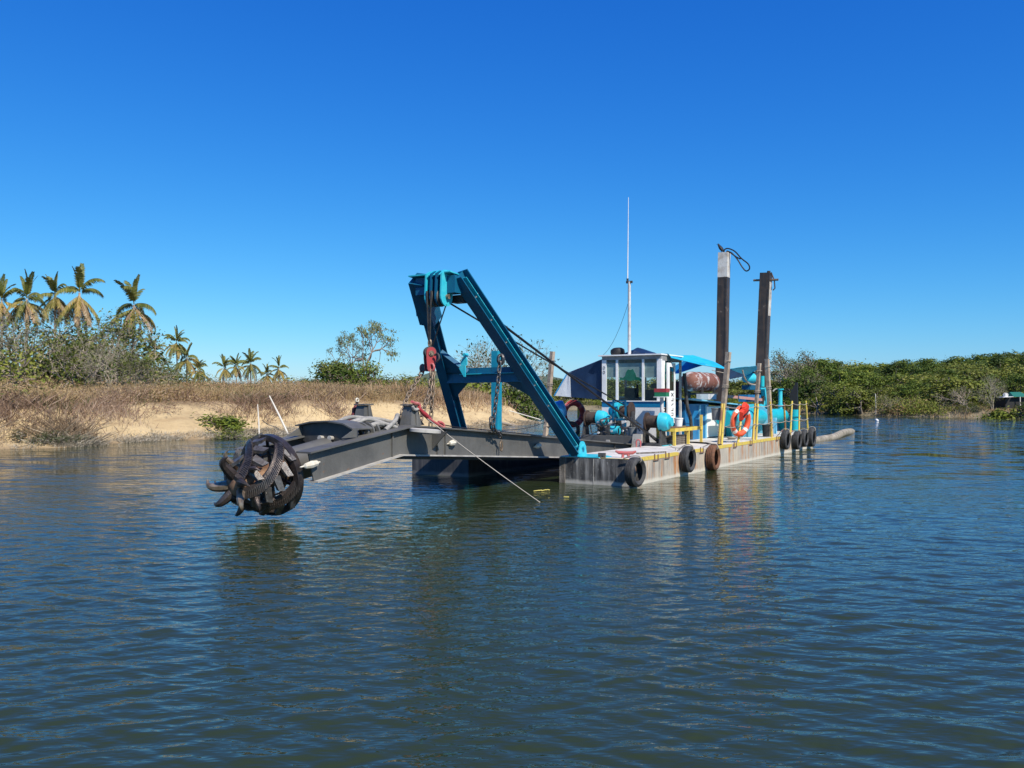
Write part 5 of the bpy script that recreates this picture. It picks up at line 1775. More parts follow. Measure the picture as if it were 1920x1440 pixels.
LM = link_mesh()
LM.materials.append(M['chain'])
LMD = LM.copy()
LMD.materials.clear()
LMD.materials.append(M['darkchain'])


def chain(path, label, me, k=1.0, name='chain'):
    path = [Vector(p) for p in path]
    o = thing(name, label, 'chain', path[0], 'lifting chains')
    step = 0.098 * k
    d = 0.0
    seg = 0
    pos = path[0].copy()
    tot = sum((path[i + 1] - path[i]).length for i in range(len(path) - 1))
    n_ = int(tot / step)
    flip = 0
    for i in range(n_):
        dist = (i + 0.5) * step
        acc = 0
        for a_, b_ in zip(path, path[1:]):
            l_ = (b_ - a_).length
            if acc + l_ >= dist:
                p_ = a_.lerp(b_, (dist - acc) / l_)
                dr_ = (b_ - a_).normalized()
                break
            acc += l_
        x = dr_
        ref = Vector((0.35, 0.94, 0)) if i % 2 else Vector((0.94, -0.35, 0))
        y = (ref - x * ref.dot(x)).normalized()
        z = x.cross(y)
        lk = bpy.data.objects.new('chain_link', me)
        COL.objects.link(lk)
        lk.parent = o
        mt = Matrix((x, y, z)).transposed().to_4x4()
        mt = mt @ Matrix.Scale(k, 4)
        mt.translation = p_ - ANCH[o.name]
        lk.matrix_local = mt
    return o


BK = at(806, 672, t=3.08)
blk = thing('pulley_block', 'red pulley block hanging from the head of the A-frame', 'pulley block', BK + Vector((0, 0, 0.45)))
axb = Vector((0.75, -0.66, 0)).normalized()      # the cheeks face starboard and forward
axb = Vector((-0.55, -0.83, 0)).normalized()
sdb = Vector((0, 0, 1)).cross(axb)


def ellp(a, h, n=22):
    return [(a * math.cos(2 * math.pi * i / n), h * math.sin(2 * math.pi * i / n)) for i in range(n)]


def plate(c, pts, d0, d1, u_, n_):
    vs_ = [c + u_ * a_ + Vector((0, 0, z_)) + n_ * d0 for a_, z_ in pts] + [c + u_ * a_ + Vector((0, 0, z_)) + n_ * d1 for a_, z_ in pts]
    m_ = len(pts)
    return MB().add(vs_, [(i, (i + 1) % m_, m_ + (i + 1) % m_, m_ + i) for i in range(m_)] + [tuple(range(m_ - 1, -1, -1)), tuple(range(m_, 2 * m_))])


cheek = [(0.105 * math.cos(w), 0.13 + 0.105 * math.sin(w)) for w in np.linspace(0, math.pi, 12)] + [(-0.105, 0.0), (-0.085, -0.22), (-0.06, -0.27), (0.06, -0.27), (0.085, -0.22), (0.105, 0.0)]
for d0, d1 in ((0.07, 0.095), (-0.095, -0.07)):
    build('cheek_plate', plate(BK, cheek, d0, d1, sdb, axb), M['red'], blk)
build('block_sheave', MB().lathe(BK + Vector((0, 0, 0.12)), axb, [(0.02, -0.06), (0.13, -0.06), (0.10, 0), (0.13, 0.06), (0.02, 0.06)], 22), M['dark'], blk, True)
build('block_pin', MB().cyl(BK + Vector((0, 0, 0.10)) - axb * 0.15, BK + Vector((0, 0, 0.10)) + axb * 0.13, 0.035, n=12).cyl(BK + Vector((0, 0, 0.10)) + axb * 0.096, BK + Vector((0, 0, 0.10)) + axb * 0.115, 0.06, n=12), M['chain'], blk, True)
build('spreader', MB().beam(BK + Vector((0.05, 0.24, -0.19)), BK + Vector((-0.02, -0.13, -0.19)), 0.05, 0.14), M['dark'], blk)
shk = []
for off_ in (Vector((0.06, 0.24, -0.22)), Vector((-0.06, -0.10, -0.21))):
    q = BK + off_
    b = MB().tube([q + Vector((0, 0.055 * math.cos(w), 0.02 + 0.075 * math.sin(w))) for w in np.linspace(0, 2 * math.pi, 13)[:-1]], 0.024, 8, True)
    build('shackle', b, M['pinkred'], blk, True)
    shk.append(q + Vector((0, 0, -0.05)))
b = MB().tube([BK + Vector((0, 0.03 * math.cos(w), 0.32 + 0.07 * math.sin(w))) for w in np.linspace(0, 2 * math.pi, 13)[:-1]], 0.022, 8, True)
build('top_link', b, M['chain'], blk, True)
q = BK + Vector((-0.05, -0.16, 0.06))
build('side_shackle', MB().tube(smoothpath([q, q + Vector((0, -0.08, 0.03)), q + Vector((0, -0.12, -0.06)), q + Vector((0, -0.06, -0.14))]), 0.022, 8), M['dark'], blk, True)

# ropes from the head sheaves down to the block
for i, (t0, off_) in enumerate(((2.90, 0.02), (3.02, 0.05))):
    a = Vector((-3.55, t0, 4.2))
    build('hoist_rope', MB().tube([a, a.lerp(BK + Vector((0, 0.02, 0.35)), 0.5), BK + Vector((0, 0.02 * i, 0.36))], 0.020, 7), M['dark'], smooth=True, anchor=a, label=('left' if i else 'right') + ' steel rope from the A-frame sheaves down to the red block', cat='rope')
a = Vector((-3.36, 2.66, 3.92))
build('hoist_rope', MB().tube([a, BK + Vector((0, -0.07, 0.26))], 0.014, 7), M['cable'], smooth=True, anchor=a, label='thin steel rope from under the cyan cheek down to the red block', cat='rope')

# chains from the block to the ladder
e1 = at(744, 792, t=3.2)
e1 = Vector((e1.x, 3.2, lz(LT, e1.x) - 0.03))
m1 = at(765, 742, t=3.28)
chain([shk[0], m1, e1], 'rusty chain from the left shackle of the red block down to the ladder', M and LM, 1.1)
e2 = at(784, 797, t=2.75)
e2 = Vector((e2.x, 2.75, lz(LT, e2.x)))
chain([shk[1], at(806, 735, t=2.92), at(793, 772, t=2.82), e2], 'rusty chain from the right shackle of the red block slanting to the ladder', LM, 1.15)
e3 = at(807, 797, t=2.9)
e3 = Vector((e3.x, 2.9, lz(LT, e3.x)))
chain([shk[1] + Vector((0.03, -0.02, 0)), at(811, 735, t=2.92), e3], 'rusty chain hanging straight from the right shackle of the red block', LM, 1.1)
# storage chain on the starboard leg
c0 = at(938, 668, t=2.02)
c1 = at(934, 720, t=2.02)
c2 = at(925, 792, t=2.05)
c3 = at(926, 806, t=2.1)
c3b = at(936, 812, t=2.12)
c4 = at(940, 826, t=2.18)
chain([c0, c1, c2, c3, c3b, c4], 'black oily chain hanging from the A-frame leg to the ladder', LMD, 1.15)
chain([c2 + Vector((0, 0.05, 0.1)), at(921, 797, t=2.1), at(922, 805, t=2.1)], 'short black chain end lying on the ladder flange below the hanging chain', LMD, 1.2)
b = MB()
q = at(940, 828, t=2.17)
b.tube([(q.x + 0.045 * math.sin(w), 2.17, q.z - 0.09 + 0.11 * math.cos(w)) for w in np.linspace(0, 2 * math.pi, 15)[:-1]], 0.018, 7, True)
build('end_ring', b, M['chain'], smooth=True, anchor=q, label='long steel ring at the free end of the black chain over the ladder side', cat='ring')
q0 = at(939, 674, t=2.02)
b = MB().tube([(q0.x, 2.02 + 0.07 * math.cos(w), q0.z + 0.10 * math.sin(w)) for w in np.linspace(0, 2 * math.pi, 13)[:-1]], 0.035, 8, True)
build('leg_shackle', b, M['darkchain'], smooth=True, anchor=q0, label='black shackle on the A-frame leg holding the hanging chain', cat='shackle')

# red swivel hook tied to the near pedestal
T_ = 2.34
K = lambda u, v, t=T_: at(u, v, t=t)
hook = thing('swivel_hook', 'red swivel and shackle slung from the near pedestal on the ladder', 'swivel', K(775, 756))
build('jaw', MB().tube(smoothpath([K(772, 753), K(778, 756), K(785, 757), K(787, 763), K(784, 768)]), 0.030, 8), M['pinkred'], hook, True)
build('jaw', MB().tube(smoothpath([K(774, 762), K(777, 767), K(781, 768), K(785, 766)]), 0.026, 8), M['dusty'], hook, True)
build('shank', MB().tube([K(784, 763), K(792, 773), K(797, 777), K(806, 786)], [0.032, 0.04, 0.048, 0.042], 10), M['red'], hook, True)
for g in (-0.035, 0.035):
    build('clevis_arm', MB().tube([K(804, 784, T_ + g), K(812, 790, T_ + g), K(829, 800, T_ + g)], [0.022, 0.026, 0.03], 8), M['pinkred'], hook, True)
build('clevis_ring', MB().tube(smoothpath([K(822, 791), K(829, 793), K(833, 799), K(830, 803), K(824, 800)]), 0.026, 8), M['pinkred'], hook, True)
# dark swivel on the far pedestal
Q = lambda u, v: at(u, v, t=3.95)
hk2 = thing('swivel_hook', 'dark red swivel hung on the far pedestal of the ladder', 'swivel', Q(669, 757))
build('swivel_ring', MB().tube([Q(670 + 2.5 * math.cos(w), 750.5 + 3.5 * math.sin(w)) for w in np.linspace(0, 2 * math.pi, 11)[:-1]], 0.016, 7, True), M['anode'], hk2, True)
build('swivel_cap', MB().cyl(Q(670, 754.5), Q(670, 753), 0.06, 0.03, 10), M['dark'], hk2)
build('shank', MB().tube(smoothpath([Q(670, 755), Q(665, 766), Q(664, 775), Q(659, 786), Q(652, 795)]), [0.03] * 6 + [0.05] * 8 + [0.04] * 11, 8), mat('shaded_red_steel', (0.12, 0.02, 0.02), 0.6), hk2, True)  # hook red darkened to carry the shade on the far side
# swing wire into the water
a = K(800, 784)
wpt = at(1016, 944, z=-0.02)
far_ = a + (wpt - a) * 1.02
build('swing_wire', MB().tube(sag(a, far_, 0.03, 16), 0.0085, 6), M['wire'], smooth=True, anchor=wpt, label='pale steel wire running from the red swivel down into the water', cat='wire')
build('swing_wire', MB().tube(smoothpath([K(824, 795), K(858, 801), K(900, 805, 2.6), at(960, 811, t=3.0), at(1080, 822, t=3.2), (5.3, 3.4, 1.0)]), 0.011, 6), M['cable'], smooth=True, anchor=K(824, 795), label='dark wire lying along the top of the ladder back to the winches', cat='wire')
build('swing_wire', MB().tube(sag(at(925, 806, t=3.6), at(1026, 790, t=6.0), 0.10), 0.011, 6), M['cable'], smooth=True, anchor=at(925, 806, t=3.6), label='thin wire from the ladder to the far yellow post behind the A-frame leg', cat='wire')
# backstays
a = Vector((-2.95, 2.85, 4.38))
e = at(1236, 818, t=1.55)
e = Vector((e.x, 1.55, DK + 0.12))
build('backstay', MB().tube(sag(a, e, 0.02), 0.030, 8), M['cable'], smooth=True, anchor=e, label='thick black stay rope from the A-frame head down to the starboard deck', cat='rope')
build('backstay', MB().tube(sag((-3.28, 2.72, 4.00), (6.05, 2.85, 1.74), 0.02), 0.020, 8), M['cable'], smooth=True, anchor=(6.05, 2.85, 1.74), label='thinner black rope from the A-frame sheave back to the centre winch', cat='rope')
b = MB()
b.box((e.x - 0.3, 1.3, DK + 0.013), (e.x + 0.6, 1.72, DK + 0.03))
b.prism([(e.x - 0.1, DK + 0.03), (e.x + 0.2, DK + 0.03), (e.x + 0.1, DK + 0.2), (e.x - 0.02, DK + 0.2)], 1.53, 1.57)
build('stay_plate', b, M['cyan'], dredge)
b = MB()
for k in range(4):
    q = e + (a - e) * (0.02 + 0.015 * k)
    b.cyl(q + Vector((0, -0.06, -0.02)), q + Vector((0, 0.06, 0.05)), 0.03, n=8)
b.tube([e + Vector((0.0, 0.0, -0.02)), e + (a - e) * 0.05], 0.045, 8)
build('turnbuckle', b, M['dark'], dredge, True)
# railing ropes
for frac, nm in ((0.93, 'upper'), (0.45, 'lower')):
    pts = []
    for (xa, xb, zt_), (xc, xd, zu_) in zip(star_posts[1:], star_posts[2:]):
        pa = Vector((xa + (xb - xa) * frac, 0.09, DK + (zt_ - DK) * frac))
        pc_ = Vector((xc + (xd - xc) * frac, 0.09, DK + (zu_ - DK) * frac))
        pts += sag(pa, pc_, 0.05, 6)[:-1]
    pts.append(pc_)
    build('railing_rope', MB().tube(pts, 0.011, 6), M['rope'], smooth=True, anchor=pts[0], label=nm + ' rope strung along the yellow railing posts', cat='rope')
a, c = at(1392, 694, t=0.6), at(1420, 722, t=0.6)
build('tie_rope', MB().tube(smoothpath([a, at(1396, 708, t=.6), at(1405, 719, t=.6), c]), 0.025, 6), M['rope'], smooth=True, anchor=a, label='frayed pale rope hanging from the small tarpaulin to the thin wooden pole', cat='rope')
a, c = at(1335, 694, t=0.5), at(1364, 700, t=0.5)
build('tie_rope', MB().tube(sag(a, c, 0.01), 0.012, 6), M['rope'], smooth=True, anchor=a, label='short rope tying the cyan awning to the wooden pole', cat='rope')

# floating discharge hose --------------------------------------------------------------
f0, f1 = Vector((18.6, 0.9, 0.05)), at(1592, 813, z=0.02)
pth = smoothpath([f0, at(1540, 824, z=0.05), at(1562, 820, z=0.1), at(1580, 812, z=0.16), at(1594, 809, z=0.10), at(1600, 811, z=-0.25)], 8)
n_ = len(pth)
fl = thing('floating_hose', 'sun bleached ribbed discharge hose floating behind the stern', 'hose', f0)
build('hose_body', MB().tube(pth, [0.14] * n_, 14), M['ribpipe'], fl, True)
b = MB()
for i in range(0, n_ - 2):
    for k in (0.0, 0.5):
        p_ = pth[i].lerp(pth[i + 1], k)
        b.lathe(p_, pth[i + 1] - pth[i], [(0.12, -0.07), (0.175, -0.05), (0.175, 0.05), (0.12, 0.07)], 14)
o = build('hose_rib', b, M['ribpipe'], fl, True)
o['kind'] = 'stuff'
c = at(1644, 788, z=0.05)
build('float_buoy', MB().lathe(c, (0.6, 0.7, 0.5), [(0, -0.2), (0.09, -0.15), (0.12, -0.04), (0.10, 0.09), (0.05, 0.16), (0, 0.18)], 16), M['float'], smooth=True, anchor=c, label='small white float buoy near the right bank', cat='buoy')
# floating leaf strips
c = at(1016, 920, z=0.012)
b = MB()
rg = random.Random(5)
pts = []
for i in range(13):
    k = i / 12 - 0.5
    x, y = c.x + k * 0.42, c.y - k * 0.16
    w = 0.028 * (1 - (2 * k) ** 2) + 0.008
    pts.append((x, y, w))
for (x, y, w), (x2, y2, w2) in zip(pts, pts[1:]):
    z = 0.02 + rg.uniform(0, 0.012)
    b.add([(x - w, y - w * .4, z), (x + w, y + w * .4, z), (x2 + w2, y2 + w2 * .4, z), (x2 - w2, y2 - w2 * .4, z), (x - w, y - w * .4, z - .012), (x + w, y + w * .4, z - .012), (x2 + w2, y2 + w2 * .4, z - .012), (x2 - w2, y2 - w2 * .4, z - .012)],
          [(0, 1, 2, 3), (7, 6, 5, 4), (0, 4, 5, 1), (1, 5, 6, 2), (2, 6, 7, 3), (3, 7, 4, 0)])
build('floating_leaf', b, M['leafdebris'], anchor=c, label='yellow dead leaf strip floating in front of the hull well', cat='leaf')
c = at(1062, 931, z=0.012)
build('floating_leaf', MB().obox(c, (0.02, -0.05, 0), (0.008, 0.004, 0), (0, 0, 0.006)), M['leafdebris'], anchor=c, label='tiny yellow leaf floating below the bow of the near pontoon', cat='leaf')

# things lying on the deck
hz_ = DK + 0.035
build('deck_hose', MB().tube(smoothpath([at(1288, 829, z=hz_), at(1306, 829.5, z=hz_), at(1326, 831, z=hz_), at(1343, 834, z=hz_), at(1352, 833, z=hz_)]), 0.022, 7), M['cable'], smooth=True, anchor=at(1288, 829, z=hz_), label='black hose lying across the white deck to the foot of the wooden pole', cat='hose')
c = at(1222, 849, z=hz_)
build('steel_bar', MB().beam(c + Vector((-0.35, 0.25, 0)), c + Vector((0.55, -0.15, 0)), 0.03, 0.03), M['timber'], anchor=c, label='thin dark bar lying on the white deck behind the nearest tyre', cat='bar')
c = at(1372, 824, z=DK + 0.02)
o = thing('rope_coil', 'small coil of grey rope on the deck left of the orange lifebuoy', 'rope', c)
build('coil', MB().tube([c + Vector((math.cos(w) * (0.10 + 0.012 * w / 6.28), math.sin(w) * (0.10 + 0.012 * w / 6.28), 0.016 + 0.012 * w / 6.28)) for w in np.linspace(0, 6.28 * 5, 60)], 0.016, 6), M['rope'], o, True)

# ------------------------------------------------------------------ plants
def XY(u, D):
    return ((u - 960) / 1600 * D, D)


def quads(rg, C, N_, size, aspect=0.5):
    """leaf quads with centres C, rough normals N_ (n,3)"""
    n_ = len(C)
    N_ = N_ / (np.linalg.norm(N_, axis=1, keepdims=True) + 1e-9)
    r = rg.normal(size=(n_, 3))
    a = np.cross(N_, r)
    a /= np.linalg.norm(a, axis=1, keepdims=True) + 1e-9
    b = np.cross(N_, a)
    s_ = size * (0.6 + 0.8 * rg.random((n_, 1)))
    a, b = a * s_, b * s_ * aspect
    V = np.stack([C - a, C - b * 1.0, C + a, C + b], 1).reshape(-1, 3)
    return V, np.arange(n_ * 4).reshape(-1, 4)


def branches(rg, segs, tips, p, d, L, r, lev, nl, spread, up):
    steps = 3
    q = p.copy()
    for k in range(steps):
        d = d + rg.normal(size=3) * 0.12 + np.array([0, 0, up * 0.1])
        d /= np.linalg.norm(d)
        q2 = q + d * L / steps
        segs.append((q, q2, r * (1 - 0.25 * k / steps), r * (1 - 0.25 * (k + 1) / steps)))
        q = q2
    if lev == 0:
        tips.append(q)
        return
    for k in range(nl):
        nd = d + rg.normal(size=3) * spread
        nd[2] += up
        nd /= np.linalg.norm(nd)
        branches(rg, segs, tips, q, nd, L * (0.62 + 0.25 * rg.random()), r * 0.62, lev - 1, nl if lev > 1 else nl, spread, up)


def seg_mesh(name, segs, m, n_=4, tint=False):
    V, Fq = [], []
    for p, q, r0, r1 in segs:
        d = (q - p) / (np.linalg.norm(q - p) + 1e-9)
        a = np.cross(d, [0.3, 0.9, 0.1])
        a /= np.linalg.norm(a) + 1e-9
        b = np.cross(d, a)
        k0 = len(V)
        for c, r in ((p, r0), (q, r1)):
            for i in range(n_):
                w = 2 * math.pi * i / n_
                V.append(c + (a * math.cos(w) + b * math.sin(w)) * r)
        Fq += [(k0 + i, k0 + (i + 1) % n_, k0 + n_ + (i + 1) % n_, k0 + n_ + i) for i in range(n_)]
    V = np.array(V)
    return fast_mesh(name, V, Fq, np.random.default_rng(3).random(len(V)) if tint else None, m)


PROTO = {}


def proto_tree(key, seed, h, trunk_h, tr, lev, nl, spread, up, leaf_m, bark_m, leaves, clump, flat, size, lean=0.1, limbs=3, vine=None):
    rg = np.random.default_rng(seed)
    segs, tips = [], []
    for k in range(limbs):
        d = np.array([rg.normal() * lean, rg.normal() * lean, 1.0])
        base = np.array([rg.normal() * tr, rg.normal() * tr, -0.3])
        branches(rg, segs, tips, base, d / np.linalg.norm(d), trunk_h, tr, lev, nl, spread, up)
    tips = np.array(tips)
    zmax = tips[:, 2].max()
    sc_ = h / (zmax + clump * flat * 0.8)
    segs = [(p * sc_, q * sc_, a * sc_, b * sc_) for p, q, a, b in segs]
    tips *= sc_
    tm = seg_mesh('trunk', segs, bark_m, 5, True)
    cm = None
    if leaves:
        per = max(1, leaves // len(tips))
        C = np.repeat(tips, per, 0)
        off = rg.normal(size=C.shape) * np.array([clump, clump, clump * flat]) * 0.5
        C = C + off
        cen = tips.mean(0)
        N_ = off * np.array([1, 1, 1.5]) + np.array([0, 0, 0.5 * clump]) + 0.35 * clump * rg.normal(size=C.shape)
        V, Fq = quads(rg, C, N_, size)
        tint = np.repeat(np.clip(rg.random(len(C)) * 0.7 + np.repeat(rg.random(len(tips)), per) * 0.3, 0, 1), 4)
        cm = fast_mesh('crown', V, Fq, tint, leaf_m)
    PROTO[key] = (tm, cm)


def plant(kind, name, x, y, z, s, rot, label, cat, group=None, sz=None):
    o = bpy.data.objects.new(name, None)
    o.location = (x, y, z)
    o.rotation_euler = (0, 0, rot)
    o.scale = (s, s, s if sz is None else sz)
    COL.objects.link(o)
    meta(o, label, cat, group)
    tm, cm = PROTO[kind]
    for nm, me in (('trunk' if kind[:4] != 'bush' else 'stems', tm), ('crown' if kind[:4] != 'bush' else 'leaves', cm)):
        if me:
            c = bpy.data.objects.new(nm, me)
            COL.objects.link(c)
            c.parent = o
    return o


for i in range(3):
    proto_tree('acacia%d' % i, 40 + i, 6.0, 2.0, 0.13, 3, 3, 0.62, 0.10, M['leaf_dark'], M['bark'], 3000, 0.95, 0.42, 0.17, 0.25, 2)
proto_tree('yellow', 66, 5.0, 1.0, 0.12, 3, 4, 0.85, 0.02, M['leaf_yellow'], M['bark'], 5000, 1.0, 0.5, 0.15, 0.5, 3)
for i in range(2):
    proto_tree('olive%d' % i, 60 + i, 5.0, 1.0, 0.12, 3, 3, 0.75, 0.05, M['leaf_olive'], M['bark'], 3000, 1.1, 0.6, 0.16, 0.4, 3)
for i in range(3):
    proto_tree('bush%d' % i, 70 + i, 3.0, 0.35, 0.05, 3, 3, 0.95, -0.02, M['leaf_olive' if i != 1 else 'leaf_dark'], M['bark'], 2200, 0.7, 0.75, 0.10, 0.8, 4)
proto_tree('bushgrey', 77, 2.6, 0.35, 0.04, 3, 3, 0.95, -0.02, M['leaf_grey'], M['palebark'], 1500, 0.7, 0.75, 0.10, 0.8, 5)
proto_tree('bushlime', 78, 1.6, 0.35, 0.03, 2, 4, 0.9, 0.0, M['leaf_lime'], M['bark'], 1200, 0.6, 0.7, 0.13, 0.9, 5)
for i in range(3):
    proto_tree('bare%d' % i, 80 + i, 5.0, 1.0, 0.045, 5, 3, 0.46, 0.04, M['leaf_olive' if i != 1 else 'leaf_grey'], M['twig'], 2400 if i != 1 else 70, 0.4, 0.8, 0.085, 0.38, 3)
proto_tree('sparse', 91, 11.0, 3.2, 0.22, 4, 3, 0.55, 0.06, M['leaf_grey'], M['bark'], 2600, 1.1, 0.35, 0.17, 0.15, 1)
proto_tree('greytree', 95, 8.0, 1.8, 0.16, 4, 3, 0.5, 0.08, M['leaf_grey'], M['palebark'], 1700, 0.9, 0.6, 0.13, 0.3, 2)


# palm fronds: large leaves, each an object of its own
def frond_mesh(name, L, e0, droop, m, seed, hang=0.6, wid=0.75, nle=26):
    rg = np.random.default_rng(seed)
    V, Fq, T = [], [], []
    p = np.zeros(3)
    e = e0
    pts = []
    n_ = 16
    for i in range(n_ + 1):
        pts.append((p.copy(), e))
        p = p + np.array([math.cos(e), 0, math.sin(e)]) * L / n_
        e -= droop / n_ * (0.5 + 1.2 * i / n_)
    for i in range(n_):
        (a, _), (b, _) = pts[i], pts[i + 1]
        r0, r1 = 0.055 * (1 - i / n_) + 0.012, 0.055 * (1 - (i + 1) / n_) + 0.012
        k = len(V)
        V += [a + [0, r0, 0], a - [0, r0, 0], b - [0, r1, 0], b + [0, r1, 0]]
        Fq.append((k, k + 1, k + 2, k + 3))
        T += [0.9] * 4
    for i in range(nle):
        f = 0.12 + 0.88 * i / nle
        idx = f * n_
        j = min(int(idx), n_ - 1)
        a = pts[j][0] + (pts[j + 1][0] - pts[j][0]) * (idx - j)
        el = pts[j][1]
        tdir = np.array([math.cos(el), 0, math.sin(el)])
        ll = wid * (math.sin(math.pi * (0.12 + 0.82 * f)) ** 0.6) * (0.85 + 0.3 * rg.random())
        for sgn in (-1, 1):
            d = tdir * 0.55 + np.array([0, sgn * 0.75, 0]) + np.array([0, 0, -hang * (0.6 + 0.8 * rg.random())])
            d /= np.linalg.norm(d)
            w = tdir * 0.10
            mid = a + d * ll * 0.5
            tip = a + d * ll * 0.95 + np.array([0, 0, -hang * 0.28 * ll])
            k = len(V)
            V += [a - w * 0.5, a + w * 0.5, mid + w * 0.8, tip, mid - w * 0.8]
            t_ = rg.random()
            T += [t_] * 5
            Fq.append((k, k + 1, k + 2, k + 4))
            Fq.append((k + 4, k + 2, k + 3, k + 3))
    return fast_mesh(name, np.array(V), np.array(Fq), np.array(T), m)


FR = {
    'up': [frond_mesh('frond', 3.7, rad(84), rad(25), M['frond_green'], 1, 0.10, 0.6), frond_mesh('frond', 3.6, rad(72), rad(55), M['frond_green'], 2, 0.3, 0.75)],
    'arch': [frond_mesh('frond', 3.9, rad(58), rad(105), M['frond_green'], 3, 0.7, 0.85), frond_mesh('frond', 3.8, rad(25), rad(95), M['frond_green'], 4, 0.8, 0.85)],
    'hang': [frond_mesh('frond', 4.4, rad(-2), rad(85), M['frond_yellow'], 5, 0.7, 0.95), frond_mesh('frond', 4.6, rad(-25), rad(60), M['frond_green'], 6, 0.6, 0.95), frond_mesh('frond', 4.4, rad(-38), rad(48), M['frond_yellow'], 7, 0.5, 0.9), frond_mesh('frond', 4.2, rad(-52), rad(34), M['frond_brown'], 8, 0.4, 0.7)],
}


def palm(u, vtop, D, label, seed, s=1.0, lean=0.02, skirt=9, group='coconut palms beyond the left bank'):
    rg = random.Random(seed)
    x, y = XY(u, D)
    ztop = 2 + (745 - vtop) / 1600 * D
    zc = ztop - 3.7 * s
    zg = float(zL(x, y))
    o = bpy.data.objects.new('palm_tree', None)
    o.location = (x, y, zg)
    COL.objects.link(o)
    meta(o, label, 'palm tree', group)
    h = zc - zg
    b = MB()
    dx = lean * h
    pts = [Vector((-dx * (1 - k) ** 2, 0, h * k - 0.3 * (k == 0))) for k in np.linspace(0, 1, 12)]
    rs = [0.20 * s * (1 - 0.35 * k) * (1.25 if k == 0 else 1) for k in np.linspace(0, 1, 12)]
    b.tube(pts, rs, 9)
    me = bpy.data.meshes.new('trunk')
    me.from_pydata(b.v, [], b.f)
    me.materials.append(M['palebark'])
    me.polygons.foreach_set('use_smooth', [True] * len(me.polygons))
    t = bpy.data.objects.new('trunk', me)
    COL.objects.link(t)
    t.parent = o
    for kind, n_ in (('up', 5), ('arch', 5), ('hang', skirt + 9)):
        n_ = max(3, n_ + rg.choice((-1, 0, 1)) * (2 if kind == 'hang' else 1))
        for k in range(n_):
            f = bpy.data.objects.new('frond', rg.choice(FR[kind]))
            COL.objects.link(f)
            f.parent = o
            f.location = (0, 0, h + (0.25 if kind == 'up' else (0.1 if kind == 'arch' else -0.1 - 0.9 * rg.random())) * s)
            az = 2 * math.pi * (k + rg.uniform(-0.3, 0.3)) / n_ + seed
            f.rotation_euler = (rg.uniform(-0.2, 0.2), rg.uniform(-0.24, 0.24), az)
            q = s * rg.uniform(0.85, 1.1)
            f.scale = (q, q * rg.choice((-1, 1)), q)
    return o


for u, vt, D, lab, s, ln in ((3, 516, 108, 'coconut palm cut off by the left edge of the photo', 0.95, 0.0), (50, 512, 106, 'tall coconut palm with an upright tuft, left of the pair above the dry trees', 1.0, 0.0),
                             (103, 509, 116, 'drooping yellowish coconut palm between two taller tufted palms', 1.0, 0.0), (149, 494, 104, 'tallest coconut palm with spread upright fronds above the dry trees', 1.12, 0.0),
                             (251, 518, 100, 'lone tall coconut palm with a long hanging skirt and bare trunk', 1.05, 0.03),
                             (288, 630, 190, 'low coconut palm beside the right end of the dark bushes', 0.95, 0.0), (331, 613, 185, 'slim coconut palm, upper of two standing close together', 1.0, -0.06),
                             (350, 640, 170, 'yellow skirted coconut palm, lower of two standing close together', 1.0, 0.0), (371, 668, 190, 'small dark palm just right of the yellow skirted palm', 0.9, 0.0),
                             (420, 666, 230, 'small far palm, leftmost of the far row on the brush line', 1.0, 0.0), (443, 663, 235, 'small far palm second in the far row on the brush line', 1.0, 0.0),
                             (470, 655, 215, 'widest yellow palm in the middle of the far row', 1.1, 0.0), (500, 680, 230, 'lowest dark palm in the far row, right of the widest palm', 0.95, 0.0),
                             (523, 668, 230, 'far palm at the right end of the far row', 1.0, 0.0)):
    palm(u, vt, D, lab, int(u) + 3, s * 0.86, ln, 9 if D < 150 else 8)

# left bank trees ------------------------------------------------------
gz = lambda x, y: float(zL(x, y))


def lplant(kind, name, u, D, h, label, cat, group=None, rot=0.0, wide=1.0):
    x, y = XY(u, D)
    me = PROTO[kind][0] if kind[:4] == 'bare' else PROTO[kind][1]
    co = np.empty(len(me.vertices) * 3, np.float32)
    me.vertices.foreach_get('co', co)
    hh = co.reshape(-1, 3)[:, 2].max()
    return plant(kind, name, x, y, gz(x, y) - 0.05, h / hh * wide, rot, label, cat, group, h / hh)


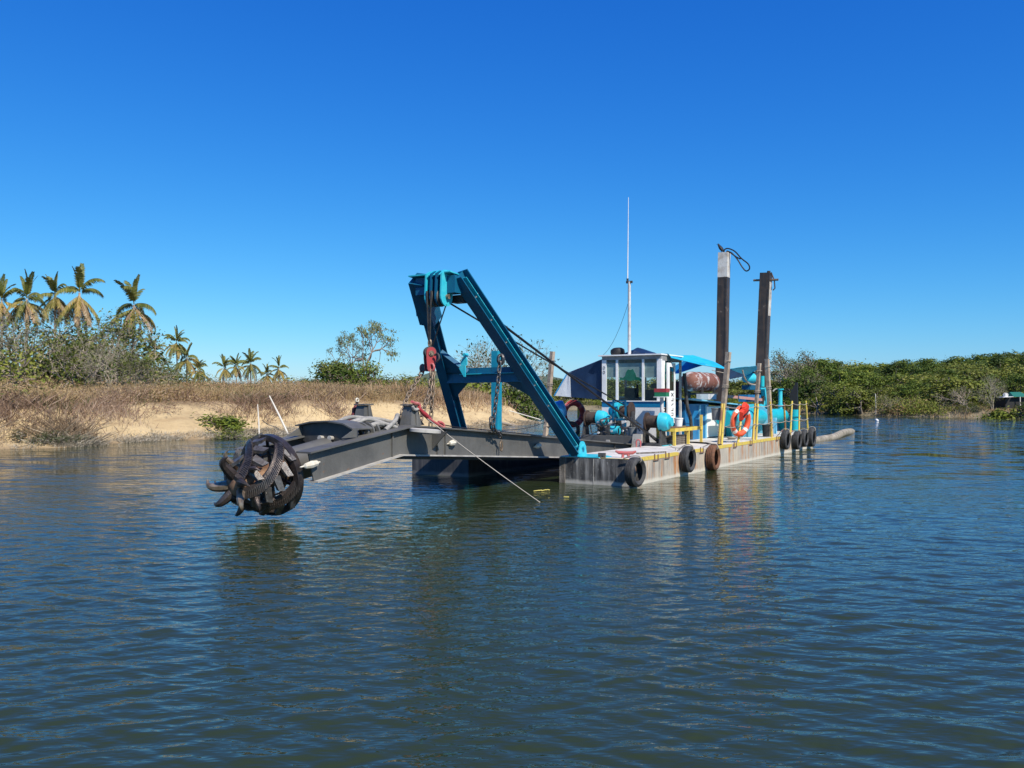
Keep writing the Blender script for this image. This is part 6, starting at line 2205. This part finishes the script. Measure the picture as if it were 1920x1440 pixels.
for u, D, h, kind, lab, nm, w in ((20, 56, 4.8, 'bare0', 'bare grey tree at the left edge below the cut off palm', 'bare_tree', 1.1), (72, 54, 5.6, 'bare1', 'bare pale tree with spreading twigs under the left palms', 'bare_tree', 1.2),
                                  (118, 55, 5.5, 'bare2', 'leafless tree with white limbs in front of the tallest palm', 'bare_tree', 1.2), (160, 52, 4.0, 'bare0', 'twiggy bare tree among the green shrubs left of the lone palm', 'bare_tree', 1.1),
                                  (205, 49, 3.3, 'bare1', 'low bare bush with a pale forked stem at the brush edge', 'bare_tree', 1.0), (250, 50, 2.7, 'bare2', 'arching bare bush in front of the dark green mound', 'bare_tree', 1.2),
                                  (40, 60, 4.6, 'bushgrey', 'grey green bush low at the left edge', 'shrub', 1.0), (95, 58, 4.6, 'bush0', 'olive bush tangled under the bare trees', 'shrub', 1.1),
                                  (140, 57, 4.9, 'bush1', 'dark green bush in the middle of the dry tree clump', 'shrub', 1.0), (185, 58, 4.6, 'bushgrey', 'pale green bush behind the bare bush with the forked stem', 'shrub', 1.0),
                                  (235, 62, 3.7, 'bush1', 'big dark green mound below the lone palm', 'shrub', 1.35), (272, 64, 3.0, 'bush1', 'dark green mound at the right end of the tree clump', 'shrub', 1.1),
                                  (325, 70, 2.2, 'bush1', 'low dark bush below the slim palm', 'shrub', 1.2), (365, 74, 1.9, 'bush0', 'low olive bush at the foot of the small dark palm', 'shrub', 1.0),
                                  (5, 48, 3.0, 'bush0', 'olive bush at the far left edge above the sand', 'shrub', 1.0)):
    lplant(kind, nm, u, D, h, lab, 'tree' if nm == 'bare_tree' else 'shrub', 'dry tree clump on the left bank', u * 0.7, w)
for u, D, h, kind, lab, nm, w in ((684, 100, 9.6, 'sparse', 'sparse airy tree with vine wrapped trunk standing alone on the left bank', 'airy_tree', 0.66), (658, 104, 8.3, 'sparse', 'thinner airy tree leaning left beside the vine wrapped tree', 'airy_tree', 0.5),
                                  (628, 98, 4.7, 'olive0', 'rounded green tree at the foot of the airy trees', 'tree', 1.0), (655, 96, 4.4, 'bush1', 'dark bush under the two airy trees', 'shrub', 1.2), (690, 95, 4.8, 'bush1', 'dark vine clump at the base of the airy tree', 'shrub', 0.7),
                                  (716, 96, 2.9, 'bush0', 'low bush right of the airy trees', 'shrub', 1.2), (775, 92, 2.8, 'bush0', 'low green bush behind the left chain', 'shrub', 1.2),
                                  (932, 86, 8.6, 'bare1', 'tall bare white tree behind the A-frame', 'bare_tree', 0.9), (905, 88, 6.5, 'bare1', 'smaller bare tree left of the tall one behind the A-frame', 'bare_tree', 0.9), (940, 88, 4.4, 'bush0', 'yellow green creeper bush at the foot of the bare tree', 'shrub', 0.6),
                                  (888, 82, 3.4, 'bushlime', 'yellow green bush framed by the A-frame legs', 'shrub', 1.0), (962, 84, 4.0, 'bush1', 'dark green bush right of the bare tree behind the A-frame leg', 'shrub', 1.0),
                                  (985, 86, 3.0, 'bush1', 'dark low bush at the tip of the left bank', 'shrub', 1.1), (845, 86, 2.4, 'bushgrey', 'grey bush behind the red pulley block', 'shrub', 1.2)):
    lplant(kind, nm, u, D, h, lab, 'shrub' if nm == 'shrub' else 'tree', None, u * 0.7, w)
# green clumps on the sand
for u, D, h, kind, lab in ((35, 37.5, 0.9, 'bushlime', 'yellow green weeds on the sand slope at the far left'), (423, 41.5, 0.62, 'bush0', 'green weeds at the water edge left of the cutter'), (452, 42.5, 0.7, 'bushgrey', 'grey green weeds on the sand just above the cutter'),
                           (405, 43.5, 0.7, 'bushlime', 'small yellow green weeds on the sand left of the cutter'), (60, 34.8, 0.5, 'bushgrey', 'pale weeds at the water edge on the left'), (115, 34.8, 0.55, 'bushgrey', 'grey weeds at the water edge right of the dead brush')):
    lplant(kind, 'weed_clump', u, D, h, lab, 'weeds', None, u * 1.3, 2.0)

# right bank ------------------------------------------------------------
gr = lambda x, y: float(zR(x, y))


def rplant(kind, name, u, D, vtop, label, cat, group=None, wide=1.0):
    x, y = XY(u, D)
    zg = gr(x, y)
    h = 2 + (745 - vtop) / 1600 * D - zg
    me = PROTO[kind][0] if kind[:4] == 'bare' else PROTO[kind][1]
    co = np.empty(len(me.vertices) * 3, np.float32)
    me.vertices.foreach_get('co', co)
    hh = co.reshape(-1, 3)[:, 2].max()
    s = max(0.25, h / hh)
    return plant(kind, name, x, y, zg - 0.1, s * wide, u * 0.37 + D, label, cat, group, s)


G1 = 'acacia trees of the right bank canopy'
L1 = 'green flat topped tree in the continuous canopy along the right bank'
rg = random.Random(21)
tops = [(1440, 700), (1500, 690), (1530, 668), (1600, 676), (1650, 674), (1700, 670), (1750, 667), (1800, 666), (1850, 662), (1890, 655), (1960, 655)]


def topv(u):
    for (a, va), (c, vc) in zip(tops, tops[1:]):
        if u <= c:
            return va + (vc - va) * (u - a) / (c - a)
    return tops[-1][1]


for row, (D0, dv, st) in enumerate(((150, -2, 30), (128, 3, 34), (112, 20, 40), (102, 40, 48))):
    u = 1500 + row * 11
    while u < 1960:
        uu = u + rg.uniform(-8, 8)
        D = D0 * (1 - 0.10 * (uu - 1500) / 460) + rg.uniform(-4, 4)
        vt = topv(uu) + dv + rg.uniform(-3, 5)
        if not (row == 3 and 1755 < uu < 1840):
            rplant(rg.choice(['acacia0', 'acacia1', 'acacia2', 'acacia0', 'olive1', 'olive0'] if row < 3 else ['acacia0', 'acacia1', 'acacia2', 'yellow']), 'acacia_tree', uu, D, vt, L1, 'tree', G1, rg.uniform(1.15, 1.5))
        u += st
rplant('yellow', 'tree', 1762, 92, 694, 'broad yellow green tree bulging over the water on the right bank', 'tree', None, 1.75)
rplant('olive1', 'tree', 1635, 97, 720, 'olive tree with a rounded crown left of the broad yellow green tree', 'tree', None, 1.2)
rplant('greytree', 'grey_tree', 1492, 122, 650, 'pale grey half bare tree rising behind the stern posts', 'tree', None, 1.0)
rplant('greytree', 'grey_tree', 1530, 126, 650, 'second pale grey tree with silvery leaves left of the dark canopy', 'tree', None, 0.9)
rplant('greytree', 'grey_tree', 1462, 124, 668, 'dull grey tree just right of the shorter spud', 'tree', None, 0.9)
rplant('bare0', 'bare_tree', 1512, 112, 690, 'bare brown tree below the pale grey trees', 'tree', None, 1.0)
rplant('bare1', 'bare_tree', 1863, 84, 696, 'bare dead tree left of the green roof', 'tree', None, 0.7)
rplant('bare2', 'bare_tree', 1828, 86, 718, 'brown dead bush between the broad tree and the dead tree', 'tree', None, 1.2)
rplant('bare2', 'bare_tree', 1680, 92, 736, 'grey dead bush on the bank below the canopy', 'tree', None, 1.3)
G2 = 'shrubs along the right waterline'
k = 0
for u in range(1462, 1960, 23):
    D = np.interp(u, [1440, 1540, 1700, 1920, 1960], [118, 104, 91, 79.5, 76]) + 0.6
    for dd, vt in ((0, 752), (2, 744), (6, 730)):
        uu = u + rg.uniform(-8, 8) + dd
        kind = rg.choice(['bush0', 'bush1', 'bush2', 'bush1', 'bushgrey'])
        if uu > 1780:
            kind = rg.choice(['bushgrey', 'bush0', 'bush2'])
        if 1850 < uu < 1940 and (dd == 0 or dd == 2 or uu > 1860):
            continue
        rplant(kind, 'shrub', uu, D + dd, vt + rg.uniform(-6, 10) + (6 if uu > 1780 else 0), 'green brown shrub in the thicket along the right waterline', 'shrub', G2, rg.uniform(1.0, 1.4))
rplant('bushlime', 'reeds', 1893, 79.5, 757, 'bright lime green reeds below the green roof on the right bank', 'reeds', None, 1.6)
rplant('bushlime', 'reeds', 1706, 91, 771, 'small pale green tuft at the right waterline under the broad tree', 'reeds', None, 1.6)
rplant('bush1', 'shrub', 1920, 78.5, 745, 'dark shrub at the right edge of the photo beside the lime reeds', 'shrub', None, 0.9)
# trees behind the dredge, across the far water
G3 = 'trees on the far bank behind the dredge'
for u in range(1000, 1475, 24):
    D = np.interp(u, [1000, 1070, 1300, 1475], [152, 146, 134, 116]) + 2
    for dd, vt in ((2, 722), (10, 702)):
        uu = u + rg.uniform(-8, 8) + dd
        rplant(rg.choice(['olive0', 'olive1', 'bush0', 'bush2', 'acacia1']), 'tree', uu, D + dd, vt + rg.uniform(-6, 10) + (6 if uu < 1060 else 0), 'green tree on the far bank seen past the cabin and posts', 'tree', G3, rg.uniform(1.2, 1.6))
for u in range(1010, 1320, 17):
    D = np.interp(u, [1000, 1070, 1300], [150, 143.5, 131])
    rplant(rg.choice(['bushgrey', 'bush0', 'bush2']), 'shrub', u + rg.uniform(-5, 5), D, 748 + rg.uniform(-4, 5), 'low shrub at the far waterline behind the dredge', 'shrub', 'shrubs on the far waterline behind the dredge', 1.5)
for u in range(560, 1010, 30):
    x, y = XY(u, 150)
    lplant(rg.choice(['olive0', 'bush0', 'bush1']), 'tree', u, 150 + rg.uniform(-10, 10), rg.uniform(3.2, 4.6), 'distant low tree on the skyline of the left bank', 'tree', 'distant low trees behind the left bank', u, 1.6)

# hut with a green shade roof, and poles ---------------------------------------
hx, hy = XY(1903, 86)
hz = gr(hx, hy)
b0 = 2 + (745 - 757) / 1600 * 86
b1 = 2 + (745 - 744) / 1600 * 86
b2 = 2 + (745 - 735) / 1600 * 86
hut = thing('shelter', 'dark shelter with a green shade roof on the right bank', 'shelter', (hx, hy, hz), frame='w')
build('green_roof', MB().add([(hx - .7, hy - 1, b1), (hx + .9, hy - 1, b1), (hx + .9, hy + 1.5, b1), (hx - .7, hy + 1.5, b1), (hx - .4, hy + .2, b2), (hx + .7, hy + .2, b2)], [(0, 1, 5, 4), (1, 2, 5), (2, 3, 4, 5), (3, 0, 4), (3, 2, 1, 0)]), M['greenroof'], hut)
build('dark_wall', MB().box((hx - 1.3, hy - 0.6, hz - 0.2), (hx + 0.8, hy + 1.4, b1 - 0.05)), M['black'], hut)
build('tin_sheet', MB().obox((hx - 1.35, hy - 0.6, b1 - 0.02), (0.5, 0, 0.03), (0, 0.6, 0), (0, 0, 0.02)), M['white'], hut)
build('white_tank', MB().lathe((hx - 1.0, hy - 0.1, b1 + 0.2), (0, 0, 1), [(0, -0.2), (0.22, -0.2), (0.25, 0.05), (0.12, 0.2), (0, 0.22)], 14), M['white'], hut, True)
build('roof_post', MB().cyl((hx - 0.05, hy - 1.0, hz - 0.3), (hx - 0.08, hy - 1.0, b1), 0.05, n=8), M['bone'], hut)
build('street_lamp', MB().cyl((hx - 1.0, hy + 1.8, hz), (hx - 1.0, hy + 1.8, 2 + 18 / 1600 * 88), 0.05, n=8).cyl((hx - 1.0, hy + 1.8, 2 + 18 / 1600 * 88), (hx - 1.0, hy + 1.8, 2 + 21 / 1600 * 88), 0.12, 0.10, 10), M['dark'], anchor=(hx - 1, hy + 1.8, hz), frame='w', label='small lamp post behind the shelter on the right bank', cat='lamp post')
x, y = XY(1642, 94)
build('stake', MB().tube([(x, y, -0.3), (x + 0.02, y, 1.2), (x - 0.04, y, 2.4)], 0.045, 7), M['bone'], anchor=(x, y, 0), frame='w', label='thin pale stake standing in the water near the right bank', cat='stake')
# leaning poles on the left sand
for (u0, v0, u1, v1, D, r, lab) in ((540, 788, 505, 742, 46, 0.055, 'long bleached pole leaning on the left bank'), (486, 784, 483, 758, 44, 0.035, 'short upright stake in the sand left of the leaning pole')):
    x0, y0 = XY(u0, D)
    x1, y1 = XY(u1, D + 0.3)
    z0, z1 = 2 - (v0 - 745) / 1600 * D, 2 - (v1 - 745) / 1600 * D
    z0 = min(z0, gz(x0, y0) + 0.02)
    build('driftwood_pole', MB().tube([(x0, y0, z0), ((x0 + x1) / 2, (y0 + y1) / 2 + .05, (z0 + z1) / 2), (x1, y1, z1)], [r, r * 0.95, r * 0.6], 8), M['bone'], smooth=True, anchor=(x0, y0, z0), frame='w', label=lab, cat='pole')
x, y = XY(1000, 62)
x, y = -0.35, 61.0
build('driftwood_log', MB().tube(smoothpath([(x - 1.1, y, gz(x - 1.1, y) + 0.12), (x, y + 0.1, gz(x, y) + 0.14), (x + 1.2, y - 0.1, gz(x + 1.2, y) + 0.1)]), 0.10, 8), M['deadwood'], smooth=True, anchor=(x, y, gz(x, y)), frame='w', label='dark driftwood log on the sand behind the hanging black chain', cat='log')
a = Vector((0.2, 63, 1.35))
build('pale_pole', MB().tube([(-0.2, 62.0, gz(-0.2, 62.0) + 0.9), (2.1, 63.0, 0.35)], 0.035, 6), M['bone'], anchor=(-0.2, 62, 1), frame='w', label='thin pale pole lying down the slope at the tip of the left bank', cat='pole')
for u, v, D, lab in ((756, 708, 260, 'thin pale mast on the skyline below the red pulley block'), (1101, 690, 240, 'faint thin mast beyond the far trees left of the cabin')):
    x, y = XY(u, D)
    zb = 1.5
    build('far_mast', MB().cyl((x, y, zb), (x, y, 2 + (745 - v) / 1600 * D), 0.13, 0.08, 7), M['white'], anchor=(x, y, zb), frame='w', label=lab, cat='mast')


# ------------------------------------------------------------------ dry brush and grass on the left bank (beyond counting)
def blades(name, n_, region, hmin, hmax, wid, m, seed, lean=0.45, per=7, rad_=0.25, zmin=1.25, dens=None, zn=0.9, kindz=zL):
    rg = np.random.default_rng(seed)
    xs_, ys_ = [], []
    x0, x1, y0, y1 = region
    tot = 0
    while tot < n_:
        x = rg.uniform(x0, x1, n_ * 3)
        y = y0 + (y1 - y0) * rg.random(n_ * 3) ** 1.5
        z = kindz(x, y)
        ok = (z + zn * fbm(x * 0.6, y * 0.6) > zmin) & (np.abs(x) < y * 0.66 + 2)
        if dens is not None:
            ok &= rg.random(len(x)) < dens(x, y)
        xs_.append(x[ok])
        ys_.append(y[ok])
        tot += ok.sum()
    x = np.concatenate(xs_)[:n_]
    y = np.concatenate(ys_)[:n_]
    cl = fbm(x * 0.5 + 4, y * 0.5, 3)
    hs_ = np.clip(1 + 1.6 * fbm(x * 0.25, y * 0.25 + 8, 3), 0.4, 1.6)
    X = np.repeat(x, per) + rg.normal(size=n_ * per) * rad_
    Y = np.repeat(y, per) + rg.normal(size=n_ * per) * rad_
    Zg = kindz(X, Y) - 0.05
    H = (hmin + (hmax - hmin) * rg.random(n_ * per) ** 1.6) * np.repeat(hs_, per)
    az = rg.random(n_ * per) * 6.283
    ln = np.abs(rg.normal(size=n_ * per)) * lean * H
    dx, dy = np.cos(az) * ln, np.sin(az) * ln
    wz = rg.random(n_ * per) * 6.283
    wx, wy = np.cos(wz) * wid, np.sin(wz) * wid
    A = np.stack([X - wx, Y - wy, Zg], 1)
    B = np.stack([X + wx, Y + wy, Zg], 1)
    C = np.stack([X + dx * .55 + wx * 1.1, Y + dy * .55 + wy * 1.1, Zg + H * 0.6], 1)
    D = np.stack([X + dx, Y + dy, Zg + H], 1)
    V = np.stack([A, B, C, D], 1).reshape(-1, 3)
    Fq = np.arange(len(V)).reshape(-1, 4)
    t = np.clip(0.5 + 1.4 * np.repeat(cl, per) + 0.3 * rg.normal(size=n_ * per), 0, 1)
    me = fast_mesh(name, V, Fq, np.repeat(t, 4), m)
    o = bpy.data.objects.new(name, me)
    COL.objects.link(o)
    o['kind'] = 'stuff'
    return o


blades('dry_brush', 26000, (-45, 4, 33, 78), 0.18, 0.72, 0.011, M['brush'], 5, 0.45, 9, 0.32, 1.78, zn=0.7)
blades('dry_brush', 9000, (-75, 4, 60, 120), 0.4, 1.05, 0.022, M['brush'], 6, 0.4, 8, 0.5, 1.3)
blades('dead_brushwood', 5200, (-45, 4, 33, 70), 0.2, 0.65, 0.010, M['brushdk'], 8, 0.8, 9, 0.35, 0.85, dens=lambda x, y: sstep(0.02, 0.16, fbm(x * 0.28 + 11, y * 0.28 + 3, 3)))
blades('green_grass', 900, (-45, 4, 36, 80), 0.2, 0.6, 0.012, M['leaf_grey'], 9, 0.6, 8, 0.3, 1.6, dens=lambda x, y: sstep(0.05, 0.2, fbm(x * 0.2 + 21, y * 0.2 + 5, 3)))
# leafy low scrub among the dry brush: small leaves in irregular clumps
def scrub(name, n_, region, h, m, seed, zmin, off, size=0.05, per=26, zf=zL, zmax=99):
    rg = np.random.default_rng(seed)
    x0, x1, y0, y1 = region
    x = rg.uniform(x0, x1, n_ * 12)
    y = y0 + (y1 - y0) * rg.random(n_ * 12) ** 1.4
    zz_ = zf(x, y)
    ok = (zz_ > zmin) & (zz_ < zmax) & ~((x > 43.5) & (x < 54) & (y > 70) & (y < 92)) & (np.abs(x) < y * 0.66 + 2) & (fbm(x * 0.22 + off, y * 0.22 + off, 3) > 0.02)
    x, y = x[ok][:n_], y[ok][:n_]
    z = zf(x, y)
    hh = h * (0.5 + rg.random(len(x)))
    C = np.repeat(np.stack([x, y, z + hh * 0.5], 1), per, 0)
    C += rg.normal(size=C.shape) * np.repeat(hh, per)[:, None] * np.array([0.45, 0.45, 0.28])
    V, Fq = quads(rg, C, rg.normal(size=C.shape) + np.array([0, -0.3, 0.6]), size, 0.35)
    t = np.repeat(np.clip(rg.random(len(C)) * 0.6 + np.repeat(rg.random(len(x)), per) * 0.4, 0, 1), 4)
    o = bpy.data.objects.new(name, fast_mesh(name, V, Fq, t, m))
    COL.objects.link(o)
    o['kind'] = 'stuff'


scrub('brown_scrub', 3600, (-42, 3, 36, 90), 0.8, M['brush'], 31, 1.55, 2.0)
scrub('olive_scrub', 700, (-42, 3, 38, 95), 0.85, M['leaf_olive'], 32, 1.6, 14.0, 0.055)
scrub('dead_scrub', 1800, (-42, 3, 34, 80), 0.7, M['brushdk'], 33, 1.0, 25.0)
scrub('bank_scrub', 2600, (14, 62, 72, 150), 1.0, M['leaf_olive'], 41, 0.05, 3.0, 0.12, 24, zR, 2.2)
scrub('bank_scrub', 2200, (14, 62, 72, 150), 1.2, M['leaf_dark'], 42, 0.15, 33.0, 0.13, 24, zR, 2.6)
scrub('bank_dry_scrub', 900, (38, 62, 72, 100), 0.9, M['brush'], 43, 0.05, 8.0, 0.10, 24, zR, 1.2)
# drift litter along the waterline
blades('shore_litter', 4200, (-24, 4, 32, 66), 0.08, 0.30, 0.010, M['twig'], 10, 1.4, 8, 0.18, -9, dens=lambda x, y: (np.abs(zL(x, y) - 0.12) < 0.12) * sstep(-0.1, 0.15, fbm(x * 0.6, y * 0.6)))
blades('shore_brush', 700, (-24, -16.5, 32.5, 36.5), 0.12, 0.5, 0.009, M['brushdk'], 12, 1.2, 9, 0.3, -9, dens=lambda x, y: (zL(x, y) > 0.15) * (zL(x, y) < 0.85) * sstep(-0.05, 0.1, fbm(x * 0.5, y * 0.5)))
blades('bank_grass', 1500, (20, 62, 74, 128), 0.15, 0.55, 0.03, M['brush'], 13, 0.6, 7, 0.4, 0.02, dens=lambda x, y: (zR(x, y) < 1.6) * 0.9, kindz=zR)
